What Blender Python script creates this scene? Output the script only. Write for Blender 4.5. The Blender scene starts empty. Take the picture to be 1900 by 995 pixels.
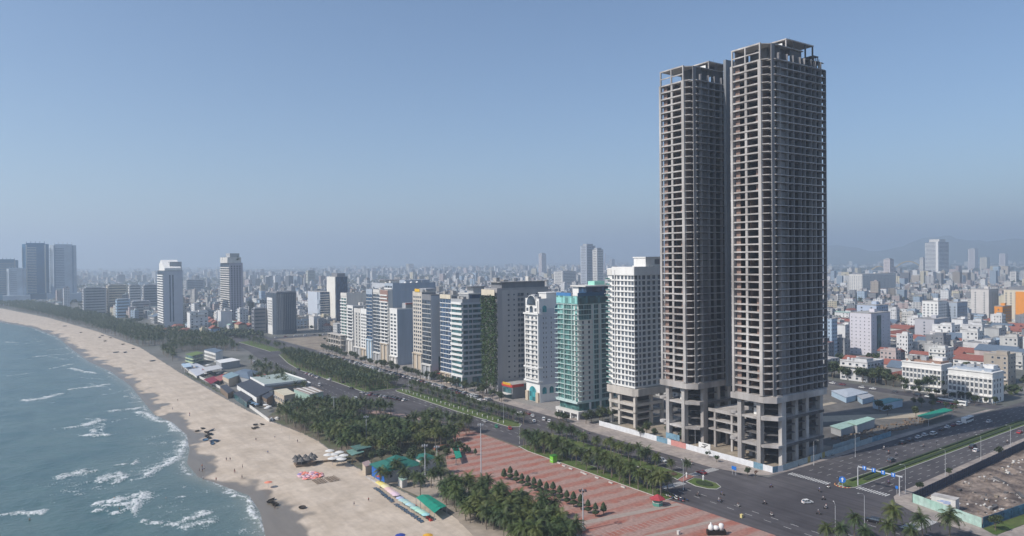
import bpy, math, random
import numpy as np
from mathutils import Vector, Matrix, noise as mnoise
random.seed(7)
RND = random.Random(11)
sc = bpy.context.scene
COL = sc.collection
# ------------------------------------------------------------------ camera
CAM_H = 93.0; F_PX = 1350.0
HEAD = math.radians(34.6); PITCH = math.radians(0.66); ROLL = math.radians(0.6)
Fv = Vector((math.sin(HEAD)*math.cos(PITCH), math.cos(HEAD)*math.cos(PITCH), -math.sin(PITCH)))
R0 = Vector((math.cos(HEAD), -math.sin(HEAD), 0)); U0 = R0.cross(Fv)
Rv = R0*math.cos(ROLL) - U0*math.sin(ROLL); Uv = U0*math.cos(ROLL) + R0*math.sin(ROLL)
cam_d = bpy.data.cameras.new('camera'); cam = bpy.data.objects.new('camera', cam_d); COL.objects.link(cam)
M = Matrix((Rv, Uv, -Fv)).transposed().to_4x4(); M.translation = Vector((0, 0, CAM_H)); cam.matrix_world = M
cam_d.sensor_width = 36; cam_d.lens = 36*F_PX/1900; cam_d.clip_start = 1; cam_d.clip_end = 60000
sc.camera = cam
def G(px, py, z=0.0):
    """where the line of sight measured at a photo pixel meets the level z"""
    d = Fv + Rv*((px-950)/F_PX) + Uv*((497.5-py)/F_PX)
    t = (z-CAM_H)/d.z
    return (d.x*t, d.y*t)
def PJ(x, y, z):
    q = Vector((x, y, z-CAM_H)); w = q.dot(Fv)
    if w <= 1: return (-9999, -9999, w)
    return (950+F_PX*q.dot(Rv)/w, 497.5-F_PX*q.dot(Uv)/w, w)
# ------------------------------------------------------------------ world, sun, exposure
HAZE_D = 0.00023
SUN_EL = math.radians(43); SUN_AZ_SHADOW = math.radians(98)      # shadow direction, clockwise from +Y
w = bpy.data.worlds.new("World"); sc.world = w; w.use_nodes = True
nt = w.node_tree; bg = nt.nodes['Background']
sky = nt.nodes.new('ShaderNodeTexSky'); sky.sky_type = 'NISHITA'; sky.sun_disc = False
sky.sun_elevation = SUN_EL
sdir = Vector((-math.sin(SUN_AZ_SHADOW), -math.cos(SUN_AZ_SHADOW)))   # towards the sun
sky.sun_rotation = math.atan2(sdir.x, sdir.y)
sky.altitude = 0; sky.air_density = 1.0; sky.dust_density = 0.6; sky.ozone_density = 4.5
nt.links.new(sky.outputs[0], bg.inputs[0]); bg.inputs[1].default_value = 0.125
sl = bpy.data.lights.new('sun', 'SUN'); sl.energy = 4.9; sl.angle = math.radians(0.6); sl.color = (1.0, 0.93, 0.85)
so = bpy.data.objects.new('sun', sl); COL.objects.link(so)
tosun = Vector((sdir.x*math.cos(SUN_EL), sdir.y*math.cos(SUN_EL), math.sin(SUN_EL)))
so.rotation_euler = tosun.to_track_quat('Z', 'Y').to_euler(); so.location = (0, 0, 400)
sc.view_settings.view_transform = 'Standard'; sc.view_settings.look = 'None'
sc.view_settings.exposure = 0.0; sc.view_settings.gamma = 1.0
sc.cycles.use_denoising = True
sc.cycles.max_bounces = 5; sc.cycles.diffuse_bounces = 2; sc.cycles.glossy_bounces = 3
sc.cycles.transparent_max_bounces = 8; sc.cycles.volume_bounces = 1
# ------------------------------------------------------------------ materials
MT = {}
def mat(name, col, rough=0.8, var=0.18, scale=0.6, bump=0.0, metal=0.0, spec=0.3, objcol=False, streak=False, col2=None):
    if name in MT: return MT[name]
    m = bpy.data.materials.new(name); m.use_nodes = True; t = m.node_tree; n = t.nodes; b = n['Principled BSDF']
    b.inputs['Roughness'].default_value = rough; b.inputs['Metallic'].default_value = metal
    b.inputs['Specular IOR Level'].default_value = spec
    geo = n.new('ShaderNodeNewGeometry')
    tex = n.new('ShaderNodeTexNoise'); tex.inputs['Scale'].default_value = scale; tex.inputs['Detail'].default_value = 6
    tex.inputs['Roughness'].default_value = 0.62
    if streak:
        mp = n.new('ShaderNodeMapping'); mp.inputs['Scale'].default_value = (1, 1, 0.12)
        t.links.new(geo.outputs['Position'], mp.inputs[0]); t.links.new(mp.outputs[0], tex.inputs['Vector'])
    else:
        t.links.new(geo.outputs['Position'], tex.inputs['Vector'])
    rmp = n.new('ShaderNodeMapRange'); rmp.inputs[1].default_value = 0.3; rmp.inputs[2].default_value = 0.7
    rmp.inputs[3].default_value = 1-var; rmp.inputs[4].default_value = 1+var*0.7
    t.links.new(tex.outputs[0], rmp.inputs[0])
    mul = n.new('ShaderNodeVectorMath'); mul.operation = 'SCALE'
    if objcol:
        oi = n.new('ShaderNodeObjectInfo'); t.links.new(oi.outputs['Color'], mul.inputs[0])
    elif col2:
        mx = n.new('ShaderNodeMix'); mx.data_type = 'RGBA'; mx.inputs[6].default_value = (*col, 1); mx.inputs[7].default_value = (*col2, 1)
        t2 = n.new('ShaderNodeTexNoise'); t2.inputs['Scale'].default_value = scale*0.23; t2.inputs['Detail'].default_value = 5
        t.links.new(geo.outputs['Position'], t2.inputs['Vector'])
        r2 = n.new('ShaderNodeMapRange'); r2.inputs[1].default_value = 0.4; r2.inputs[2].default_value = 0.6
        t.links.new(t2.outputs[0], r2.inputs[0]); t.links.new(r2.outputs[0], mx.inputs[0]); t.links.new(mx.outputs[2], mul.inputs[0])
    else:
        mul.inputs[0].default_value = col
    t.links.new(rmp.outputs[0], mul.inputs['Scale']); t.links.new(mul.outputs[0], b.inputs['Base Color'])
    if bump:
        bp = n.new('ShaderNodeBump'); bp.inputs['Strength'].default_value = bump; bp.inputs['Distance'].default_value = 0.2
        t.links.new(tex.outputs[0], bp.inputs['Height']); t.links.new(bp.outputs[0], b.inputs['Normal'])
    MT[name] = m; return m
def glassmat(name, col, rough=0.12, spec=0.6):
    """window glass: dark, reflective, panes slightly different from one another"""
    if name in MT: return MT[name]
    m = bpy.data.materials.new(name); m.use_nodes = True; t = m.node_tree; n = t.nodes; b = n['Principled BSDF']
    b.inputs['Roughness'].default_value = rough; b.inputs['Specular IOR Level'].default_value = spec
    geo = n.new('ShaderNodeNewGeometry'); wn = n.new('ShaderNodeTexWhiteNoise'); wn.noise_dimensions = '3D'
    sn = n.new('ShaderNodeVectorMath'); sn.operation = 'SNAP'; sn.inputs[1].default_value = (1.55, 1.55, 3.2)
    t.links.new(geo.outputs['Position'], sn.inputs[0]); t.links.new(sn.outputs[0], wn.inputs['Vector'])
    r = n.new('ShaderNodeMapRange'); r.inputs[3].default_value = 0.5; r.inputs[4].default_value = 1.7
    t.links.new(wn.outputs[0], r.inputs[0])
    mul = n.new('ShaderNodeVectorMath'); mul.operation = 'SCALE'; mul.inputs[0].default_value = col
    t.links.new(r.outputs[0], mul.inputs['Scale']); t.links.new(mul.outputs[0], b.inputs['Base Color'])
    MT[name] = m; return m
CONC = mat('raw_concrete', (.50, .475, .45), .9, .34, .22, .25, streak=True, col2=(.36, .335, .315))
CONCD = mat('shade_dark_concrete', (.14, .134, .132), .9, .4, .3, .25, streak=True, col2=(.085, .083, .086))  # darker copy of the raw concrete: shade of the recesses put into its colour
CONCM = mat('shade_mid_concrete', (.27, .262, .26), .9, .35, .25, .25, streak=True, col2=(.20, .195, .20))  # raw concrete toned down, with the fins' shaded side painted into the colour
BRICK = mat('hollow_brick', (.27, .185, .155), .9, .3, .8)
WHITE = mat('white_render', (.74, .73, .70), .7, .10, .25, streak=True)
OFFW = mat('off_white_render', (.62, .60, .56), .75, .14, .25, streak=True)
CREAM = mat('cream_render', (.62, .55, .43), .75, .14, .25, streak=True)
BEIGE = mat('beige_render', (.50, .42, .32), .75, .14, .25, streak=True)
GREY = mat('grey_render', (.36, .37, .38), .8, .14, .2, streak=True)
DGREY = mat('dark_grey_render', (.20, .205, .22), .8, .16, .2, streak=True)
BLUEGREY = mat('blue_grey_render', (.35, .40, .46), .8, .12, .2, streak=True)
PALEBLUE = mat('pale_blue_render', (.40, .52, .62), .8, .12, .2)
ORANGE = mat('orange_render', (.72, .27, .03), .75, .10, .3)
YELLOW = mat('yellow_render', (.66, .55, .24), .75, .12, .3)
FRAME = mat('window_frame', (.55, .56, .56), .5, .05, 1)
GLASS = glassmat('window_glass', (.045, .06, .08))
GLASSB = glassmat('blue_window_glass', (.028, .06, .115))
GLASSG = glassmat('green_window_glass', (.06, .145, .135), .15)
GREENFR = mat('pale_green_frame', (.50, .62, .585), .5, .05, 1)
GLASST = glassmat('teal_dark_glass', (.04, .10, .11), .1)
ROOFG = mat('roof_concrete', (.30, .29, .28), .9, .3, .4, .1, col2=(.38, .37, .35))
METAL = mat('galvanised_metal', (.42, .43, .44), .45, .08, 1, metal=.4)
POLE = mat('lamp_pole_paint', (.50, .51, .52), .5, .05, 1)
DMETAL = mat('dark_metal', (.06, .06, .065), .5, .1, 1)
RED = mat('red_paint', (.50, .05, .04), .6, .12, 1)
BLUE = mat('blue_paint', (.02, .13, .46), .6, .12, 1)
SIGNB = mat('road_sign_blue', (.02, .16, .55), .5, .05, 1)
GREENR = mat('green_sheet_roof', (.022, .135, .105), .6, .15, .8)
GREENB = mat('bright_green_canopy', (.012, .25, .165), .7, .15, .8)
PGREEN = mat('pale_green_sheet', (.34, .48, .42), .7, .15, .4)
TILE = mat('red_tile_roof', (.27, .10, .075), .8, .22, .7)
DROOF = mat('dark_roof', (.05, .058, .075), .7, .2, .5)
SROOF = mat('slate_blue_roof', (.12, .16, .21), .7, .15, .5)
WOOD = mat('weathered_wood', (.19, .14, .10), .85, .25, 1.2)
PAINT = mat('car_paint', (1, 1, 1), .3, .03, 1, spec=.6, objcol=True)
HOUSE = mat('house_render', (1, 1, 1), .8, .16, .3, objcol=True, streak=True)
CLOTH = mat('cloth', (1, 1, 1), .8, .10, 1.5, objcol=True)
TYRE = mat('tyre_rubber', (.02, .02, .02), .8, .1, 1)
SKIN = mat('skin', (.38, .23, .16), .6, .05, 3)
HAIR = mat('black_hair', (.015, .012, .01), .7, .05, 3)
LENS = mat('lamp_lens', (.75, .75, .72), .3, .03, 1)
TAIL = mat('tail_lens', (.4, .02, .02), .3, .03, 1)
TRUNK = mat('palm_trunk', (.20, .165, .13), .9, .3, 3)
FROND = mat('palm_frond', (.040, .066, .024), .55, .45, .35, spec=.25, col2=(.070, .088, .026))
FRONDB = mat('palm_frond_young', (.058, .090, .024), .55, .4, .35, spec=.25, col2=(.095, .11, .03))
LEAF = mat('tree_leaf', (.034, .054, .022), .6, .45, .4, col2=(.058, .076, .026))
LEAFB = mat('creeper_leaf', (.030, .070, .018), .6, .5, .3, col2=(.05, .085, .022))
HEDGE = mat('clipped_hedge', (.035, .055, .022), .75, .5, 2.2, .5)
BARK = mat('tree_bark', (.15, .12, .09), .9, .3, 2)
LAWN = mat('lawn', (.075, .12, .028), .9, .35, .5, .2, col2=(.10, .13, .04))
SOIL = mat('bare_soil', (.30, .25, .19), .95, .3, .25, .3, col2=(.22, .18, .14))
# ------------------------------------------------------------------ helpers
class MB:
    def __init__(s): s.v = []; s.f = []; s.m = []
    def box(s, x0, y0, z0, x1, y1, z1, mi=0):
        b = len(s.v)
        s.v += [(x0,y0,z0),(x1,y0,z0),(x1,y1,z0),(x0,y1,z0),(x0,y0,z1),(x1,y0,z1),(x1,y1,z1),(x0,y1,z1)]
        for q in ((0,3,2,1),(4,5,6,7),(0,1,5,4),(1,2,6,5),(2,3,7,6),(3,0,4,7)): s.f.append(tuple(b+i for i in q)); s.m.append(mi)
        return s
    def prism(s, poly, z0, z1, mi=0, mtop=None):
        a = sum(poly[i][0]*poly[(i+1)%len(poly)][1]-poly[(i+1)%len(poly)][0]*poly[i][1] for i in range(len(poly)))
        if a < 0: poly = poly[::-1]
        b = len(s.v); n = len(poly)
        s.v += [(p[0],p[1],z0) for p in poly]+[(p[0],p[1],z1) for p in poly]
        s.f.append(tuple(b+n-1-i for i in range(n))); s.m.append(mi)
        s.f.append(tuple(b+n+i for i in range(n))); s.m.append(mi if mtop is None else mtop)
        for i in range(n): j = (i+1)%n; s.f.append((b+i,b+j,b+n+j,b+n+i)); s.m.append(mi)
        return s
    def tube(s, pts, rads, n=6, mi=0, cap=True):
        b = len(s.v); k = len(pts)
        for i, p in enumerate(pts):
            p = Vector(p)
            d = (Vector(pts[min(i+1,k-1)])-Vector(pts[max(i-1,0)]))
            if d.length < 1e-6: d = Vector((0,0,1))
            d.normalize(); a = d.cross(Vector((0,0,1)) if abs(d.z) < .9 else Vector((1,0,0))).normalized(); c = d.cross(a)
            for j in range(n):
                t = 2*math.pi*j/n; q = p+(a*math.cos(t)+c*math.sin(t))*rads[i]; s.v.append(tuple(q))
        for i in range(k-1):
            for j in range(n):
                j2 = (j+1)%n; s.f.append((b+i*n+j, b+(i+1)*n+j, b+(i+1)*n+j2, b+i*n+j2)); s.m.append(mi)
        if cap:
            s.f.append(tuple(b+j for j in range(n))); s.m.append(mi)
            s.f.append(tuple(b+(k-1)*n+n-1-j for j in range(n))); s.m.append(mi)
        return s
    def lathe(s, prof, n=10, mi=0, c=(0,0,0), sx=1, sy=1):
        b = len(s.v); k = len(prof)
        for r, z in prof:
            for j in range(n):
                t = 2*math.pi*j/n; s.v.append((c[0]+r*sx*math.cos(t), c[1]+r*sy*math.sin(t), c[2]+z))
        for i in range(k-1):
            for j in range(n):
                j2 = (j+1)%n; s.f.append((b+i*n+j, b+i*n+j2, b+(i+1)*n+j2, b+(i+1)*n+j)); s.m.append(mi)
        s.f.append(tuple(b+n-1-j for j in range(n))); s.m.append(mi)
        s.f.append(tuple(b+(k-1)*n+j for j in range(n))); s.m.append(mi)
        return s
    def quad(s, a, b_, c, d, mi=0):
        b = len(s.v); s.v += [a,b_,c,d]; s.f.append((b,b+1,b+2,b+3)); s.m.append(mi); return s
    def tri(s, a, b_, c, mi=0):
        b = len(s.v); s.v += [a,b_,c]; s.f.append((b,b+1,b+2)); s.m.append(mi); return s
    def gable(s, x0, y0, x1, y1, z, h, axis='x', mi=0, over=.4, t=.15):
        """pitched roof as a closed solid"""
        if axis == 'x':
            ym = (y0+y1)/2; pr = [(y0-over, z), (y1+over, z), (y1+over, z+t), (ym, z+h), (y0-over, z+t)]
            b = len(s.v); s.v += [(x0-over,p[0],p[1]) for p in pr]+[(x1+over,p[0],p[1]) for p in pr]
        else:
            xm = (x0+x1)/2; pr = [(x1+over, z), (x0-over, z), (x0-over, z+t), (xm, z+h), (x1+over, z+t)]
            b = len(s.v); s.v += [(p[0],y0-over,p[1]) for p in pr]+[(p[0],y1+over,p[1]) for p in pr]
        s.f.append(tuple(b+4-i for i in range(5))); s.m.append(mi); s.f.append(tuple(b+5+i for i in range(5))); s.m.append(mi)
        for i in range(5): j = (i+1)%5; s.f.append((b+i,b+j,b+5+j,b+5+i)); s.m.append(mi)
        return s
    def hip(s, x0, y0, x1, y1, z, h, mi=0, over=.5, ridge=.35):
        x0-=over;y0-=over;x1+=over;y1+=over; L=min(x1-x0,y1-y0)/2*(1-ridge)
        cx0,cy0,cx1,cy1 = x0+L,y0+L,x1-L,y1-L
        b=len(s.v); s.v += [(x0,y0,z),(x1,y0,z),(x1,y1,z),(x0,y1,z),(cx0,cy0,z+h),(cx1,cy0,z+h),(cx1,cy1,z+h),(cx0,cy1,z+h)]
        for q in ((0,3,2,1),(4,5,6,7),(0,1,5,4),(1,2,6,5),(2,3,7,6),(3,0,4,7)): s.f.append(tuple(b+i for i in q)); s.m.append(mi)
        return s
    def mesh(s, name, mats, smooth=False):
        me = bpy.data.meshes.new(name); me.from_pydata(s.v, [], s.f)
        for m in (mats if isinstance(mats, (list, tuple)) else [mats]): me.materials.append(m)
        if len(me.materials) > 1: me.polygons.foreach_set('material_index', s.m)
        if smooth: me.polygons.foreach_set('use_smooth', [True]*len(me.polygons))
        me.update(); return me
    def build(s, name, mats, parent=None, loc=(0,0,0), rz=0, smooth=False):
        return ob(name, s.mesh(name, mats, smooth), parent, loc, rz)
def ob(name, me, parent=None, loc=(0,0,0), rz=0, color=None, scale=None):
    o = bpy.data.objects.new(name, me); COL.objects.link(o); o.location = loc
    if rz: o.rotation_euler = (0, 0, rz)
    if scale: o.scale = scale if isinstance(scale, tuple) else (scale,)*3
    if color: o.color = (*color, 1)
    if parent: o.parent = parent
    return o
def tag(o, label, cat, group=None):
    o['label'] = label; o['category'] = cat
    if group: o['group'] = group
    return o
def thing(name, label, cat, loc=(0,0,0), rz=0, group=None, scale=None, color=None):
    o = bpy.data.objects.new(name, None); COL.objects.link(o); o.location = loc; o.rotation_euler = (0, 0, rz)
    o.empty_display_size = .5
    if scale: o.scale = (scale,)*3
    if color: o.color = (*color, 1)
    return tag(o, label, cat, group)
def struct(o): o['kind'] = 'structure'; return o
def stuff(o): o['kind'] = 'stuff'; return o
BC = {}
def bx(name, x0, y0, z0, x1, y1, z1, m, parent=None, color=None):
    """one box-shaped part; parts of equal size share their mesh"""
    k = (name, round(x1-x0, 3), round(y1-y0, 3), round(z1-z0, 3), m.name)
    if k not in BC:
        a, b, c = (x1-x0)/2, (y1-y0)/2, (z1-z0)/2
        BC[k] = MB().box(-a, -b, -c, a, b, c).mesh(name, m)
    return ob(name, BC[k], parent, ((x0+x1)/2, (y0+y1)/2, (z0+z1)/2), color=color)
ORD = ['nearest','second nearest','third nearest','fourth nearest','fifth nearest','sixth nearest','seventh nearest','eighth nearest','ninth nearest','tenth nearest']
ORDS = ['first','second','third','fourth','fifth','sixth','seventh','eighth','ninth','tenth','eleventh','twelfth','thirteenth','fourteenth','fifteenth','sixteenth','seventeenth','eighteenth','nineteenth','twentieth']
def ordn(i):
    if i < 20: return ORDS[i]
    tens = ['twenty','thirty','forty','fifty','sixty','seventy','eighty','ninety'][(i+1)//10-2]; r = (i+1) % 10
    return tens+'-'+ORDS[r-1] if r else {'twenty':'twentieth','thirty':'thirtieth','forty':'fortieth','fifty':'fiftieth'}[tens]
def lerp(a, b, t): return a+(b-a)*t
def interp(pts, y):
    """x on a polyline given as (x, y), sorted by y"""
    if y <= pts[0][1]: return pts[0][0]
    for (xa, ya), (xb, yb) in zip(pts, pts[1:]):
        if y <= yb: return xa+(xb-xa)*(y-ya)/(yb-ya)
    return pts[-1][0]
# ------------------------------------------------------------------ sea, beach, ground
SHORE_PX = [(0,598),(60,608),(105,625),(135,650),(165,672),(205,690),(240,715),(262,742),(285,770),(320,785),(345,808),(350,835),(345,860),(365,885),(420,905),(460,920),(480,950),(490,995)]
SHORE = sorted([G(a, b, -1.0) for a, b in SHORE_PX], key=lambda p: p[1])
SHORE = [(60, 100), (66, 215)] + SHORE + [(-60, 1700), (-200, 2100)]
TOPB = [(132,100),(128,208),(131,232),(129,262),(127,300),(127,320),(130,371),(128,400),(124,428),(121,470),(119,546),(117,675),(117,897),(97,1152),(54,1502),(-19,1916),(-120,2100)]
def fbm(x, y, s, o=4): return mnoise.fractal(Vector((x*s, y*s, 3.7)), 1.0, 2.0, o, noise_basis='PERLIN_ORIGINAL')
def grid_obj(name, xs, ys, zf, attr, m):
    nx, ny = len(xs[0]), len(ys)
    v = []; av = []
    for j, y in enumerate(ys):
        for x in xs[j]:
            z, a = zf(x, y); v.append((x, y, z)); av.append(a)
    f = [(j*nx+i, j*nx+i+1, (j+1)*nx+i+1, (j+1)*nx+i) for j in range(ny-1) for i in range(nx-1)]
    me = bpy.data.meshes.new(name); me.from_pydata(v, [], f); me.materials.append(m)
    at = me.attributes.new(attr, 'FLOAT', 'POINT'); at.data.foreach_set('value', av)
    me.polygons.foreach_set('use_smooth', [True]*len(f)); me.update()
    return ob(name, me)
# foam strokes measured on the photograph: x0, y0, x1, y1, half thickness in metres, strength
FOAM_PX = [(62,742,113,733,3.4,1.0),(62,742,95,748,2,.4),(122,796,180,779,2.4,1),(118,795,178,792,3,.55),(160,778,172,779,1,.8),(162,806,203,808,2.4,.95),(175,797,205,809,1.8,.8),
 (195,800,180,786,1.4,.7),(203,781,228,776,.9,.7),(217,763,262,757,1.8,.95),(131,722,197,714,1.6,1),(146,738,158,736,.5,.4),(190,733,240,722,1.4,.5),(215,727,250,722,1.2,.6),
 (128,684,175,693,2.0,.95),(95,684,128,676,2,.7),(62,662,128,656,1.7,.8),(90,662,130,668,1.2,.6),(22,697,60,692,.9,.7),(52,635,90,632,1,.6),(15,635,30,636,1.8,1),(30,640,50,637,1,.6),(60,628,70,631,.8,.5),
 (240,735,258,742,1,.7),(245,730,260,735,1,.6),(158,655,175,672,1.2,.6),(128,643,140,655,1.2,.6),(200,700,215,706,.8,.5),
 (262,765,290,778,2.4,.95),(285,776,318,786,2.0,.9),(318,786,343,803,2.0,.95),(343,803,347,822,2.2,1),(347,822,335,838,2.2,1),(335,838,300,862,2.6,1),(300,862,272,885,2.6,.95),(272,885,240,892,2.2,.8),
 (290,826,343,815,3,.5),(300,845,335,828,3.5,.5),(262,878,310,850,3.5,.55),
 (112,888,172,877,2.0,.9),(120,882,165,878,1.6,.9),(172,890,228,880,2.4,.9),(200,892,222,885,2,.9),(213,868,226,866,1.6,.9),(242,864,248,858,1.4,1),(85,900,160,896,4,.42),(120,912,200,900,4,.38),
 (188,926,205,930,1.8,1),(203,938,210,936,1.2,1),(208,922,262,914,2.2,1),(215,930,265,925,2.5,.9),(230,940,262,932,2.4,.95),(262,914,266,940,1.4,1),(266,940,276,948,.9,.8),(282,960,303,964,1.4,1),
 (36,952,73,947,2.0,1),(52,950,74,952,1.7,.95),(325,928,345,924,1,.8),(305,938,345,934,1.6,.5),(322,968,360,946,2.0,.95),(330,965,375,947,1.8,.95),(335,972,398,967,2.4,.95),(350,966,390,960,2,.7),(300,905,340,903,1,.5),
 (372,885,420,903,1.8,.75),(395,893,440,915,1.8,.8),(440,915,462,925,1.6,.9),(462,925,470,945,1.5,.9),(470,945,480,968,1.5,.9),(480,968,490,996,1.5,.9),(455,955,470,965,2,.5),(445,985,480,985,2.5,.45),(390,912,350,905,1.5,.5),
 (435,938,465,940,1,.45),(340,876,365,882,1,.5),
 (60,640,100,637,1.2,.6),(85,650,125,646,1.4,.7),(110,668,150,662,1.4,.6),(150,700,190,704,1.4,.6),(170,712,205,722,1.3,.6),(230,748,262,744,1.2,.6),(20,615,60,613,1.2,.5),(70,622,95,626,1.0,.5),(40,668,80,666,1.2,.5),(265,800,300,797,1.2,.4),(285,812,318,806,1.3,.5),(250,850,290,842,2.2,.4),(310,950,345,942,1.6,.5),(400,940,430,936,1.2,.4)]
FOAM = []
for x0, y0, x1, y1, th, st in FOAM_PX:
    a = G(x0, y0, -.9); b = G(x1, y1, -.9); FOAM.append((a[0], a[1], b[0], b[1], th, st))
FO = np.array(FOAM)
def sea_zf_arrays(X, Y):
    foam = np.zeros_like(X); lift = np.zeros_like(X)
    for ax, ay, bx_, by, th, st in FO:
        rr = th*4+6
        msk = (X > min(ax,bx_)-rr) & (X < max(ax,bx_)+rr) & (Y > min(ay,by)-rr*2) & (Y < max(ay,by)+rr*2)
        if not msk.any(): continue
        x = X[msk]+NB[msk]*5; y = Y[msk]+NB2[msk]*7; dx, dy = bx_-ax, by-ay; L2 = dx*dx+dy*dy+1e-6
        t = np.clip(((x-ax)*dx+(y-ay)*dy)/L2, 0, 1)
        d = np.hypot((x-ax-t*dx), (y-ay-t*dy)*.8)
        tt = th*(1+(ay/900.))      # far strokes read wider
        core = np.clip(1-d/(tt*1.15), 0, 1)**.6*st*.62 + .38*st*np.clip(1-d/(tt*2.8), 0, 1)
        foam[msk] = np.maximum(foam[msk], core)
        lift[msk] = np.maximum(lift[msk], (st > .85)*np.clip(1-d/(tt*1.3), 0, 1)**2*.55)
    return foam, lift
ysea = [205.0]
while ysea[-1] < 1690: ysea.append(ysea[-1]+max(.55, (ysea[-1])*.0016))
xl, nxs = -75.0, 250
XS = []; 
for y in ysea:
    xr = interp(SHORE, y)+4; XS.append([xl+(xr-xl)*(1-(1-i/(nxs-1))**1.15) for i in range(nxs)])
XA = np.array(XS); YA = np.array(ysea)[:, None]*np.ones_like(XA)
shore_x = np.array([interp(SHORE, y) for y in ysea])[:, None]
DS = shore_x-XA           # metres inside the water
nA = np.array([[fbm(x, y, .35, 3) for x in row] for y, row in zip(ysea, XS)])
nB = np.array([[fbm(x, y, .045, 3) for x in row] for y, row in zip(ysea, XS)])
NB = nB+.25*nA; NB2 = np.roll(nB, 40, axis=0)+.3*np.roll(nA, 17, axis=1)
foam, lift = sea_zf_arrays(XA, YA)
wash = np.clip(1-np.abs(DS-1.2-nB*3)/(2.3+1.5*nB), 0, 1)*.75*np.clip(.75+1.2*nB, 0, 1)
foam = np.clip(np.maximum(foam, wash)+np.where(np.maximum(foam, wash) > .05, nA*.35, 0), 0, 1.2)
swell = .16*np.sin(XA*.22+YA*.05+nB*4)+.10*nA+.07*np.sin(YA*.31+XA*.1)
ZA = -1.0+swell*np.clip(DS/25, .05, 1)+lift
ZA = np.where(DS < 0, np.minimum(ZA, -1.0+.0*DS), ZA)
def water_mat():
    m = bpy.data.materials.new('sea_water'); m.use_nodes = True; t = m.node_tree; n = t.nodes; b = n['Principled BSDF']
    b.inputs['Roughness'].default_value = .22; b.inputs['Specular IOR Level'].default_value = .5
    geo = n.new('ShaderNodeNewGeometry'); at = n.new('ShaderNodeAttribute'); at.attribute_name = 'foam'
    sh = n.new('ShaderNodeAttribute'); sh.attribute_name = 'shallow'
    nz = n.new('ShaderNodeTexNoise'); nz.inputs['Scale'].default_value = 1.3; nz.inputs['Detail'].default_value = 8; nz.inputs['Roughness'].default_value = .72
    mp = n.new('ShaderNodeMapping'); mp.inputs['Scale'].default_value = (1, .45, 1); t.links.new(geo.outputs['Position'], mp.inputs[0]); t.links.new(mp.outputs[0], nz.inputs['Vector'])
    add = n.new('ShaderNodeMath'); add.operation = 'ADD'; t.links.new(at.outputs['Fac'], add.inputs[0])
    sub = n.new('ShaderNodeMath'); sub.operation = 'MULTIPLY_ADD'; sub.inputs[1].default_value = 2.6; sub.inputs[2].default_value = -1.36
    t.links.new(nz.outputs[0], sub.inputs[0]); t.links.new(sub.outputs[0], add.inputs[1])
    r = n.new('ShaderNodeMapRange'); r.inputs[1].default_value = .40; r.inputs[2].default_value = 1.05; r.interpolation_type = 'SMOOTHSTEP'
    t.links.new(add.outputs[0], r.inputs[0])
    big = n.new('ShaderNodeTexNoise'); big.inputs['Scale'].default_value = .03; big.inputs['Detail'].default_value = 5; t.links.new(geo.outputs['Position'], big.inputs['Vector'])
    c1 = n.new('ShaderNodeMix'); c1.data_type = 'RGBA'; c1.inputs[6].default_value = (.050, .108, .108, 1); c1.inputs[7].default_value = (.088, .148, .138, 1)
    rb = n.new('ShaderNodeMapRange'); rb.inputs[1].default_value = .35; rb.inputs[2].default_value = .65; t.links.new(big.outputs[0], rb.inputs[0]); t.links.new(rb.outputs[0], c1.inputs[0])
    c2 = n.new('ShaderNodeMix'); c2.data_type = 'RGBA'; c2.inputs[7].default_value = (.20, .22, .185, 1)
    t.links.new(sh.outputs['Fac'], c2.inputs[0]); t.links.new(c1.outputs[2], c2.inputs[6])
    c3 = n.new('ShaderNodeMix'); c3.data_type = 'RGBA'; c3.inputs[7].default_value = (.62, .64, .64, 1)
    t.links.new(r.outputs[0], c3.inputs[0]); t.links.new(c2.outputs[2], c3.inputs[6]); t.links.new(c3.outputs[2], b.inputs['Base Color'])
    mr = n.new('ShaderNodeMapRange'); mr.inputs[3].default_value = .2; mr.inputs[4].default_value = .9; t.links.new(r.outputs[0], mr.inputs[0]); t.links.new(mr.outputs[0], b.inputs['Roughness'])
    rip = n.new('ShaderNodeTexNoise'); rip.inputs['Scale'].default_value = .55; rip.inputs['Detail'].default_value = 7; rip.inputs['Roughness'].default_value = .65
    t.links.new(geo.outputs['Position'], rip.inputs['Vector'])
    bp = n.new('ShaderNodeBump'); bp.inputs['Strength'].default_value = .55; bp.inputs['Distance'].default_value = .6
    t.links.new(rip.outputs[0], bp.inputs['Height']); t.links.new(bp.outputs[0], b.inputs['Normal'])
    return m
WATER = water_mat()
ny, nx = XA.shape
me = bpy.data.meshes.new('sea'); vv = np.stack([XA, YA, ZA], -1).reshape(-1, 3)
ff = [(j*nx+i, j*nx+i+1, (j+1)*nx+i+1, (j+1)*nx+i) for j in range(ny-1) for i in range(nx-1)]
me.from_pydata(vv.tolist(), [], ff); me.materials.append(WATER)
a_ = me.attributes.new('foam', 'FLOAT', 'POINT'); a_.data.foreach_set('value', foam.reshape(-1))
a_ = me.attributes.new('shallow', 'FLOAT', 'POINT'); a_.data.foreach_set('value', (np.clip(1-DS/9, 0, 1)**1.6*.75+np.clip(1-DS/45, 0, 1)*.22).reshape(-1))
me.polygons.foreach_set('use_smooth', [True]*len(ff)); me.update(); struct(ob('sea', me))
struct(MB().prism([(-9000,-3000),(-75.0,-3000),(-75.0,1690),(-260,2300),(-3500,9000),(-9000,9000)], -4, -1.02).build('sea', WATER))
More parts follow.
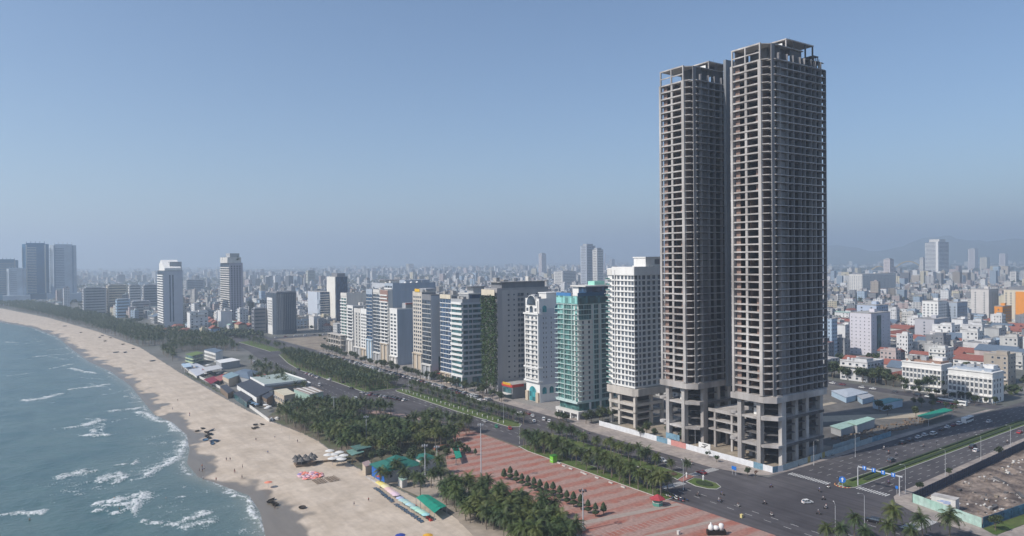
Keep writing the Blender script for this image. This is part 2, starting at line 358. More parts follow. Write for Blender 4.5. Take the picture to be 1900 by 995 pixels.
def sand_mat():
    m = mat('beach_sand', (.54, .455, .365), .95, .12, .35, .12, col2=(.47, .39, .305)); t = m.node_tree; n = t.nodes; b = n['Principled BSDF']
    src = b.inputs['Base Color'].links[0].from_socket
    at = n.new('ShaderNodeAttribute'); at.attribute_name = 'wet'
    mx = n.new('ShaderNodeMix'); mx.data_type = 'RGBA'; t.links.new(at.outputs['Fac'], mx.inputs[0]); t.links.new(src, mx.inputs[6]); mx.inputs[7].default_value = (.19, .165, .135, 1)
    # rake tracks and tyre marks
    geo = n.new('ShaderNodeNewGeometry'); wv = n.new('ShaderNodeTexNoise'); wv.inputs['Scale'].default_value = 1.0; wv.inputs['Detail'].default_value = 6; wv.inputs['Roughness'].default_value = .7
    mp = n.new('ShaderNodeMapping'); mp.inputs['Scale'].default_value = (.25, .035, 1); mp.inputs['Rotation'].default_value = (0, 0, .1)
    t.links.new(geo.outputs['Position'], mp.inputs[0]); t.links.new(mp.outputs[0], wv.inputs['Vector'])
    r = n.new('ShaderNodeMapRange'); r.inputs[1].default_value = .35; r.inputs[2].default_value = .65; r.inputs[3].default_value = .88; r.inputs[4].default_value = 1.08; t.links.new(wv.outputs[0], r.inputs[0])
    ml = n.new('ShaderNodeVectorMath'); ml.operation = 'SCALE'; t.links.new(mx.outputs[2], ml.inputs[0]); t.links.new(r.outputs[0], ml.inputs['Scale']); t.links.new(ml.outputs[0], b.inputs['Base Color'])
    mr = n.new('ShaderNodeMapRange'); mr.inputs[3].default_value = .95; mr.inputs[4].default_value = .35; t.links.new(at.outputs['Fac'], mr.inputs[0]); t.links.new(mr.outputs[0], b.inputs['Roughness'])
    return m
SAND = sand_mat()
ysd = [100.0]
while ysd[-1] < 2090: ysd.append(ysd[-1]+max(1.2, ysd[-1]*.004))
xsd = []
for y in ysd:
    a = interp(SHORE, y)-22; b = interp(TOPB, y)+.5; xsd.append([a+(b-a)*i/89 for i in range(90)])
def sand_zf(x, y):
    d = x-interp(SHORE, y); z = -1.02+min(d, 22)*.046 if d > 0 else -1.02+d*.09
    n_ = fbm(x, y, .06, 3); wedge = 7+n_*9
    if 225 < y < 300: wedge += 9*(1-abs(y-262)/38)
    if d > 1: z += (fbm(x, y, .5, 2)*.05)*min(1, (d-1)/8)
    we = interp(TOPB, y)-x
    if we < 3: z = z*max(0, we/3)
    wet = max(0., min(1., 1-(d-wedge)/2.5)) if d > 0 else 1.
    return min(z, .02), wet
struct(grid_obj('beach', xsd, ysd, sand_zf, 'wet', SAND))
# city ground, one sheet to the horizon
GR = mat('town_ground', (.17, .165, .155), .95, .3, .06, col2=(.12, .125, .11))
v = []; f = []
ygs = [-2500, 100]+[y for y in ysd[1::4]]+[2090, 2600, 5000, 22000]
wx = [ -500, 132]+[interp(TOPB, y) for y in ysd[1::4]]+[-115, -400, -2500, -14000]
for y, x in zip(ygs, wx): v += [(x, y, 0), (24000, y, 0)]
f = [(2*i, 2*i+1, 2*i+3, 2*i+2) for i in range(len(ygs)-1)]
me = bpy.data.meshes.new('ground'); me.from_pydata(v, [], f); me.materials.append(GR); struct(ob('ground', me))
# ------------------------------------------------------------------ roads and pavements
ASPH = mat('asphalt', (.066, .062, .068), .9, .22, .10, .05, col2=(.096, .090, .094))
t_ = ASPH.node_tree; _n = t_.nodes; _b = _n['Principled BSDF']; _src = _b.inputs['Base Color'].links[0].from_socket
_g = _n.new('ShaderNodeNewGeometry'); _m = _n.new('ShaderNodeMapping'); _m.inputs['Scale'].default_value = (.9, .03, 1); t_.links.new(_g.outputs['Position'], _m.inputs[0])
_t = _n.new('ShaderNodeTexNoise'); _t.inputs['Scale'].default_value = .6; _t.inputs['Detail'].default_value = 4; t_.links.new(_m.outputs[0], _t.inputs['Vector'])
_r = _n.new('ShaderNodeMapRange'); _r.inputs[1].default_value = .35; _r.inputs[2].default_value = .65; _r.inputs[3].default_value = .80; _r.inputs[4].default_value = 1.15; t_.links.new(_t.outputs[0], _r.inputs[0])
_v = _n.new('ShaderNodeVectorMath'); _v.operation = 'SCALE'; t_.links.new(_src, _v.inputs[0]); t_.links.new(_r.outputs[0], _v.inputs['Scale']); t_.links.new(_v.outputs[0], _b.inputs['Base Color'])
PAVE = mat('concrete_pavement', (.28, .245, .225), .9, .28, .4, .05, col2=(.37, .32, .28))
KERB = mat('kerb_stone', (.50, .49, .46), .8, .12, .8)
PAINTW = mat('road_paint', (.60, .60, .58), .7, .3, 2)
def sheet(name, poly, z, m, kind='structure', t=.5): 
    o = MB().prism(poly, z-t, z).build(name, m); o['kind'] = kind; return o
def yn(x): return 191+.012*(x-262)
def ym1(x): return 161.8+.028*(x-278)
def ys_(x): return 148.2+.054*(x-285)
# avenue: near carriageway, far carriageway, crossing
near_l = [(207,60),(207.5,360),(190,372),(189,425),(172,437),(177,488),(180,541),(189,657),(205,790),(214,900),(210,1100),(180,1500)]
far_r = [(245,1500),(262,1100),(262,900),(262,700),(262,500),(262,330),(256,300),(254.5,215),(262,yn(262)),(330,yn(330)),(430,yn(430)),(520,yn(520)),(560,yn(560)),
         (560,ys_(560)),(520,ys_(520)),(286,ys_(286)),(279,147),(273.5,143.5),(269,136),(265.5,128),(262,60)]
sheet('avenue', near_l+far_r, .02, ASPH)
sheet('back_road', [(486,194.8),(500,194.9),(505,330),(520,700),(506,700),(488,330)], .024, ASPH)
sheet('cross_street', [(262,770),(262,742),(420,742),(900,760),(900,790),(420,770)], .024, ASPH)
sheet('cross_street', [(262.2,905),(262.2,885),(900,930),(900,950)], .024, ASPH)
# pavement in front of the towers and hotels
sheet('pavement', [(254.5,215),(256,300),(262,330),(262,740),(268.5,740),(272,330),(269.5,205),(269.5,196),(480,197),(486,194.8),(330,yn(330)),(275,yn(275)),(265,192.5),(259,198)], .14, PAVE)
sheet('pavement', [(286,ys_(286)),(279,147),(273.5,143.5),(269,136),(265.5,128),(262,100),(270.5,112.5),(278.1,139.4),(400,147.0),(455,150.4),(560,157),(560,ys_(560))], .14, PAVE)
sheet('building_site_floor', [(270.2,206),(270.2,300),(320,300),(330,196.8),(274,196.8)], .06, mat('site_floor', (.34,.29,.22), .95, .3, .3, .2, col2=(.26,.22,.18)))
sheet('forecourt', [(268.6,330),(268.6,740),(300,740),(300,330)], .10, mat('forecourt_paving', (.27,.25,.23), .9, .25, .5))
sheet('vacant_lot', [(330,197.5),(484,199.0),(486,330),(316,330),(320.5,260)], .05, mat('lot_gravel', (.115,.11,.105), .95, .3, .15, .2, col2=(.15,.14,.125)))
sheet('sand_track', [(372,238),(440,205),(446,214),(380,250)], .058, mat('sand_track', (.42,.36,.27), .95, .2, .3))
sheet('sand_track', [(345,262),(430,262),(430,266),(345,266)], .058, mat('sand_track', (.42,.36,.27), .95, .2, .3))
sheet('vacant_lot', [(264,745),(420,745),(420,884),(264,884)], .045, SOIL)
sheet('promenade', [(132.6,60),(207,60),(207.5,360),(189,372),(188.5,425),(171.5,437),(176.5,488),(150,488),(124.5,440),(128.5,400),(130.6,371),(127.8,320),(128,300),(130,262),(132,232),(129,208)], .03, mat('promenade_ground', (.10,.11,.06), .95, .3, .2, col2=(.17,.14,.11)))
# red plaza: brick bands
def plaza_mat():
    m = bpy.data.materials.new('plaza_brick'); m.use_nodes = True; t = m.node_tree; n = t.nodes; b = n['Principled BSDF']; b.inputs['Roughness'].default_value = .9; b.inputs['Specular IOR Level'].default_value = .2
    geo = n.new('ShaderNodeNewGeometry'); sep = n.new('ShaderNodeSeparateXYZ'); t.links.new(geo.outputs['Position'], sep.inputs[0])
    nz = n.new('ShaderNodeTexNoise'); nz.inputs['Scale'].default_value = .16; nz.inputs['Detail'].default_value = 5; t.links.new(geo.outputs['Position'], nz.inputs['Vector'])
    n2 = n.new('ShaderNodeTexNoise'); n2.inputs['Scale'].default_value = .8; n2.inputs['Detail'].default_value = 6; t.links.new(geo.outputs['Position'], n2.inputs['Vector'])
    # bands run along x; period 8.4 m in y
    w1 = n.new('ShaderNodeMath'); w1.operation = 'MULTIPLY_ADD'; w1.inputs[1].default_value = 2*math.pi/8.35; w1.inputs[2].default_value = 0.9; t.links.new(sep.outputs['Y'], w1.inputs[0])
    a = n.new('ShaderNodeMath'); a.operation = 'MULTIPLY_ADD'; a.inputs[1].default_value = 3.2; t.links.new(nz.outputs[0], a.inputs[0]); t.links.new(w1.outputs[0], a.inputs[2])
    s = n.new('ShaderNodeMath'); s.operation = 'SINE'; t.links.new(a.outputs[0], s.inputs[0])
    r = n.new('ShaderNodeMapRange'); r.inputs[1].default_value = -.45; r.inputs[2].default_value = .45; t.links.new(s.outputs[0], r.inputs[0])
    wear = n.new('ShaderNodeMath'); wear.operation = 'MULTIPLY'; t.links.new(r.outputs[0], wear.inputs[0])
    r3 = n.new('ShaderNodeMapRange'); r3.inputs[1].default_value = .3; r3.inputs[2].default_value = .62; r3.inputs[3].default_value = .2; r3.inputs[4].default_value = 1; t.links.new(nz.outputs[0], r3.inputs[0]); t.links.new(r3.outputs[0], wear.inputs[1])
    mx = n.new('ShaderNodeMix'); mx.data_type = 'RGBA'; mx.inputs[6].default_value = (.34, .225, .19, 1); mx.inputs[7].default_value = (.33, .13, .095, 1); t.links.new(wear.outputs[0], mx.inputs[0])
    r2 = n.new('ShaderNodeMapRange'); r2.inputs[1].default_value = .3; r2.inputs[2].default_value = .7; r2.inputs[3].default_value = .78; r2.inputs[4].default_value = 1.18; t.links.new(n2.outputs[0], r2.inputs[0])
    ml = n.new('ShaderNodeVectorMath'); ml.operation = 'SCALE'; t.links.new(mx.outputs[2], ml.inputs[0]); t.links.new(r2.outputs[0], ml.inputs['Scale']); t.links.new(ml.outputs[0], b.inputs['Base Color'])
    return m
PLZ = plaza_mat()
sheet('promenade_sand', [(127,208),(132,232),(131,262),(128.6,283),(128,300),(134,306),(142,298),(150,280),(156,262),(157,230),(158,205),(152,150),(133,60),(128,60)], .036, mat('trodden_sand', (.36,.30,.24), .95, .2, .3, col2=(.27,.235,.19)))
sheet('plaza', [(152,150),(206.8,144),(209,150),(208,189),(206.8,196),(205.6,290),(206.8,356),(197,345),(185,322),(168,300),(160,285),(156,262),(157,230),(158,205)], .045, PLZ)
sheet('plaza', [(140,60),(209,60),(209,143.8),(152,149.8),(140,150)], .05, mat('plaza_red', (.30,.12,.09), .9, .25, .35, col2=(.28,.20,.17)))
sheet('plaza_path', [(158,199.0),(206.8,191.5),(207,188.5),(156,196)], .052, mat('plaza_path', (.34,.28,.24), .9, .15, .6))
sheet('plaza_path', [(158,177),(207.5,171),(207.5,169),(157,175)], .052, mat('plaza_path', (.34,.28,.24), .9, .15, .6))
pm = MB()
for i in range(22):       # painted bays on the plaza
    x = 160+i*2.05; y = 186.5-.10*(x-160)
    pm.box(x, y-4.2, .046, x+.22, y, .056)
pm.build('bay_marking', mat('worn_paint', (.42,.34,.31), .8, .3, 2))['kind'] = 'stuff'
sheet('garden_path', [(165,452),(178,438),(197,396),(206,356),(203,350),(192,392),(172,430),(160,444)], .05, mat('pink_path', (.40,.28,.24), .9, .15, .6))
# grass strips and medians with kerbs
def green_bed(name, poly, z=.16, kerb=.35):
    cx = sum(p[0] for p in poly)/len(poly); cy = sum(p[1] for p in poly)/len(poly)
    o = MB().prism(poly, -.3, z-.02).build(name, KERB); struct(o)
    def shr(p):
        # shrink towards the inside by the kerb width
        return p
    n = len(poly); inner = []
    a = sum(poly[i][0]*poly[(i+1)%n][1]-poly[(i+1)%n][0]*poly[i][1] for i in range(n))
    pl = poly if a > 0 else poly[::-1]
    for i in range(n):
        p0, p1, p2 = Vector(pl[i-1]), Vector(pl[i]), Vector(pl[(i+1)%n])
        d1 = (p1-p0).normalized(); d2 = (p2-p1).normalized(); n1 = Vector((-d1.y, d1.x)); n2 = Vector((-d2.y, d2.x))
        b = (n1+n2); b = b/max(.5, b.dot(n1)); inner.append(tuple(p1+b*kerb))
    g = MB().prism(inner, z-.1, z+.05).build('lawn', LAWN); struct(g); return inner
M_NEAR = [(228.6,211),(229.5,214),(228,300),(229.5,304),(236,304),(237.5,300),(237.3,222),(236.5,214)]
M_TIP = [(228.2,201),(229.8,207.5),(236.4,209),(238.2,204.5),(238.2,198.5),(235.6,194),(232,193.2),(229.5,195.5)]
M_MID = [(226.8,334),(224.8,387),(225.2,474),(227,478),(233.4,478),(235.0,470),(236.8,345.5),(236.6,335),(232,330)]
M_FAR = [(205.6,484),(204.9,544),(203.3,619.5),(209,670),(221,735),(234,735),(236.5,650),(236.2,500),(235,484)]
for nm, p in (('median',M_NEAR),('median',M_TIP),('median',M_MID),('median',M_FAR)): green_bed(nm, p)
green_bed('median', [(221,765),(218,880),(236,885),(236,765)])
green_bed('palm_strip', [(205.9,196),(205.2,286),(207,296),(213.6,296),(214,200),(212,196)])
X_MED = [(275.5,163.8),(278.2,ym1(278)),(330,ym1(330)),(460,ym1(460)),(463,ym1(460)+3.8),(460,ym1(460)+6.6),(330,ym1(330)+6.9),(279,169.6),(275.6,168)]
green_bed('median', X_MED)
sheet('crossing_path', [(228.3,208.1),(237.9,210),(237.4,213.2),(229,211)], .19, mat('red_paving', (.33,.15,.12), .9, .2, .6))
sheet('lawn', [(146,352),(158,362),(179,357),(190,372),(188,400),(176,414),(150,410),(142,385)], .055, LAWN)
# hedges along the medians
hd = MB()
for i in range(60):
    x = 284+i*3; hd.box(x, ym1(x)+5.0, .1, x+2.9, ym1(x)+5.9, .75+.08*RND.random())
stuff(hd.build('hedge', HEDGE))
hd = MB()
for i in range(56):
    x = 290+i*3; hd.box(x, ym1(x)+1.6, .1, x+2.9, ym1(x)+3.6, .5+.12*RND.random())
stuff(hd.build('hedge', HEDGE))
hd = MB()
for i in range(44):
    y = 337+i*3; hd.box(235.2-.010*(y-337), y, .1, 236.0-.010*(y-337), y+2.9, .9+.2*RND.random())
stuff(hd.build('hedge', HEDGE))
# lane dashes, crossings, stop lines
dm = MB()
for y in range(70, 720, 8):
    for x in ((218.2, 222.2) if y < 476 else (186+(y-480)*.05, 195+(y-480)*.03)):
        dm.box(x-.09, y, .021, x+.09, y+3, .028)
    for x in (243, 249): 
        if y > 215: dm.box(x-.09, y, .021, x+.09, y+3, .028)
for x in range(284, 520, 8):
    for k in range(4): dm.box(x, yn(x)-5.0-k*4.2, .021, x+3, yn(x)-4.85-k*4.2, .028)
    for k in range(3): dm.box(x, ym1(x)-3.4-k*3.5, .021, x+3, ym1(x)-3.25-k*3.5, .028)
for y in range(118, 190, 8):
    for x in (229, 236, 243, 250): dm.box(x-.09, y, .021, x+.09, y+3, .028) if y < 140 else None
for k in range(16): dm.box(272.5, 171.2+k*1.15, .021, 276.0, 171.75+k*1.15, .029)       # zebra north
for k in range(11): dm.box(277.2, 149.2+k*1.15, .021, 280.8, 149.75+k*1.15, .029)        # zebra south
for k in range(13): dm.box(215.8+k*.95, 205.2, .021, 216.25+k*.95, 209.0, .029)
for k in range(17): dm.box(238.6+k*.95, 210.4, .021, 239.05+k*.95, 214.2, .029)
for k in range(18): dm.box(249.5+k*1.05, 124.0-.0*k, .021, 250.1+k*1.05, 129.6, .029)
stuff(dm.build('road_marking', PAINTW))
# ------------------------------------------------------------------ twin unfinished towers
def xs_at(pxs, y, z):
    out = []
    for p in pxs:
        lo, hi = 268, 335
        for _ in range(40):
            m = (lo+hi)/2
            if PJ(m, y, z)[0] < p: lo = m
            else: hi = m
        out.append(lo)
    return out
FIN_X = xs_at([1446,1460,1471,1484,1492,1504,1512,1522,1530.5], 197.5, 150)
FZ0, FH, NF = 31.6, 3.37, 44
def unfinished_tower(oy, label, wall_wing):
    t = thing('tower', label, 'tower', (272.5, oy, 0))
    P = lambda x, y: (x-272.5, y-197.0)           # local coordinates of the plan
    plan = [P(272.5,216.5),P(272.5,201.2),P(276.4,197),P(314,197),P(320,203),P(320,216.5)]
    # floor slab with deep edge beam on the sea side
    s = MB(); s.prism([P(272.7,216.5),P(272.7,201.6),P(276.0,201.0),P(276.4,197.2),P(313,197.2),P(316.6,200.6),P(316.6,216.5)], -.3, 0)
    s.box(*P(272.35,202.6), -.60, *P(272.75,216.2), .04)
    slab = s.mesh('floor_slab', CONC)
    e = MB(); e.box(*P(276.6,196.55), -.34, *P(314.2,197.15), .04)
    edge = e.mesh('edge_beam', mat('edge_concrete', (.40,.39,.385), .9, .3, .3, .25, streak=True, col2=(.31,.305,.31)))
    bal = MB().prism([P(272.9,201.5),P(272.5,200.6),P(273.9,198.2),P(274.8,197.9),P(275.6,200.9)], -.38, -.02).mesh('balcony_slab', CONC)
    nose = MB().prism([P(313.2,197.6),P(313.6,196.4),P(318.2,198.6),P(319.8,201.8),P(316.5,204.5)], -.38, -.02).mesh('balcony_slab', CONCD)
    lb = MB().prism([P(273.0,216.4),P(272.3,216.6),P(273.2,218.4),P(276,218.4),P(276,216.4)], -.38, -.02).mesh('balcony_slab', CONC)
    # infill of one floor: set-back walls and room partitions
    pw = [MB() for _ in range(3)]
    for q, m in enumerate(pw):
        hh = FH-.74
        m.box(*P(274.0,213.6), 0, *P(274.3,216.0), hh, 1)          # brick at the left of the bay
        m.box(*P(274.2,201.9), 0, *P(280,202.1), hh, 1)
        m.box(*P(274.6,208.7), 0, *P(281,208.95), hh, 0 if q else 1)
        if q == 1: m.box(*P(274.4,204), 0, *P(274.6,205.3), hh, 1)
        if q == 2: m.box(*P(274.2,209.2), 0, *P(274.45,210.6), hh, 1)
        m.box(*P(280,201.2), 0, *P(280.2,216.3), FH-.31, 0)
        for k, x in enumerate(FIN_X[:-1]):
            x2 = FIN_X[k+1]; back = 198.6 if (k+q) % 4 else 198.0
            if k == 0: m.box(*P(x+.3,198.2), 0, *P(x2-.3,198.4), hh, 2)
            else:
                m.box(*P(x+.3,200.3), 0, *P(x+ (x2-x)*(.35 if (k+q) % 2 else .55),200.5), hh, (k*q) % 2)
            m.box(*P(x-.1,198.0), 0, *P(x+.12,201.5), hh, 0)
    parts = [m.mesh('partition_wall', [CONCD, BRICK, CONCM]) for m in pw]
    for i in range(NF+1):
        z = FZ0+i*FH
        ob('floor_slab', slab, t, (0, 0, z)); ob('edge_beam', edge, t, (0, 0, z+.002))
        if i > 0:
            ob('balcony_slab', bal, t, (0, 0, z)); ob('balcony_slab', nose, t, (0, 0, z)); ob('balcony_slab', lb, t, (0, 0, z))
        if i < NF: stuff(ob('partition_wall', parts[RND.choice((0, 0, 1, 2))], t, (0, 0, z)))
    ztop = FZ0+NF*FH
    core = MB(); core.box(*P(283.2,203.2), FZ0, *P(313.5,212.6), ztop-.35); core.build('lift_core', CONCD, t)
    # pilasters
    def col(x0, y0, x1, y1, z0, z1, name='column', m=CONC): bx(name, *P(x0,y0), z0, *P(x1,y1), z1, m, t)
    col(272.05,200.9,273.4,202.5, FZ0, ztop); col(272.05,216.1,273.4,217.3, FZ0, ztop)
    col(272.6,208.7,273.2,209.9, FZ0, ztop)
    col(275.0,197.5,277.3,197.8, FZ0, ztop+6.6, 'blade_wall', CONCM); col(276.6,199.0,280.0,199.3, FZ0, ztop+7, 'blade_wall', CONCD)
    for x in FIN_X: col(x-.16,196.8,x+.16,198.4, FZ0, ztop+(0 if x > FIN_X[-2] else 3.3), 'fin_wall', CONCM)
    col(316.0,200.8,316.5,201.6, FZ0, ztop, 'column', CONCM); col(316.1,201.6,316.4,215.8, FZ0, ztop, 'end_wall', CONCD); MB().prism([P(313.2,198.4),P(313.4,198.1),P(316.1,200.7),P(315.9,201.0)], FZ0, ztop).build('end_wall', CONCD, t)
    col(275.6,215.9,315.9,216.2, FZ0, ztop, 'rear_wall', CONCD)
    if not wall_wing: col(273.4,215.5,283,215.8, ztop+.05, ztop+6.6, 'crown_wall', CONCM); col(284,209,284.3,215.4, ztop+.05, ztop+6.6, 'crown_wall', CONCM)
    # crown: open frame two storeys high, roof slab, stair house
    c1 = ztop+3.45; c2 = ztop+6.7
    for y in (201.3, 209.0, 216.2): col(272.3,y,272.95,y+.65, ztop, c2, 'crown_column')
    bx('crown_beam', *P(272.35,201.95), c1-.5, *P(272.75,216.2), c1, CONC, t)
    bx('crown_beam', *P(272.3,201.2), c2-.05, *P(272.95,216.9), c2+.6, CONC, t)
    MB().prism([P(272.95,216.5),P(272.95,201.3),P(277.5,198.2),P(300,198.4),P(300,216.5)], c2, c2+.35).build('roof_slab', CONC, t)
    for x0, x1, y in ((280.5,284,199.5),(285.5,289.5,201),(291,299.5,199.2)): bx('crown_wall', *P(x0,y), ztop+.02, *P(x1,y+.25), c2-.02, CONCD, t)
    bx('crown_wall', *P(279.5,203), ztop+.02, *P(279.8,209), c2-.02, CONCD, t)
    bx('crown_wall', *P(300.5,199.4), ztop+.02, *P(312,199.7), ztop+3.2, CONCD, t)
    for x in (303, 307.5, 312): col(x,197.4,x+.4,197.8, ztop, ztop+3.4, 'crown_column', CONCD)
    bx('crown_beam', *P(300,197.3), ztop+3.0, *P(314,197.8), ztop+3.45, CONCD, t)
    MB().prism([P(300.1,216.4),P(300.1,198.0),P(313,198.0),P(316.4,201),P(316.4,216.4)], ztop+3.45, ztop+3.75).build('roof_slab', CONCD, t)
    p0 = ztop+3.8
    bx('stair_house', *P(291,205), c2+.36, *P(299.8,212), c2+4.3, CONCD, t)
    for x in (290.2, 296.0, 304.8, 310.5): col(x,200.6,x+.55,201.15, p0 if x > 300 else c2+.36, c2+4.6, 'penthouse_column', CONC if x < 292 else CONCD)
    for x in (304.8,): col(x,211,x+.55,211.6, p0, c2+4.6, 'penthouse_column', CONCD)
    bx('penthouse_roof', *P(290,200.4), c2+4.6, *P(311.2,213.5), c2+5.1, CONC, t)
    bx('crown_wall', *P(290.6,203), c2+.36, *P(290.9,207.5), c2+3.6, WHITE, t)
    bx('penthouse_roof', *P(311.3,200.8), p0+3.2, *P(315.5,210), p0+3.6, CONCD, t)
    for x in (312, 313.6, 315.1): col(x,200.9,x+.3,201.2, p0, p0+3.2, 'penthouse_column', CONCD)
    sc_ = MB()
    for x in (313.5, 314.6, 315.7, 316.6): sc_.tube([(*P(x,200.2+(x-315)*.6), ztop-.5), (*P(x,200.2+(x-315)*.6), ztop+5.5)], [.09,.09], 4)
    for z in (ztop+1.5, ztop+3.2, ztop+5): sc_.tube([(*P(313.2,199.2), z), (*P(317.6,202.2), z)], [.08,.08], 4)
    sc_.build('scaffold', DMETAL, t)
    sc_ = MB(); sc_.tube([(*P(299,205), c2+5), (*P(299,205), c2+9)], [.06,.03], 4); sc_.build('lightning_rod', DMETAL, t)
    if wall_wing:
        bx('shear_wall', *P(296.3,194.9), 28.0, *P(306,196.5), c2+5.4, GREY2, t)
    # transfer beam and podium frame
    tb = MB(); 
    ring_o = [P(271.9,218.2),P(271.9,200.6),P(275.6,196.2),P(313.6,196.2),P(317.6,200.0),P(317.6,218.2)]
    tb.prism(ring_o, 28.6, 31.25); tb.build('transfer_beam', CONC, t)
    lv = [21.3, 9.2]
    cols = [(273.9,203.6,276.6,205.6),(277.8,217.0,280.0,218.6),(273.9,213.9,276.3,216.0),(280.4,197.2,283.6,199.0),(292.6,198.6,294.7,200.6),(301.0,198.8,303.2,200.8),(312.3,199.0,314.7,201.2),(318.6,205.5,320.4,207.6),
            (284,210,286,212),(284,215.5,286,217.5),(293,209,295,211),(301,209,303,211),(313,209,315,211),(313,216,315,218),(301,216,303,218),(293,216,295,218)]
    for a, b_, c, d in cols: col(a, b_, c, d, 0, 28.6, 'podium_column')
    fl = [P(274.2,218.4),P(274.2,203.9),P(276.4,203.7),P(281,197.4),P(314.4,199.2),P(318,203),P(318,218.4)]
    for k, z in enumerate((4.8, 9.2, 13.4, 17.2, 21.3, 25.2)):
        full = k in (1, 4)
        if full:
            MB().prism(fl, z-.9, z).build('podium_slab', CONC, t)
            MB().prism([P(274.3,203.6),P(273.4,202.4),P(277.4,196.9),P(282,196.9),P(281.5,199),P(277,204)], z-.75, z+(.9 if k == 4 else .25)).build('balcony_slab', CONC, t)
            for yy in (218.9,):
                m_ = MB(); m_.lathe([(1.5,-.6),(1.9,-.2),(1.9,.9),(1.6,1.0)], 12); m_.build('round_balcony', CONC, t, (*P(275.2, yy), z))
        else:
            MB().prism([(p[0]+(2.6 if p[0] < 3 else .3), p[1]+(.8 if p[1] < 8 else 0)) for p in fl], z-.35, z).build('podium_slab', CONCD, t)
    for z in (9.2, 21.3):
        bx('podium_beam', *P(281.4,197.35), z-1.2, *P(313,197.75), z-.05, CONCD, t)
    bx('lift_core', *P(287,202.5), .05, *P(311,208.5), 28.5, CONCD, t)
    bx('podium_wall', *P(278.5,206), 21.4, *P(279,210.5), 27.6, WHITE, t)
    bx('podium_wall', *P(284,200.5), .1, *P(292,200.8), 4.4, CONCD, t)
    bx('podium_wall', *P(303.5,200.8), .1, *P(312.2,201.1), 4.4, GREY, t)
    return t
GREY2 = mat('shear_wall_concrete', (.21, .225, .24), .9, .22, .25, streak=True)
unfinished_tower(197.0, 'unfinished bare concrete skyscraper standing at the street corner, nearer and taller of the twins', False)
unfinished_tower(241.3, 'unfinished bare concrete skyscraper standing behind the corner one, next to the white tower', True)
# link building between the towers
t = thing('link_building', 'low three storey concrete frame joining the podiums of the two unfinished towers', 'building', (283, 219, 0))
for y in (0.6, 7.2, 17.4):
    for x in (.2, 9, 18): bx('column', x, y, .05, x+1.1, y+1.1, 17.2, CONC, t)
for z in (9.0, 13.7, 18.3): MB().prism([(0,-1),(0,21.6),(26,21.6),(26,-1)], z-(1.0 if z > 18 else .7), z).build('floor_slab', CONC, t)
bx('rear_wall', 19.5, -.8, .05, 19.8, 21.4, 17.2, CONCD, t)
bx('parapet', -.05, -1, 18.31, .2, 21.6, 18.9, CONC, t)
# ------------------------------------------------------------------ hotels along the avenue
WC = {}
def window_mesh(wd, hg, face, fr, gl, mull=1, rail=False):
    k = (round(wd,2), round(hg,2), face, fr.name, gl.name, mull, rail)
    if k in WC: return WC[k]
    m = MB(); f = .09; d0, d1 = -.13, 0.0
    def b(u0, u1, z0, z1, o, mi):   # o = how far it stands out
        if face == 'f': m.box(-o, u0, z0, .02, u1, z1, mi)
        else: m.box(u0, -o, z0, u1, .02, z1, mi)
    b(-wd/2, wd/2, -hg/2, hg/2, .03, 1)
    b(-wd/2-f, wd/2+f, hg/2, hg/2+f, .14, 0); b(-wd/2-f, wd/2+f, -hg/2-f, -hg/2, .18, 0)
    b(-wd/2-f, -wd/2, -hg/2, hg/2, .14, 0); b(wd/2, wd/2+f, -hg/2, hg/2, .14, 0)
    for i in range(mull): u = -wd/2+(i+1)*wd/(mull+1); b(u-.035, u+.035, -hg/2, hg/2, .07, 0)
    WC[k] = m.mesh('window', [fr, gl]); return WC[k]
def win_grid(t, W, D, face, us, z0, dz, n, wd, hg, fr=FRAME, gl=GLASS, mull=1, skip=0.0):
    """windows one by one on the sea-facing front (x=0) or the side (y=0) of a block"""
    me = window_mesh(wd, hg, face, fr, gl, mull)
    for k in range(n):
        for u in us:
            if skip and RND.random() < skip: continue
            loc = (0, u, z0+k*dz) if face == 'f' else (u, 0, z0+k*dz)
            ob('window', me, t, loc)
def fbx(t, name, face, u0, u1, z0, z1, o0, o1, m):
    """box on a face, between o0 and o1 metres outside it"""
    if face == 'f': return bx(name, -o1, u0, z0, -o0, u1, z1, m, t)
    return bx(name, u0, -o1, z0, u1, -o0, z1, m, t)
def clutter(t, W, D, H, n=3):
    for i in range(n):
        a, b = 2+RND.random()*2, 2+RND.random()*2.5; x = 1+RND.random()*max(.5, W-a-2); y = 1+RND.random()*max(.5, D-b-2); h = 1.2+RND.random()*2
        if i % 3 == 2:
            m = MB(); m.lathe([(.9,0),(.9,2.0),(.5,2.3)], 10); m.build('water_tank', METAL, t, (x+1, y+1, H+.25))
        else: bx('roof_unit', x, y, H, x+a, y+b, H+h, RND.choice((GREY, OFFW, ROOFG)), t)
def block(label, X, Y, W, D, H, wall, side=None, par=.9):
    t = thing('hotel', label, 'hotel', (X, Y, 0))
    bx('wall', 0, 0, 0, W, D, H-.35, wall, t)
    bx('roof', .25, .25, H-.34, W-.25, D-.25, H-.12, ROOFG, t)
    for a in ((0,0,W,.24),(0,D-.24,W,D),(0,.24,.24,D-.24),(W-.24,.24,W,D-.24)): bx('parapet', a[0], a[1], H-.33, a[2], a[3], H+par-.35, wall, t)
    return t
def us_(D, n, m=.8): return [m+(D-2*m)*(i+.5)/n for i in range(n)]

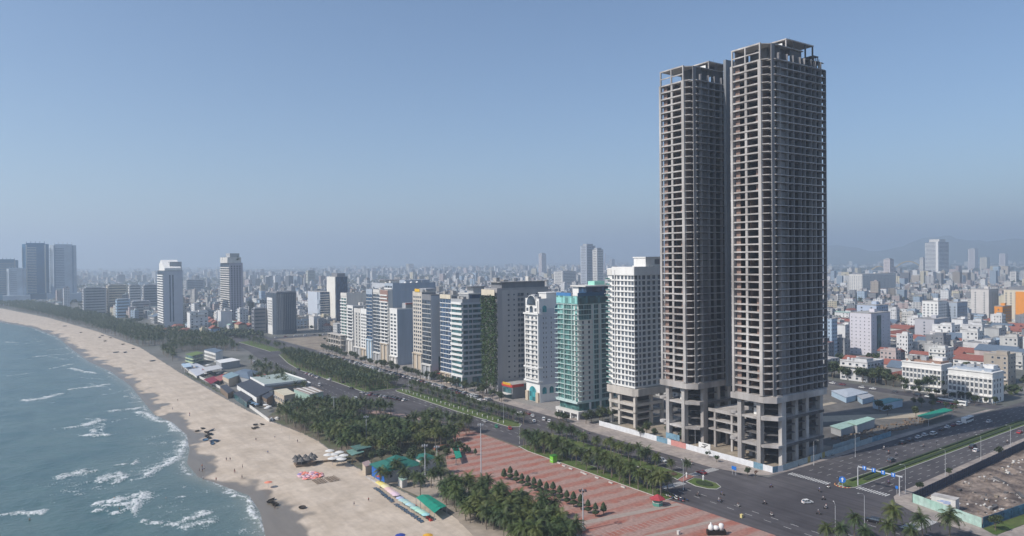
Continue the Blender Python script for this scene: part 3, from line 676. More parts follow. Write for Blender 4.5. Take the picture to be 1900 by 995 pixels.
# A: white tower with bare podium, next to the unfinished pair
t = block('white residential tower with grid of dark windows above a bare concrete podium', 280.3, 289, 22, 21.5, 87.0, WHITE)
for o in t.children:
    if o.name.startswith('wall'): bpy.data.objects.remove(o)
bx('wall', .3, .3, 21.5, 22, 21.5, 86.6, WHITE, t)
n = 20; dz = (83.8-22.0)/n
for k in range(n+1):
    z = 21.9+k*dz
    fbx(t, 'floor_band', 'f', 0, 21.5, z-.1, z+.75, -.3, .28, WHITE); fbx(t, 'floor_band', 's', -.28, 22, z-.1, z+.75, -.3, .28, WHITE)
for k in range(n):
    z = 21.9+k*dz+.75+(dz-.85)/2
    for u in (1.2, 3.6, 6.4, 9.3, 12.4): ob('window', window_mesh(1.7, dz-.95, 'f', FRAME, GLASS, 1), t, (.27, u+.3, z))
    ob('window', window_mesh(3.0, dz-.95, 'f', FRAME, GLASS, 2), t, (.27, 16.2, z))
    for u in (1.3, 4.3, 7.4, 11.2, 15.2, 19.4): ob('window', window_mesh(1.2 if u == 4.3 else 2.1, dz-.95, 's', FRAME, GLASS, 1), t, (u, .27, z))
    bx('balcony', -1.2, 18.4, z-dz/2, .2, 21.9, z-dz/2+.18, WHITE, t)
    bx('balustrade', -1.2, 18.4, z-dz/2+.18, -1.12, 21.9, z-dz/2+1.1, GLASSG, t)
fbx(t, 'column', 'f', 15.0, 15.5, 21.5, 86.6, .25, .6, WHITE)
fbx(t, 'crown_band', 'f', 0, 17.5, 83.9, 88.4, -.3, .35, WHITE); fbx(t, 'crown_band', 's', -.35, 22, 83.9, 88.4, -.3, .35, WHITE)
fbx(t, 'crown_band', 'f', 17.6, 21.5, 83.9, 87.2, -.3, .35, OFFW)
bx('plant_room', 10, 1.2, 87, 22, 10.5, 93.2, WHITE, t); bx('plant_room_roof', 9.6, .8, 93.2, 22.3, 10.9, 93.8, WHITE, t); bx('plant_room_base', 9.4, .5, 86.8, 22.4, 11, 88.9, WHITE, t)
bx('opening', 17, 1.14, 89.6, 20.8, 1.2, 92.4, DGREY, t)
for u, y in ((12.2,1.14),(15.4,1.14)): bx('opening', u, .44, 87.6, u+.6, .5, 88.8, DGREY, t)
PODC = mat('pale_podium_concrete', (.50,.46,.41), .85, .2, .3, streak=True)
MB().prism([(-1.2,21.6),(-1.2,1),(1,-1.4),(23,-1.4),(23,21.6)], 17.4, 21.4).build('podium_band', PODC, t)
for a in ((0,0),(0,12.2),(0,19.2),(12,0),(20.5,0),(12,19),(20,19),(12,10)): bx('podium_column', a[0], a[1], 0, a[0]+1.6, a[1]+1.6, 17.4, PODC, t)
for z, th, o in ((4.4,.5,.8),(8.4,.7,0),(13.2,1.6,-.2)): bx('podium_slab', o, o, z-th, 22, 21.2, z, PODC, t)
bx('podium_core', 5, 6, .1, 19, 17, 17.3, CONCD, t)
# B: green glass tower
t = block('green glass tower with white floor lines and a blue glazed roof storey', 268.6, 323, 30, 19.6, 71, GREENFR)
for o in list(t.children):
    if o.name.startswith(('wall', 'parapet')): bpy.data.objects.remove(o)
bx('wall', .5, .5, 9.5, 29.5, 19.6, 70.6, OFFW, t)
n = 19; dz = (66.5-10.5)/n
GREENP = glassmat('green_panel', (.17, .36, .33), .2)
for k in range(n+1):
    z = 10.5+k*dz; hi = k >= n-3
    fbx(t, 'floor_band', 'f', -.3, 19.8, z-.14, z+.16, -.5, .3, GREENFR); fbx(t, 'floor_band', 's', -.3, 29.5, z-.14, z+.16, -.5, .12, GREENFR)
    if k == n: break
    for u0, u1 in ((1.2,3.2),(4.2,5.5),(5.55,12.6),(12.65,17),(17.2,19.4)):
        wmid = u1-u0 > 5
        ob('window', window_mesh(u1-u0-.1, dz-.35, 'f', GREENFR, GLASSG if (wmid or not hi) else GREENP, 3 if wmid else 1), t, (.48, (u0+u1)/2, z+dz/2))
    bx('balcony', -1.3, 17.2, z-.12, .4, 20.6, z+.05, GREENFR, t)
    bx('balcony', -1.0, -.6, z-.12, .4, 1.3, z+.05, WHITE, t); bx('balustrade', -1.0, -.6, z+.05, -.92, 1.3, z+.95, GLASSG, t)
    if hi:
        ob('window', window_mesh(9.6, dz-.35, 's', GREENFR, GLASST, 4), t, (5.6, .48, z+dz/2))
    else:
        for u, wd in ((4.0,1.3),(8.6,1.4)): ob('window', window_mesh(wd, 1.5, 's', FRAME, GLASS, 0), t, (u, .48, z+dz/2))
        bx('balcony', 1.0, -.9, z-.12, 3.0, .5, z+.05, GREENFR, t)
    for u, wd in ((14.0,3.6),(21.0,5.6),(27.2,3.8)): ob('window', window_mesh(wd, dz-.5, 's', GREENFR, GLASST, 1), t, (u, .48, z+dz/2))
for u in (5.4, 12.6): fbx(t, 'mullion', 'f', u-.18, u+.18, 10.5, 67, .0, .5, GREENFR)
for u in (11.6, 16.8, 24.4): fbx(t, 'mullion', 's', u-.2, u+.2, 10.5, 67, .0, .35, GREENFR)
for a in ((-.2,-.2,30,.3),(-.2,.3,.3,19.8)): bx('glass_parapet', a[0], a[1], 66.9, a[2], a[3], 71.4, GLASST if a[0] < a[2]-10 else GREENP, t)
bx('glass_parapet', -.25, 6, 71.4, .3, 19.8, 73.2, mat('blue_screen', (.06,.20,.42), .5, .1, 1), t)
bx('glass_parapet', 0, -.25, 71.4, 20, .25, 73.4, mat('navy_screen', (.03,.09,.16), .4, .1, 1), t)
bx('roof_storey', 9, 3, 70.8, 29, 15, 76.6, GLASSB, t); bx('roof_storey_roof', 7.5, 2, 76.6, 30, 16, 77.3, OFFW, t); bx('roof_storey_wall', 8.9, 10, 71, 10, 15.2, 76.5, WHITE, t)
tr = MB()
for i in range(16): tr.lathe([(.1,0),(1.0,.3),(.1,.9)], 6, c=(6+i*1.1+RND.random(), 1.4+RND.random()*1.2, 71.9))
stuff(tr.build('roof_parasols', WHITE, t))
m = MB(); 
for i in range(20):
    a = 2*math.pi*i/20; b = 2*math.pi*(i+1)/20
    m.tube([(24+2.2*math.cos(a), -.7, 72.2+2.6*math.sin(a)), (24+2.2*math.cos(b), -.7, 72.2+2.6*math.sin(b))], [.42,.42], 6)
m.build('round_frame', OFFW, t)
bx('helipad_box', 18, 6, 77.3, 26, 12, 79.6, mat('mint_panel', (.30,.62,.50), .6, .05, 1), t)
bx('base_wall', 1.5, 1.5, 0, 29, 18.5, 9.4, GREY, t)
bx('base_glass', .9, .6, 4.6, 28, 18.6, 9.4, GLASSG, t)
bx('base_beam', -1.0, -.8, 3.4, 30, 20.4, 5.0, OFFW, t)
for u in (0, 6.5, 13, 19): bx('base_column', -.9, u-.4, 0, .1, u+.6, 3.4, WHITE, t)
for u in (8, 16, 24): bx('base_column', u, -.6, 0, u+.9, .2, 9.4, WHITE, t)
bx('canopy', -1.2, 0, 9.3, 30, 19.8, 10.3, GREENFR, t)
# C: white ornate hotel with arches
t = block('white ornate hotel with arched crown and stepped balconies, beside the green glass tower', 281, 377, 20, 15, 67, WHITE)
bx('side_wall', .1, -.06, 11.5, 20, 0, 61, mat('pale_grey_side', (.52,.54,.57), .8, .1, .3, streak=True), t)
n = 13; dz = (56.5-15)/n
for k in range(n):
    z = 15+k*dz
    bx('balcony', -1.1, 1.0, z-.2, 0, 14, z+.1, WHITE, t); bx('balustrade', -1.1, 1.0, z+.1, -.98, 14, z+.95, OFFW, t)
    for u in (3, 7.5, 12): ob('window', window_mesh(1.9, 1.9, 'f', WHITE, GLASS, 1), t, (0, u, z+1.4))
    bx('balcony_bay', -1.5, 6.2, z-.3, -1.0, 8.8, z+.95, WHITE, t)
    for u in (3.2, 5.4, 9.6, 14.2): ob('window', window_mesh(.7 if u < 12 else .6, 1.3, 's', WHITE, GLASS, 0), t, (u, -.06, z+1.5))
for z in (13.6, 22.6, 57.6): bx('cornice', -1.6, -.7, z-.5, 2.2, 15.6, z+.5, WHITE, t)
fbx(t, 'pilaster', 'f', 0, 1.0, 14, 58, 0, 1.0, WHITE); fbx(t, 'pilaster', 'f', 14, 15, 14, 58, 0, 1.0, WHITE)
def arch_mesh(w_, h, mats, face):
    m = MB(); N = 10; r = w_/2
    pts = [(-r,0),(r,0)]+[(r*math.cos(a*math.pi/N), h-r+r*math.sin(a*math.pi/N)) for a in range(N+1)]
    ro = r+.35; po = [(-ro,-.2),(ro,-.2)]+[(ro*math.cos(a*math.pi/N), h-r+ro*math.sin(a*math.pi/N)) for a in range(N+1)]
    for P_, d, mi in ((po, .15, 0), (pts, .25, 1)):
        b = len(m.v); k = len(P_)
        for q in (0, -d): m.v += [((q, p[0], p[1]) if face == 'f' else (p[0], q, p[1])) for p in P_]
        m.f.append(tuple(range(b+k, b+2*k))); m.m.append(mi); m.f.append(tuple(range(b+k-1, b-1, -1))); m.m.append(mi)
        for i in range(k): j = (i+1)%k; m.f.append((b+i,b+j,b+k+j,b+k+i)); m.m.append(mi)
    return m.mesh('arched_window', mats)
TEALW = glassmat('teal_arch_glass', (.04,.22,.24), .2)
ob('arched_window', arch_mesh(7.5, 9.6, [WHITE, TEALW], 'f'), t, (-.1, 7.5, .4))
am = arch_mesh(3.4, 4.4, [WHITE, TEALW], 's')
for u in (3.6, 9.4, 14.6): ob('arched_window', am, t, (u, -.02, 5.6))
for u in (4.2, 14.6): ob('arched_window', am, t, (u, -.07, 58.6))
bx('entrance_pier', -1.2, .4, 0, .2, 3.2, 6.5, ORANGE2 if 'ORANGE2' in globals() else BEIGE, t); bx('entrance_pier', -1.2, 11.8, 0, .2, 14.6, 6.5, BEIGE, t)
bx('crown_wall', -.6, 1, 58.2, 1.2, 14, 66, WHITE, t)
ob('arched_window', arch_mesh(9.5, 6.2, [WHITE, GLASS], 'f'), t, (-.65, 7.5, 63.2)); ob('arched_window', arch_mesh(3.6, 4.4, [WHITE, GLASS], 'f'), t, (-.65, 7.5, 58.4))
for u in (3, 12): ob('window', window_mesh(2.2, 2.2, 'f', WHITE, GLASS, 1), t, (-.6, u, 60.2))
bx('roof_house', 9, 4, 66.9, 19, 12, 70.5, WHITE, t); bx('cornice', 8.5, 3.5, 70.5, 19.5, 12.5, 71.1, WHITE, t); clutter(t, 8, 14, 67, 2)
# D: dark grey hotel, narrow front grown over by creepers
t = block('grey slab hotel whose narrow front is wholly covered by a hanging green creeper', 273, 414, 44, 16.5, 73, mat('taupe_render', (.34,.33,.33), .85, .14, .2, streak=True))
bx('side_wall', 4, -.05, 6, 44, 0, 72, mat('warm_grey_side', (.40,.385,.37), .85, .14, .25, streak=True), t)
n = 17; dz = 3.55
for k in range(n):
    z = 12+k*dz
    for u, wd in ((9.4,1.3),(14,1.0),(18,1.6),(20.8,2.6),(25.6,1.0),(33.5,1.0),(39,.8)): ob('window', window_mesh(wd, 1.7 if 15 < u < 22 else .9, 's', DGREY, GLASS, 0), t, (u, -.05, z))
    bx('window_ledge', 16.9, -.45, z-1.25, 21.8, -.05, z-1.05, DGREY, t)
sg = bx('roof_sign', -2.6, -.5, 68.6, -2.2, 16, 72.6, CREAM, t)
bx('roof_storey', 5, 1.5, 73, 42, 15, 77.3, DGREY, t); bx('roof_storey_roof', 3, .3, 77.3, 43.6, 16, 77.8, ROOFG, t); clutter(t, 40, 14, 77.8, 5)
# E: white banded hotel
t = block('white and glass banded hotel with wavy white balconies left of the creeper front', 270.3, 456, 22, 16, 64, GREY)
n = 14; dz = (61-8)/n
for k in range(n+1):
    z = 8+k*dz
    mm = MB(); N = 8; pts = [(-.9-.55*math.sin(i/N*math.pi*(1.5 if k % 2 else 1)+k), 16.1*i/N) for i in range(N+1)]
    mm.prism([(0,-.25)]+[(p[0], p[1]-.25 if i == 0 else p[1]) for i, p in enumerate(pts)]+[(0,16.1)], z-.45, z+1.15)
    mm.build('balcony', WHITE, t)
    fbx(t, 'spandrel', 's', -.8, 22, z-.5, z+.95, 0, .35, mat('grey_white_panel', (.46,.48,.50), .6, .08, .3), )
    if k < n:
        fbx(t, 'glazing', 'f', .5, 15.6, z+1.2, z+dz-.5, 0, .08, GLASST)
        for u0, u1 in ((1,4.5),(5.6,8.2),(9,21)): fbx(t, 'glazing', 's', u0, u1, z+1.0, z+dz-.55, 0, .06, GLASST)
for a in ((0,.2),(0,7.5),(0,14.8)): bx('base_column', -1, a[1], 0, -.1, a[1]+.9, 7.6, WHITE, t)
bx('base_glass', 8, -.1, 1, 18, 0, 7.2, GLASST, t); bx('base_glass', -.06, 1.2, .4, 0, 14.6, 7, GLASST, t)
bx('base_panel', -.1, -.3, .3, 3.4, -.05, 7.3, GLASSG, t)
bx('roof_storey', 6, 1, 64, 21.6, 15, 68, GREY, t); bx('glazing', 7, .9, 64.8, 20, 1, 67.4, GLASSB, t); bx('roof_storey_roof', 5.5, .4, 68, 22, 15.4, 68.6, OFFW, t)
bx('roof_storey', 12, 4, 68.6, 21.6, 13, 73, GREY, t); bx('roof_slab', 9, 3, 73, 22, 15, 73.4, DGREY, t); clutter(t, 6, 14, 64, 3)
def hotel(label, X, Y, W, D, H, wall, style, ncol=3, fr=FRAME, gl=GLASS, side=None, base=None, z0=8.0, dz=3.3, sign=None, topc=None, n_clut=3, band=WHITE, sidewin=()):
    t = block(label, X, Y, W, D, H, wall)
    if side: bx('side_wall', .1, -.06, 0, W, 0, H-.4, side, t)
    n = int((H-1.2-z0)/dz)
    for k in range(n):
        z = z0+k*dz
        if style == 'win':
            for u in us_(D, ncol): ob('window', window_mesh((D-1.6)/ncol*.62, dz*.52, 'f', fr, gl, 0 if ncol > 3 else 1), t, (0, u, z+dz*.5))
        elif style == 'balc':
            bx('balcony', -1.1, .3, z-.15, 0, D-.3, z+.05, band, t); bx('balustrade', -1.1, .3, z+.05, -1.0, D-.3, z+.95, band, t)
            for u in us_(D, ncol): ob('window', window_mesh((D-1.6)/ncol*.78, dz*.66, 'f', fr, gl, 1), t, (0, u, z+dz*.52))
        elif style == 'glass':
            for u in us_(D, ncol, .3): ob('window', window_mesh((D-.6)/ncol-.2, dz-.55, 'f', fr, gl, 1), t, (0, u, z+dz*.5))
            bx('floor_band', -.35, 0, z-.22, 0, D, z+.18, band, t)
        elif style == 'strip':
            for i, u in enumerate(us_(D, ncol)):
                if i % 2 == 0: ob('window', window_mesh((D-1.6)/ncol*.55, dz*.72, 'f', fr, gl, 0), t, (0, u, z+dz*.5))
        for u in sidewin: ob('window', window_mesh(.9, 1.1, 's', fr, GLASS, 0), t, (u, -.06, z+dz*.5))
    if style == 'strip':
        for u in us_(D, ncol): bx('fin', -.4, u-.14+(D-1.6)/ncol/2, z0, 0, u+.14+(D-1.6)/ncol/2, H-3, OFFW, t)
    bx('base_wall', -.12, .4, 0, 0, D-.4, z0-1.2, base or GREY, t)
    for i in range(3): u = .4+(D-1.6)*i/2; bx('base_column', -1.2, u, 0, -.5, u+.7, z0-.6, OFFW, t)
    bx('base_canopy', -1.4, 0, z0-1.1, 0, D, z0-.3, OFFW if base is None else base, t)
    if sign: bx('roof_sign', -.5, .6, H-2.6, -.2, D-.6, H+.6, sign, t)
    if topc: bx('top_panel', -.3, 0, H-topc[1], 0, D, H+.4, topc[0], t)
    clutter(t, W, D, H, n_clut); return t
hotel('narrow hotel with blue glazed bays and cream sign, left of the banded hotel', 272, 475.1, 26, 17.2, 66.5, OFFW, 'glass', 4, FRAME, GLASSB, side=GREY, dz=3.5, sign=CREAM, base=BEIGE)
t = hotel('tall narrow hotel with dark glass front and windowless pale side wall', 268, 499.6, 24, 15.2, 66, DGREY, 'glass', 3, DGREY, GLASS, side=mat('pale_side_render', (.46,.48,.51), .8, .08, .2, streak=True), dz=3.6, band=OFFW, z0=12)
bx('side_glazing', 6, -.14, 5, 13.5, -.06, 18, GLASST, t); bx('awning', 1.5, -5, 4.4, 9, -.1, 5.2, RED, t)
t = hotel('beige hotel with small paired windows and a yellow roof sign', 287, 551.2, 16, 17, 66, mat('pale_beige_render', (.56,.51,.44), .75, .14, .25, streak=True), 'win', 4, OFFW, GLASS, dz=3.3, z0=14, side=DGREY, base=BEIGE)
bx('roof_sign', -.6, 3, 66.4, -.3, 12, 68.8, mat('yellow_sign', (.75,.45,.03), .5, .05, 1), t)
bx('roof_storey', 5, 2, 66, 15, 14, 69, GREY, t)
t = hotel('narrow white hotel beside a blank grey side wall with a round emblem', 282, 589.1, 36, 15.6, 50, WHITE, 'win', 2, WHITE, GLASS, dz=3.2, side=BLUEGREY, base=OFFW, z0=8)
bx('roof_storey', 9, 1, 50, 17, 8, 55, GREY, t); bx('awning', 8.5, -.8, 54, 17, 1, 55.2, mat('faded_red', (.34,.12,.11), .7, .1, 1), t)
m = MB(); m.lathe([(1.9,0),(1.9,.15)], 16); o = m.build('round_emblem', mat('emblem_navy', (.03,.05,.12), .6, .05, 1), t, (31, -.08, 47)); o.rotation_euler = (math.pi/2, 0, 0)
for z, w_ in ((43.4,5.6),(41.8,3.2)): bx('wall_lettering', 31-w_/2, -.16, z, 31+w_/2, -.06, z+.9, mat('emblem_navy', (0,0,0)), t)
BG = hotel('wide blue-grey slab hotel rising behind the narrow white one', 285.8, 605.4, 44, 17, 72, BLUEGREY, 'balc', 3, FRAME, GLASS, dz=3.3, side=BLUEGREY)
for u in (6, 12, 18): m = MB().lathe([(1.5,0),(1.1,1.2),(.2,1.7)], 8); m.build('roof_parasol', WHITE, BG, (u+8, 2.5, 72.2))
bx('roof_storey', 14, 4, 72, 40, 15, 75, BLUEGREY, BG)
for u in (9, 12, 15, 22, 26): ob('window', window_mesh(1.8, 1.6, 's', OFFW, GLASS, 0), BG, (u, 0, 66.5))
hotel('slim hotel with grey glass bays between the brown striped one and the blue glass one', 281, 622.4, 26, 15.4, 66, OFFW, 'glass', 2, FRAME, GLASS, dz=3.2, sign=OFFW)
hotel('slim hotel with white balconies and a brown striped top storey', 281, 605.3, 4.6, 16.6, 66, OFFW, 'balc', 2, FRAME, GLASS, dz=3.1, topc=(mat('brown_stripe',(.30,.19,.16),.7,.2,2),10), base=BEIGE, z0=18, n_clut=0)
hotel('narrow hotel with a deep blue glass front crossed by white floor lines', 280, 638.2, 24, 14, 66, BLUEGREY, 'glass', 2, BLUEGREY, GLASSB, dz=3.3, base=PALEBLUE, z0=19, band=OFFW)
hotel('narrow cream hotel with small arched top windows, right of the strip windowed one', 284, 659, 22, 16.4, 46, WHITE, 'win', 3, OFFW, GLASS, dz=3.1, side=GREY, base=BEIGE)
hotel('narrow cream hotel with tall vertical strips between brown fins', 284, 675.8, 22, 16.6, 45.5, OFFW, 'strip', 4, OFFW, GLASS, dz=3.1, side=GREY)
hotel('narrow white hotel with bold white balcony bands and a red and white sign low down', 283, 692.9, 20, 15, 48, WHITE, 'balc', 1, FRAME, GLASS, dz=3.2, side=GREY, z0=14, base=OFFW)
hotel('slim pale green glass hotel with white slab edges at the far end of the row', 283, 708.2, 24, 16.6, 60, OFFW, 'balc', 2, FRAME, GLASSG, dz=3.2, z0=14, topc=(OFFW,3))
t = hotel('tall grey hotel rising behind the far end of the row with scattered dark openings', 310, 664, 30, 42, 70, mat('pale_grey_render',(.44,.46,.49),.8,.1,.2,streak=True), 'win', 6, GREY, GLASS, dz=3.4, sidewin=(4,10,17,23)); bx('roof_storey', 3, 4, 70, 26, 30, 73, OFFW, t); bx('roof_frame', 0, 8, 73.2, 28, 34, 73.7, DGREY, t)
t = thing('unfinished_building', 'low three storey concrete frame at the far end of the hotel row', 'building', (276, 709, 0))
for y in range(0, 37, 7):
    for x in (0, 5.2): bx('column', x, y, 0, x+.8, y+.8, 17.2, PODC, t)
for z in (7.4, 12.4, 17.5): bx('floor_slab', -.4, -.4, z-.6, 6.4, 36.6, z, PODC, t)
bx('core_wall', 3, 18, .1, 5, 33, 16.8, CONCD, t)
# low restaurant and annex between the creeper hotel and the ornate hotel
t = thing('restaurant', 'low corner restaurant with red fascia and yellow sign beside the creeper covered hotel', 'restaurant', (274, 398, 0))
bx('wall', 0, 0, 0, 14, 12, 9.5, DGREY, t); bx('glazing', -.1, 1, .6, 0, 11, 7.2, GLASST, t); bx('fascia', -.5, -.3, 7.8, -.1, 12.2, 9.6, RED, t); bx('fascia', -.1, -.3, 7.8, 9, -.05, 9.6, RED, t)
for i in range(7): bx('sign_letter', -.7, 1.6+i*1.35, 9.0, -.5, 2.5+i*1.35, 10.6, mat('yellow_sign', (.75,.45,.03), .5, .05, 1), t)
bx('roof', .2, .2, 9.5, 13.8, 11.8, 9.7, ROOFG, t); bx('awning', -4, .2, 3.4, -.5, 10, 3.7, OFFW, t)
t = thing('annex_building', 'plain two storey grey annex with two windows beside the low restaurant', 'building', (289, 396, 0))
bx('wall', 0, 0, 0, 24, 14, 9, GREY, t); bx('roof', -.2, -.2, 9, 24.2, 14.2, 9.3, ROOFG, t)
for u in (4, 8.5): ob('window', window_mesh(1.3, 1.5, 's', OFFW, GLASS, 0), t, (u, 0, 6))
bx('wall_base', -.1, -.1, 0, 24.1, 0, 3.4, CONCD, t)
# the creeper itself
def leafy(m, c, r, n, size, sq=(1,1,1), mi=0, rnd=RND, hollow=.55):
    for _ in range(n):
        while True:
            d = Vector((rnd.uniform(-1,1), rnd.uniform(-1,1), rnd.uniform(-1,1)))
            if hollow < d.length < 1: break
        p = Vector(c)+Vector((d.x*r*sq[0], d.y*r*sq[1], d.z*r*sq[2]))
        a = Vector((rnd.uniform(-1,1), rnd.uniform(-1,1), rnd.uniform(-.6,.6))).normalized()
        nrm = (d*.8+Vector((rnd.uniform(-1,1), rnd.uniform(-1,1), rnd.uniform(-.2,1.2)))*.6).normalized(); b = nrm.cross(a)
        if b.length < .1: continue
        b.normalize(); a = b.cross(nrm); s_ = size*rnd.uniform(.6, 1.4)
        m.quad(tuple(p-a*s_), tuple(p-b*s_*.6), tuple(p+a*s_), tuple(p+b*s_*.6), mi)
t = thing('creeper', 'tall dark green creeper hanging down the narrow front of the grey hotel', 'creeper', (272.8, 414, 0))
m = MB()
for k in range(46):
    z = 8+k*1.32; wv = 1.5*math.sin(k*.9)+.9*math.sin(k*2.1)
    leafy(m, (-1.4+.4*math.sin(k), 1.6+wv*.4, z), 2.3, 40, .55); leafy(m, (-1.6, 5.5, z), 2.6, 44, .55, (1,1.4,1)); leafy(m, (-1.5+.5*wv, 11, z), 2.6, 44, .55, (1,1.4,1)); leafy(m, (-1.2, 15.6+wv*.5, z), 2.2, 36, .55)
stuff(m.build('foliage', LEAFB, t))
m = MB()
for y in (2.5, 12): m.tube([(-1.5,y,0),(-1.2,y+.5,6),(-1,y,10)], [.45,.3,.2], 6)
m.build('stem', BARK, t)
# ------------------------------------------------------------------ vegetation
def palm_crown(seed, nf=26, L=4.5, seg=8, mi=0):
    r = random.Random(seed); m = MB()
    for i in range(nf):
        az = 2*math.pi*i*.382+r.uniform(-.2,.2); el = lerp(1.25, -.5, (i/nf)**.85)+r.uniform(-.1,.1); l = L*r.uniform(.85,1.1)
        p = Vector((0,0,0)); d = Vector((math.cos(az)*math.cos(el), math.sin(az)*math.cos(el), math.sin(el)))
        side = Vector((-math.sin(az), math.cos(az), 0)); pts = [p.copy()]; dirs = [d.copy()]
        for k in range(seg):
            p = p+d*(l/seg); d = (d+Vector((0,0,-.20-.05*k*.5))).normalized(); pts.append(p.copy()); dirs.append(d.copy())
        for k in range(seg):
            a, b = pts[k], pts[k+1]; t = (k+.5)/seg; w = (.3+1.15*math.sin(math.pi*min(1,t*1.15+.08)))*.85 if t < .9 else .35
            up = dirs[k].cross(side)
            m.tri(tuple(a-side*.05), tuple(a+side*.05), tuple(b), mi)
            for s in (-1, 1):
                for q in (0, .5):
                    c = a.lerp(b, q); c2 = a.lerp(b, q+.48)
                    tip = c.lerp(c2,.5)+side*s*w+dirs[k]*w*.45+Vector((0,0,-w*r.uniform(.25,.6)))
                    m.tri(tuple(c), tuple(c2), tuple(tip), mi)
    return m
PC = [palm_crown(i).mesh('crown', FROND if i % 3 else FRONDB) for i in range(6)]
def palm_trunk(seed, h):
    r = random.Random(seed); lx, ly = r.uniform(-.5,.5), r.uniform(-.5,.5); m = MB(); N = 5
    m.tube([(lx*(k/N)**2, ly*(k/N)**2, h*k/N) for k in range(N+1)], [.30]+[.20-.01*k for k in range(N)], 6); return m.mesh('trunk', TRUNK), (lx, ly, h)
PT = [palm_trunk(i, 5.6+i*.55) for i in range(6)]
PALMS = []     # x, y, scale, group label, group
def palm(x, y, s, label, group): PALMS.append((x, y, s, label, group))
def inpoly(x, y, poly):
    c = False; n = len(poly)
    for i in range(n):
        x1, y1 = poly[i]; x2, y2 = poly[i-1]
        if (y1 > y) != (y2 > y) and x < (x2-x1)*(y-y1)/(y2-y1)+x1: c = not c
    return c
def scatter(poly, n, dmin, rnd=RND, holes=()):
    xs = [p[0] for p in poly]; ys = [p[1] for p in poly]; out = []; tries = 0
    while len(out) < n and tries < n*60:
        tries += 1; x = rnd.uniform(min(xs), max(xs)); y = rnd.uniform(min(ys), max(ys))
        if not inpoly(x, y, poly) or any(inpoly(x, y, h) for h in holes): continue
        if any((x-a)**2+(y-b)**2 < dmin*dmin for a, b in out): continue
        out.append((x, y))
    return out
for px, py, s in ((1585,1000,.95),(1659,985,1.15),(1712,1004,1.05),(1762,1003,1.25),(1535,1008,.9),(1561,1016,.9),(1645,1010,.95),(1608,1022,.9),(1690,1022,.9)):
    x, y = G(px, py); palm(x, y, s, None, 'coconut palms at the lower right road corner')
for x, y in scatter([(206.6,198),(206,286),(209,295),(213,295),(213.4,202)], 52, 2.3): palm(x, y, RND.uniform(.8,1.05), 'coconut palm in the dense strip between the red plaza and the avenue', 'palms between plaza and avenue')
for x, y in scatter([(230.6,226),(230,300),(236,301),(236.6,226)], 16, 3.6): palm(x, y, RND.uniform(.72,.95), 'coconut palm on the near grass median of the avenue', 'palms on the near median')
for i in range(12): palm(236.2-.1*RND.random(), 213+i*8.4, .66+.1*RND.random(), 'small coconut palm in the single row along the tower side of the median', 'palms along the tower side of the median')
for x, y in scatter([(131.5,196),(132.2,212),(132.8,232),(137,250),(143,253),(150,240),(154,226),(155,205),(150,180),(133,180)], 95, 2.1): palm(x, y, RND.uniform(.8,1.08), 'coconut palm in the dense grove between the sand and the red plaza', 'grove of palms beside the plaza')
x, y = G(1027, 962); palm(x, y, .95, 'lone coconut palm at the right edge of the grove beside the teal cabinet', 'grove of palms beside the plaza')
GROVE = [(127.5,334),(131,372),(129,400),(125.5,424),(134,442),(152,458),(170,434),(186,426),(187,372),(203,358),(204,336),(186,322),(170,316),(150,318),(140,322)]
LAWNH = [(158,368),(176,364),(188,376),(184,396),(168,402),(156,390)]
for x, y in scatter(GROVE, 265, 2.6, holes=[LAWNH]): palm(x, y, RND.uniform(.8,1.1), 'coconut palm in the park grove around the lawn', 'palms of the park grove')
for i in range(40): palm(236.4+RND.uniform(-.8,1.2), 334+i*3.6, RND.uniform(.7,.9), 'coconut palm in the long row on the hotel side of the middle median', 'palms along the middle median')
for x, y in scatter([(226.5,345),(225.5,470),(229,470),(229,345)], 10, 8): palm(x, y, RND.uniform(.7,.85), 'coconut palm on the sea side of the middle median', 'palms along the middle median')
for px, py in ((549,795),(556,800),(706,905),(735,892),(780,925),(752,900),(800,905),(818,902),(768,905),(720,895),(760,880),(790,885),(812,880)):
    x, y = G(px, py); palm(x, y, RND.uniform(.8,1.05), 'coconut palm near the green roofed beach building', 'palms about the beach buildings')
for x, y in scatter([(206.5,486),(205.6,544),(204.5,619.5),(210,670),(222,735),(233,735),(235.6,650),(235.4,500),(234,486)], 330, 2.9): palm(x, y, RND.uniform(.75,1.0), 'coconut palm on the wide planted far median of the avenue', 'palms on the far median')
for x, y in scatter([(172,500),(150,560),(158,600),(176,650),(186,660),(178,545)], 60, 3.2): palm(x, y, RND.uniform(.75,1.0), 'coconut palm between the restaurants and the avenue', 'palms behind the restaurants')
for x, y in scatter([(130,690),(160,640),(180,680),(196,760),(206,900),(150,900),(122,800)], 330, 4.0): palm(x, y, RND.uniform(.75,1.1), 'coconut palm in the belt of trees beyond the white beach house', 'palms beyond the beach house')
for x, y in scatter([(238,760),(236,880),(222,880),(224,760)], 30, 4): palm(x, y, .8, 'coconut palm on the wide planted far median of the avenue', 'palms on the far median')
def _clear(q):
    u = PJ(q[0], q[1], 0); return 330 < u[0] < 462 and 652 < u[1] < 712
PALMS = [q for q in PALMS if not _clear(q)]
PALMS.sort(key=lambda p: PJ(p[0], p[1], 5)[2])
vis = []
for p in PALMS:
    u = PJ(p[0], p[1], 6); (vis.append(p) if -30 < u[0] < 1930 and -30 < u[1] < 1100 else None)
low_labels = ['leftmost','second from left','third from left','fourth from left','fifth from left','sixth from left','seventh from left','eighth from left','rightmost']
corner = sorted([p for p in vis if p[3] is None], key=lambda p: PJ(p[0], p[1], 6)[0])
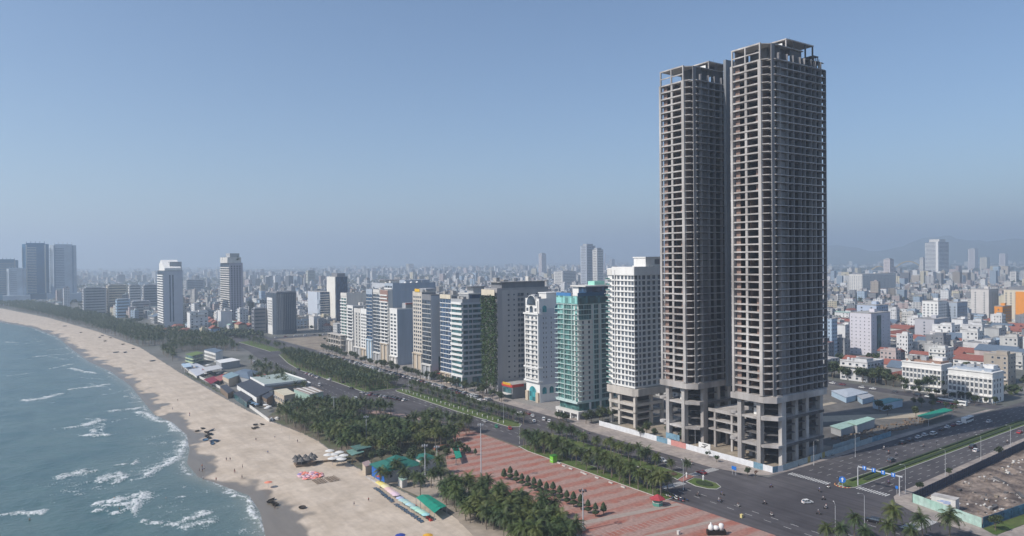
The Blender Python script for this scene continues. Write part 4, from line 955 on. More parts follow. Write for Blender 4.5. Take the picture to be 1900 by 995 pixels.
for i, p in enumerate(vis[:298]):
    x, y, s, lab, grp = p
    if lab is None: lab = 'coconut palm at the lower right road corner, '+low_labels[min(8, corner.index(p))]+' of them'
    t = thing('palm_tree', lab, 'palm tree', (x, y, .05), RND.uniform(0, 6.28), grp, scale=s)
    tm, top = PT[RND.randrange(6)]; ob('trunk', tm, t); ob('crown', PC[RND.randrange(6)], t, top)
far_palms = vis[298:]
# belts of palms farther than can be told apart
for x, y in scatter([(121,905),(100,1152),(58,1502),(-10,1900),(60,1920),(120,1500),(150,1152),(200,905)], 1000, 4.8): far_palms.append((x, y, RND.uniform(.9,1.2)))
for x, y in scatter([(-10,1916),(-110,2110),(-420,2620),(-330,2640),(0,2150),(70,1920)], 700, 6.5): far_palms.append((x, y, 1.3))
def join_copies(name, items, mat_, parent=None):
    """items: list of (mesh data arrays, matrix-ish) joined into one mesh"""
    V = []; Fc = []; off = 0
    for (v, f), x, y, z, s, a in items:
        c, s_ = math.cos(a), math.sin(a); q = np.empty_like(v)
        q[:,0] = (v[:,0]*c-v[:,1]*s_)*s+x; q[:,1] = (v[:,0]*s_+v[:,1]*c)*s+y; q[:,2] = v[:,2]*s+z
        V.append(q); Fc.append(f+off); off += len(v)
    V = np.concatenate(V); Fc = np.concatenate(Fc)
    me = bpy.data.meshes.new(name); me.vertices.add(len(V)); me.vertices.foreach_set('co', V.reshape(-1).astype(np.float32))
    k = Fc.shape[1]; me.loops.add(Fc.size); me.loops.foreach_set('vertex_index', Fc.reshape(-1).astype(np.int32))
    me.polygons.add(len(Fc)); me.polygons.foreach_set('loop_start', np.arange(0, Fc.size, k, dtype=np.int32)); me.polygons.foreach_set('loop_total', np.full(len(Fc), k, dtype=np.int32))
    me.polygons.foreach_set('use_smooth', np.zeros(len(Fc), bool)); me.materials.append(mat_); me.update(calc_edges=True); return stuff(ob(name, me, parent))
def tri_arrays(mb):
    f = []
    for q in mb.f:
        for i in range(1, len(q)-1): f.append((q[0], q[i], q[i+1]))
    return np.array(mb.v, float), np.array(f, int)
LP = [tri_arrays(palm_crown(40+i, 15, 4.4, 3)) for i in range(3)]
join_copies('palm_crowns', [(LP[RND.randrange(3)], p[0], p[1], 6.8*p[2], p[2], RND.uniform(0, 6)) for p in far_palms], FROND)
tk = tri_arrays(MB().tube([(0,0,0),(0,0,7)], [.28,.16], 4))
join_copies('palm_trunks', [(tk, p[0], p[1], 0, p[2], 0) for p in far_palms], TRUNK)
# broadleaf trees
def tree_mesh(seed, r=3.0, n=420, size=.42, sq=(1,1,.8)):
    rr = random.Random(seed); m = MB()
    for k in range(7):
        c = (rr.uniform(-.55,.55)*r, rr.uniform(-.55,.55)*r, rr.uniform(-.3,.45)*r)
        leafy(m, c, r*rr.uniform(.4,.6), n//7, size, sq, rnd=rr, hollow=.3)
    return m
TCm = [tree_mesh(i).mesh('crown', LEAF) for i in range(4)]
def ttrunk(h): 
    m = MB(); m.tube([(0,0,0),(.1,.05,h*.5),(0,0,h)], [.22,.17,.12], 6)
    for a in range(4): m.tube([(0,0,h*.7),(1.3*math.cos(a*1.6),1.3*math.sin(a*1.6),h*1.15)], [.1,.04], 4)
    return m.mesh('trunk', BARK)
TTm = ttrunk(3.4)
def tree(x, y, s, label, group=None):
    t = thing('tree', label, 'tree', (x, y, .05), RND.uniform(0,6), group, scale=s); ob('trunk', TTm, t); ob('crown', TCm[RND.randrange(4)], t, (0,0,5)); return t
for i, (px, py, s) in enumerate(((1243,812,1.0),(1268,823,.9),(1330,858,.5),(1314,850,.45),(1200,808,1.05),(1188,812,.8),(1215,812,.7))):
    x, y = G(px, py); tree(x, y, s, 'small street tree beside the white site hoarding, '+ordn(i)+' listed from the white tower' if False else ['round street tree before the hoarding of the rear unfinished tower','smaller street tree beside the hoarding gate','slim young street tree on the pavement before the link building','sparse pale young tree at the hoarding notice','broad street tree in front of the white tower podium','leafy tree left of the white tower podium corner','lower tree between white tower and rear unfinished tower'][i])
for i in range(9): tree(258.5+RND.uniform(-1,1), 318+i*1.0 if False else 322+i*2.2, .8, 'street tree in the clump beside the green glass tower', 'trees beside the green glass tower') if i < 5 else None
for i in range(6): tree(266+i*4, 311+RND.uniform(-2,3), 1.0+.2*RND.random(), 'dark street tree in the clump between green glass tower and white tower', 'trees between green and white towers')
for i in range(44): tree(263.5+RND.uniform(-1.5,2.5), 393+i*7.8+RND.uniform(-3,3), RND.uniform(.8,1.3), 'street tree among the parked cars, '+ordn(i)+' along the hotel fronts from the ornate hotel', 'trees before the hotels')
tree(268, 425, 1.1, 'rust tinged tree beneath the creeper hotel')
x, y = G(1387, 884); t = tree(x, y, .55, 'thin sparse roadside tree before the corner hoarding')
t = thing('dead_tree', 'small brown dried tree beside the corner hoarding', 'tree', (*G(1402,886),.1)); ob('trunk', TTm, t, scale=.5); MB_ = tree_mesh(77, 1.0, 120, .2); MB_.build('crown', mat('dry_leaf', (.12,.06,.04), .8, .3, 2), t, (0,0,2.3))
for i, (px, py, s) in enumerate(((1707,912,.6),(1761,884,.5),(1853,848,.7),(1847,985,.8))): x, y = G(px, py); tree(x, y, s, ['young tree on the pavement by the gantry sign','second young tree along the dark blue fence','young tree farther up the pavement beyond the black van','spreading tree beside the pergola in the lower right corner'][i])
for x, y in scatter([(508,215),(514,330),(528,330),(520,262),(516,215)], 26, 4): tree(x, y, RND.uniform(1.3,1.9), 'leafy tree in the roadside belt in front of the red tiled houses', 'roadside trees at the red roofs')
for i in range(12): tree(498.5+RND.random()*2, 200+i*5, RND.uniform(.6,.9), 'street tree before the ornate row houses', 'trees before the row houses')
for x, y in scatter([(412,212),(425,240),(470,238),(492,205),(450,202)], 16, 5): tree(x, y, RND.uniform(.6,1.0), 'low dark tree in the vacant lot by the green canopy', 'trees in the vacant lot')
for x, y in scatter([(133,312),(150,318),(158,300),(156,285),(150,292),(138,298)], 13, 3.5): tree(x, y, RND.uniform(.7,1.1), 'bushy tree behind the green roofed beach building', 'trees behind the beach building')
for x, y in scatter([(160,300),(172,318),(184,318),(176,296),(168,290)], 9, 3): tree(x, y, RND.uniform(.5,.8), 'low shrub tree around the small green canopy on the plaza', 'shrubs round the plaza canopy')
for x, y in scatter([(172,385),(182,392),(178,378)], 3, 3): tree(x, y, .6, 'round shrub standing on the park lawn', 'shrubs on the lawn')
# clipped topiary
def topiary_mesh(two, seed):
    r = random.Random(seed); m = MB()
    def blob(z0, h, rad, cone):
        prof = []; N = 7
        for i in range(N+1):
            t = i/N; rr = rad*(math.sin(math.pi*min(1,t*1.25+.12))**.6 if not cone else (1-t)**.55*min(1,t*6+.25)); prof.append((max(.02, rr), z0+h*t))
        m.lathe(prof, 12)
    if two: blob(.9, 1.6, 1.15, False); blob(2.3, 2.3, 1.0, True)
    else: blob(.9, 2.9, 1.1, True)
    for i, p in enumerate(m.v):
        f = 1+r.uniform(-.10,.10); m.v[i] = (p[0]*f, p[1]*f, p[2]+r.uniform(-.05,.05))
    if two: leafy(m, (0,0,1.7), 1.15, 90, .14, (1,1,.75), rnd=r, hollow=.9); leafy(m, (0,0,3.1), 1.0, 70, .14, (1,1,1.1), rnd=r, hollow=.85)
    else: leafy(m, (0,0,2.1), 1.1, 90, .14, (1,1,1.2), rnd=r, hollow=.85)
    return m.mesh('crown', HEDGE)
TOP = [topiary_mesh(True, 1), topiary_mesh(True, 2), topiary_mesh(False, 3)]; TTR = MB().tube([(0,0,0),(0,0,1.0)], [.12,.1], 6).mesh('trunk', BARK)
tz = [(60,585),(105,590),(148,612),(190,632),(233,650),(277,668),(320,690),(368,705),(415,708),(463,740),(515,765),(563,785),(615,805),(668,830),(722,855),(780,838)]
for i, (a, b) in enumerate(tz):
    x, y = G(920+a/3.903, 740+b/3.903); two = i not in (0, 15)
    t = thing('topiary', ('two tiered' if two else 'single cone')+' clipped topiary on the red plaza, '+ordn(i)+' from the left in the line', 'topiary', (x, y, .05), RND.random()*6, 'clipped topiaries in a line on the plaza', scale=RND.uniform(1.1,1.32))
    ob('trunk', TTR, t); ob('crown', TOP[2] if not two else TOP[i % 2], t)
for i, (px, py) in enumerate(((862,842),(871,842),(882,845),(866.5,838))):
    x, y = G(px, py); t = thing('topiary', 'dark cone topiary beside the small green canopy, '+ordn(i)+' in that short row', 'topiary', (x, y, .05), 0, 'topiaries by the plaza canopy', scale=.9)
    ob('trunk', TTR, t); ob('crown', TOP[2], t)
# ------------------------------------------------------------------ vehicles
def car_parts(kind):
    L, W, H = {'hatch':(4.1,1.72,1.5),'sedan':(4.5,1.76,1.45),'suv':(4.8,1.88,1.8),'van':(4.9,1.9,2.0)}[kind]; m = MB(); h1 = .30; hb = H*.56; w = W/2
    if kind == 'sedan': prof = [(-L/2,h1),(L/2,h1),(L/2,hb*.85),(L/2-.15,hb*.95),(L*.26,hb+.03),(-L*.3,hb+.06),(-L/2+.1,hb)]; cab = [(L*.24,hb),(L*.06,H),(-L*.2,H),(-L*.36,hb)]
    elif kind == 'hatch': prof = [(-L/2,h1),(L/2,h1),(L/2,hb*.85),(L/2-.2,hb*.96),(L*.27,hb+.02),(-L/2+.08,hb+.05)]; cab = [(L*.27,hb),(L*.08,H),(-L*.33,H-.05),(-L*.46,hb)]
    elif kind == 'suv': prof = [(-L/2,h1+.1),(L/2,h1+.1),(L/2,hb*.95),(L*.3,hb+.06),(-L/2+.05,hb+.06)]; cab = [(L*.28,hb),(L*.13,H-.03),(-L*.42,H-.03),(-L*.48,hb)]
    else: prof = [(-L/2,h1),(L/2,h1),(L/2,hb*.85),(L*.4,hb),(-L/2+.03,hb+.04)]; cab = [(L*.41,hb),(L*.2,H),(-L*.47,H),(-L*.49,hb)]
    def ext(m, pr, w0, w1):   # profile across the width, narrowing at the top when w1 < w0
        zs = [p[1] for p in pr]; zl, zh = min(zs), max(zs); b = len(m.v); n = len(pr)
        for s in (-1, 1): m.v += [(p[0], s*lerp(w0, w1, (p[1]-zl)/(zh-zl)), p[1]) for p in pr]
        m.f.append(tuple(range(b, b+n))); m.m.append(0); m.f.append(tuple(range(b+2*n-1, b+n-1, -1))); m.m.append(0)
        for i in range(n): j = (i+1)%n; m.f.append((b+j, b+i, b+n+i, b+n+j)); m.m.append(0)
    ext(m, prof, w, w*.97); body = m.mesh('body', PAINT)
    g = MB(); ext(g, [(p[0], p[1]-(.07 if p[1] > hb+.1 else 0)) for p in cab], w*.95, w*.80); glass = g.mesh('window', GLASS)
    r = MB(); x0, x1 = cab[2][0]-.02, cab[1][0]+.02
    r.box(x0, -w*.80, H-.09, x1, w*.80, H); 
    for a, b_ in ((cab[0], cab[1]), (cab[3], cab[2]), (((cab[0][0]+cab[3][0])/2, cab[0][1]), ((x0+x1)/2, H-.05))):
        for s in (-1, 1): r.tube([(a[0], s*w*.955, a[1]), (b_[0], s*w*.81, b_[1]-.04)], [.05,.05], 4)
    roof = r.mesh('roof', PAINT)
    wl = MB(); N = 10; wl.lathe([(.2,-.11),(.32,-.1),(.33,0),(.32,.1),(.2,.11)], N); wheel = wl.mesh('wheel', TYRE)
    hub = MB().lathe([(.17,-.02),(.12,.02)], 8).mesh('rim', METAL)
    lp = MB().box(-.04,-.2,-.08,.04,.2,.08); head = lp.mesh('headlight', LENS); tail = lp.mesh('taillight', TAIL)
    return dict(L=L, W=W, H=H, body=body, glass=glass, roof=roof, wheel=wheel, rim=hub, head=head, tail=tail, hb=hb)
CARS = {k: car_parts(k) for k in ('hatch','sedan','suv','van')}
CC = {'white':(.72,.72,.70),'silver':(.40,.41,.42),'black':(.015,.015,.018),'dark grey':(.07,.075,.08),'red':(.42,.03,.03),'green':(.02,.28,.14),'dark red':(.18,.02,.03),'blue':(.03,.08,.25)}
def car(x, y, ang, colr, kind, label, group=None, cat='car', z=.03, name='parked_car'):
    c = CARS[kind]; t = thing(name, label, cat, (x, y, z), math.radians(ang), group)
    ob('body', c['body'], t, color=CC[colr]); ob('window', c['glass'], t); ob('roof', c['roof'], t, color=CC[colr])
    for sx in (-1, 1):
        for sy in (-1, 1):
            w_ = ob('wheel', c['wheel'], t, (sx*c['L']*.31, sy*(c['W']/2-.08), .33)); w_.rotation_euler = (math.pi/2, 0, 0)
            r_ = ob('rim', c['rim'], w_, (0, 0, -sy*.12))
    for s in (-1, 1):
        ob('headlight', c['head'], t, (c['L']/2-.02, s*(c['W']/2-.28), c['hb']*.75)); ob('taillight', c['tail'], t, (-c['L']/2+.03, s*(c['W']/2-.25), c['hb']*.85))
    return t
for px, py, ang, colr, kind, lab in (
  (1498,934,-22,'white','hatch','white hatchback crossing the middle of the big junction'),
  (1620,969,100,'black','suv','black off-road car with pale roof at the bottom of the junction'),
  (1228,857,-88,'white','suv','white sport utility car beside the palms in front of the unfinished towers'),
  (1302,879,100,'dark red','sedan','dark red car under the palm at the end of the median'),
  (1654,857,2,'dark grey','suv','dark grey car driving beside the hedge of the cross avenue'),
  (1805,832,4,'black','van','tall black van on the cross avenue beside a small white car'),
  (1811,838,4,'white','hatch','small white car right beside the tall black van'),
  (1892,804,4,'red','sedan','red car near the right edge on the cross avenue'),
  (1835,784,2,'white','sedan','white car alone in the shaded part of the cross avenue'),
  (900,783,92,'silver','sedan','silver car rounding the kerb of the middle median'),
  (921,793,60,'green','sedan','green taxi beside the red car near the plaza corner'),
  (946,796,60,'red','sedan','red car beside the green taxi near the end of the median'),
  (966,768,95,'white','sedan','white car at the left end of the cluster before the ornate hotel'),
  (979,769,95,'dark red','sedan','dark red car between white ones before the ornate hotel'),
  (988,773,60,'white','sedan','white car just right of the dark red one before the ornate hotel'),
  (991,783,60,'white','sedan','white car lowest in the cluster before the ornate hotel'),
  (1009,780,50,'white','suv','white pickup-like car in front of the green glass tower'),
  (1019,783,50,'white','hatch','white hatchback touching the rear of the white pickup-like car'),
  (1026,796,80,'black','sedan','black car alone on the avenue before the green glass tower'),
  (553,687,96,'dark grey','suv','dark grey car alone on the sea side carriageway, farther up'),
  (635,711,96,'black','sedan','black car driving along the white kerb of the sea side carriageway'),
  (652,722,96,'black','sedan','black low car, next one nearer along the white kerb'),
  (611,706,100,'white','suv','white car standing across the lane beside the parked row'),
  (672,730,96,'silver','sedan','silver car close to the end of the wide median'),
  (660,742,80,'white','van','white van under palms above the pink garden path'),
  (593,716,60,'white','van','white minibus beside the ribbed restaurant roof')):
    x, y = G(px, py); car(x, y, ang, colr, kind, lab, name='car')
row = [((1675,824),'black','suv'),((1689,818),'dark grey','sedan'),((1704,813),'white','sedan'),((1716,809),'white','hatch'),((1732,807),'white','suv'),((1748,799),'black','sedan'),((1758,794),'white','sedan'),((1770,791),'dark red','sedan'),((1780,788),'white','suv')]
for i, (p, c_, k_) in enumerate(row): x, y = G(*p); car(x, y, 3, c_, k_, c_+' car on the shaded kerb of the cross avenue, '+ordn(i)+' in the row', 'cars parked along the shaded kerb')
CK = ['white','white','silver','black','dark grey','white','dark grey','black','silver','black','white','silver','dark red']
def cc(): c_ = RND.choice(CK); return c_, RND.choice(('sedan','hatch','suv','sedan','suv'))
def parked_rows(spots, where, group):
    for x, y, a in spots:
        c_, k_ = cc(); car(x, y, a, c_, k_, c_+' car '+where, group+', '+c_)
parked_rows([(259.2, 404+i*3.1+RND.uniform(-.2,.2), 8+RND.uniform(-4,4)) for i in range(96) if RND.random() < .72], 'parked nose in before the hotels', 'cars parked before the hotels')
parked_rows([(252.6, 520+i*6.2, 90+RND.uniform(-3,3)) for i in range(17) if RND.random() < .6], 'standing in the lane beside the parked rows of the hotels', 'cars in the lane before the hotels')
parked_rows([(254.6, 408+i*5.9+RND.uniform(-.6,.6), 92+RND.uniform(-5,5)) for i in range(52) if RND.random() < .55], 'double parked beside the row before the hotels', 'cars double parked before the hotels')
parked_rows([(201.6, 566+i*3.0, 25) for i in range(10)], 'parked slanting at the kerb of the wide planted median', 'cars parked at the wide median')
parked_rows([(214+RND.uniform(-.5,.5)-i*.9, 438+i*3.2, 30) for i in range(12)], 'parked slanting where the sea side road widens', 'cars parked where the road widens')
parked_rows([(185+RND.uniform(-1,1), 664+i*5, 60) for i in range(7)], 'parked beyond the slate roofed restaurant', 'cars parked beyond the restaurants')
parked_rows([(493+RND.uniform(-.5,.5), 214+i*7.5, 92) for i in range(14) if RND.random() < .7], 'parked on the back road before the row houses', 'cars parked on the back road')
parked_rows([(268+i*12, 900+RND.uniform(-2,2), 5) for i in range(9)], 'on the far cross street by the dark glass block', 'cars on the far cross street')
def bus(x, y, ang, label, stripe):
    t = thing('bus', label, 'bus', (x, y, .03), math.radians(ang)); L, W = 11, 2.5
    bx('body', -L/2, -W/2, .4, L/2, W/2, 3.1, WHITE, t)
    if stripe: bx('stripe', -L/2-.02, -W/2-.02, .7, L/2+.02, W/2+.02, 1.5, stripe, t)
    bx('window', -L/2+.3, -W/2-.03, 1.7, L/2-.3, W/2+.03, 2.6, GLASS, t); bx('windscreen', L/2, -W/2+.15, 1.3, L/2+.04, W/2-.15, 2.8, GLASS, t); bx('roof_unit', -1.5, -.8, 3.1, 1.5, .8, 3.35, OFFW, t)
    wm = CARS['van']['wheel']
    for sx in (-.32,.30):
        for s in (-1,1): w_ = ob('wheel', wm, t, (sx*L, s*(W/2-.1), .48), scale=1.45); w_.rotation_euler = (math.pi/2, 0, 0)
x, y = G(1795,784); bus(x, y, 4, 'white bus parked at the end of the shaded row on the cross avenue', None)
x, y = G(1757,750); bus(x, y, 94, 'red and white bus on the back road before the row houses', mat('bus_red', (.40,.03,.05), .5, .05, 1))
x, y = G(1775,752); bus(x, y, 94, 'plain white bus on the back road behind the red and white one', None)
# ------------------------------------------------------------------ people
def skin_mesh(name, nodes, edges, rad, m, levels=1):
    me = bpy.data.meshes.new(name); me.from_pydata(nodes, edges, []); o = bpy.data.objects.new(name, me); COL.objects.link(o)
    o.modifiers.new('s', 'SKIN'); o.modifiers.new('u', 'SUBSURF').levels = levels
    for i, v_ in enumerate(me.skin_vertices[0].data): v_.radius = (rad[i], rad[i])
    me.skin_vertices[0].data[0].use_root = True
    dg = bpy.context.evaluated_depsgraph_get(); r = bpy.data.meshes.new_from_object(o.evaluated_get(dg)); bpy.data.objects.remove(o)
    r.name = name; r.materials.clear(); r.materials.append(m); r.polygons.foreach_set('use_smooth', [True]*len(r.polygons)); return r
def body_nodes(pose):
    if pose == 'stand': hl, hr, kl, kr, fl, fr = (0,.1,.92),(0,-.1,.92),(.03,.12,.5),(-.02,-.12,.5),(0,.13,.06),(-.03,-.13,.06); al, ar = ((.02,.26,1.12),(.08,.28,.85)),((-.02,-.26,1.12),(.05,-.28,.85))
    elif pose == 'walk': hl, hr, kl, kr, fl, fr = (0,.1,.92),(0,-.1,.92),(.2,.11,.52),(-.08,-.11,.5),(.28,.11,.08),(-.36,-.11,.12); al, ar = ((-.12,.25,1.12),(-.05,.27,.88)),((.14,-.25,1.14),(.3,-.24,.95))
    else: hl, hr, kl, kr, fl, fr = (0,.1,.86),(0,-.1,.86),(.42,.19,.78),(.42,-.19,.78),(.36,.2,.35),(.36,-.2,.35); al, ar = ((.2,.26,1.16),(.45,.27,1.05)),((.2,-.26,1.16),(.45,-.27,1.05))
    N = [(0,0,.95),(0,0,1.2),(0,0,1.42),(0,0,1.5),(.01,0,1.62),hl,kl,fl,hr,kr,fr,(0,.18,1.4),al[0],al[1],(0,-.18,1.4),ar[0],ar[1]]
    N += [(fl[0]+.14,fl[1],fl[2]-.03),(fr[0]+.14,fr[1],fr[2]-.03)]
    E_ = [(0,1),(1,2),(2,3),(3,4),(0,5),(5,6),(6,7),(0,8),(8,9),(9,10),(2,11),(11,12),(12,13),(2,14),(14,15),(15,16),(7,17),(10,18)]
    R_ = [.13,.12,.10,.05,.105,.09,.065,.04,.09,.065,.04,.06,.045,.035,.06,.045,.035,.035,.035]
    return N, E_, R_
BODY = {}; SHIRT = {}; SHORT = {}
for p in ('stand','walk','ride'):
    N, E_, R_ = body_nodes(p); BODY[p] = skin_mesh('body', N, E_, R_, SKIN)
    SHIRT[p] = skin_mesh('shirt', [N[0],N[1],N[2],N[11],tuple(Vector(N[11]).lerp(Vector(N[12]),.7)),N[14],tuple(Vector(N[14]).lerp(Vector(N[15]),.7))], [(0,1),(1,2),(2,3),(3,4),(2,5),(5,6)], [.15,.145,.125,.085,.065,.085,.065], CLOTH)
    SHORT[p] = skin_mesh('trousers', [N[0],N[5],N[6],N[8],N[9]], [(0,1),(1,2),(0,3),(3,4)], [.15,.115,.085,.115,.085], CLOTH)
HAIRM = MB().lathe([(.06,-.06),(.115,-.03),(.12,.04),(.08,.11),(.02,.125)], 8).mesh('hair', HAIR, True)
HELM = MB().lathe([(.12,-.06),(.145,-.02),(.14,.07),(.09,.14),(.02,.155)], 10).mesh('helmet', CLOTH, True)
def person(x, y, z, ang, pose, label, shirt=(.5,.5,.5), pants=(.05,.06,.1), helmet=None, group=None):
    t = thing('person', label, 'person', (x, y, z), ang, group); ob('body', BODY[pose], t)
    if shirt: ob('shirt', SHIRT[pose], t, color=shirt)
    ob('trousers', SHORT[pose], t, color=pants)
    if helmet: ob('helmet', HELM, t, (.01, 0, 1.66), color=helmet)
    else: ob('hair', HAIRM, t, (-.015, 0, 1.67))
    return t
def sand_z(x, y): return sand_zf(x, y)[0]
SHC = {'white':(.7,.7,.7),'dark':(.04,.04,.05),'red':(.5,.05,.04),'blue':(.04,.12,.4),'grey':(.25,.25,.26),'orange':(.7,.2,.04)}
bp = [(375,764+97/1.0 if False else 866),(352,773),(420,855),(427,855),(376,872),(377,887),(401,890),(449,887),(510,942),(475,819),(510,814),(497,843),(436,878),(435,876),(657,940),(684,932),(450,869),(370,873),(379,870),(552,822),(391,822),(320,760),(330,745),(352,770)]
place = ['at the waterline','near the round boats','on the open sand','in the middle of the beach','near the resting boats','beside the volleyball posts']
for i, (px, py) in enumerate(bp):
    x, y = G(px, py, -.2); c_ = RND.choice(list(SHC)); person(x, y, sand_z(x, y), RND.random()*6, RND.choice(('stand','walk')), 'small figure in '+c_+' top standing or strolling on the open sand', SHC[c_], (.05,.06,.1), group='people on the sand, '+c_)
for i, (px, py) in enumerate(((212,925),(222,945),(308,925),(55,965),(375,874))):
    x, y = G(px, py, -1); person(x, y, -1.95, RND.random()*6, 'stand', 'bather standing waist deep in the breaking surf', None, (.05,.06,.1), group='bathers in the surf')
# motorbikes
def mb_mesh():
    f = MB(); f.tube([(-.65,0,.32),(-.5,0,.62),(.05,0,.42),(.35,0,.5),(.55,0,.85)], [.1,.15,.12,.12,.07], 6)
    s = MB(); s.box(-.75,-.13,.68,.12,.13,.80)
    h = MB(); h.tube([(.5,-.33,1.0),(.56,0,.95),(.5,.33,1.0)], [.02,.03,.02], 5)
    k = MB(); k.tube([(.55,0,.85),(.68,0,.3)], [.05,.04], 5)
    return f.mesh('frame', PAINT), s.mesh('seat', DMETAL), h.mesh('handlebar', DMETAL), k.mesh('fork', METAL)
MBF = mb_mesh()
def motorbike(px, py, ang, colr, label, rider=None, helmet=None, z=.03, xy=None, group=None):
    x, y = xy or G(px, py); a = math.radians(ang); t = thing('motorbike', label, 'motorbike', (x, y, z), a, group)
    ob('frame', MBF[0], t, color=CC[colr]); ob('seat', MBF[1], t); ob('handlebar', MBF[2], t); ob('fork', MBF[3], t)
    for sx in (-.62, .68): w_ = ob('wheel', CARS['hatch']['wheel'], t, (sx, 0, .31), scale=.9); w_.rotation_euler = (math.pi/2, 0, 0)
    if rider: person(x-.15*math.cos(a), y-.15*math.sin(a), z-.02, a, 'ride', rider, SHC[RND.choice(['white','dark','grey','blue'])], helmet=helmet, group='riders in the traffic' if group else None)
for px, py, a, c_, lab, rid, hel in (
  (1340,919,-80,'black','dark motorbike at the kerb of the median tip','rider on the dark motorbike beside the median tip',(.03,.03,.04)),
  (1295,921,110,'black','motorbike near the crossing beside the red roofed kiosk','rider in light clothes on the motorbike near the kiosk',(.6,.6,.6)),
  (1419,936,-30,'black','dark motorbike in the middle of the junction left of the white car','rider on the dark motorbike left of the white car',(.03,.03,.04)),
  (1431,905,-20,'dark red','low motorbike crossing near the corner hoarding','rider crossing on the motorbike near the corner hoarding',(.05,.04,.05)),
  (1521,913,-110,'black','motorbike heading for the striped island','rider with white helmet heading for the striped island',(.8,.8,.8)),
  (1528,928,-20,'dark grey','dark motorbike right of the white hatchback','rider in dark clothes right of the white hatchback',(.04,.04,.05)),
  (1519,955,-60,'black','motorbike below the white hatchback','rider with a white top below the white hatchback',(.7,.7,.7)),
  (1537,906,-90,'white','motorbike just left of the striped island','rider in white just left of the striped island',(.8,.8,.8)),
  (1649,843,3,'red','red motorbike on the cross avenue above the dark car','rider on the red motorbike of the cross avenue',(.5,.05,.05)),
  (1663,846,3,'white','pale motorbike beside the dark car on the cross avenue','rider on the pale motorbike beside the dark car',(.8,.8,.8)),
  (1869,822,183,'black','motorbike on the far lanes of the cross avenue','rider on the motorbike on the far lanes',(.03,.03,.04))):
    motorbike(px, py, a, c_, lab, rid, hel)
for i in range(18):
    motorbike(0, 0, RND.choice((80, 100, 75)), RND.choice(('black','red','blue','white')), 'motorbike parked in the row under the palms by the kiosk', xy=(209.5+RND.uniform(-.3,.3)+(i % 2)*2.2, 196.8-i*.0+(i//2)*1.0-6), group='motorbikes parked near the kiosk', z=.06)
for i in range(14):
    X_, Y_, a_ = RND.choice(((RND.uniform(238,253), RND.uniform(216,330), 90), (RND.uniform(290,480), RND.uniform(172,187), 180), (RND.uniform(290,480), RND.uniform(151,160), 0), (RND.uniform(216,225), RND.uniform(150,190), -90), (RND.uniform(225,262), RND.uniform(145,190), RND.uniform(0,360))))
    motorbike(0, 0, a_+RND.uniform(-8,8), RND.choice(('black','red','white','blue')), 'motorbike with rider out in the traffic of the avenue or junction', 'rider on a motorbike in the traffic of the avenue or junction', RND.choice(((.6,.6,.6),(.05,.05,.06),(.3,.05,.05))), xy=(X_, Y_), group='motorbikes in the traffic')
for i in range(8): motorbike(0, 0, 20+RND.uniform(-20,20), RND.choice(('black','red','white')), 'motorbike standing on the pavement beside the hoarding corner', xy=(284+i*4.2+RND.uniform(-1,1), 193.7+RND.uniform(-.5,.5)), group='motorbikes on the corner pavement', z=.15)
# ------------------------------------------------------------------ street furniture
def lamp_mesh(h, double=False):
    m = MB(); m.tube([(0,0,0),(0,0,.9)], [.16,.16], 8); m.tube([(0,0,.9),(0,0,h-1),(.5,0,h-.2),(1.9,0,h)], [.085,.06,.04,.035], 6)
    if double: m.tube([(0,0,h-1),(-.5,0,h-.2),(-1.9,0,h)], [.07,.05,.045], 6)
    head = MB(); head.box(1.8,-.12,h-.04,2.4,.12,h+.06)
    if double: head.box(-2.4,-.12,h-.04,-1.8,.12,h+.06)
    return m.mesh('pole', POLE), head.mesh('lamp_head', LENS)
L1, L2 = lamp_mesh(11.6), lamp_mesh(11.6, True)
def lamp(px, py, ang, label, two=False, xy=None, group=None):
    x, y = xy or G(px, py); t = thing('street_lamp', label, 'street lamp', (x, y, .1), math.radians(ang), group); a = L2 if two else L1; ob('pole', a[0], t); ob('lamp_head', a[1], t)
for px, py, a, lab in ((1550,1000,45,'street lamp rising above the palms at the bottom of the junction'),(1604,978,150,'street lamp beside the black off-road car'),(1680,917,150,'street lamp beside the gantry sign'),
   (1754,884,150,'street lamp halfway up the pavement by the dark fence'),(1820,854,150,'street lamp right of the black van'),(1875,834,150,'street lamp nearest the right edge on the cross avenue'),
   (1268,910,60,'street lamp on the lawn of the median by the kiosk'),(964,824,150,'tall street lamp at the upper corner of the red plaza'),(1510,864,-90,'street lamp on the pavement right of the corner tower'),(1587,849,-90,'street lamp on the pavement beyond the corner tower'),
   (1403,862,180,'street lamp inside the hoarding of the corner tower'),(1290,838,-0,'street lamp behind the hoarding near the link building')): lamp(px, py, a, lab)
for i in range(6): lamp(0, 0, 0, 'twin armed street lamp on the middle or far median', True, (231, 345+i*60), 'lamps along the median')
pl_ = MB().tube([(0,0,0),(0,0,4.6)], [.08,.05], 6).mesh('pole', DMETAL); pg_ = MB().lathe([(.05,4.4),(.3,4.6),(.3,4.9),(.05,5.1)], 8).mesh('lamp_head', DMETAL)
for i in range(7): t = thing('park_lamp', 'short dark lamp post on the hedge median of the cross avenue', 'lamp post', (292+i*22, ym1(292+i*22)+4.2, .1), 0, 'dark lamps on the cross avenue median'); ob('pole', pl_, t); ob('lamp_head', pg_, t)
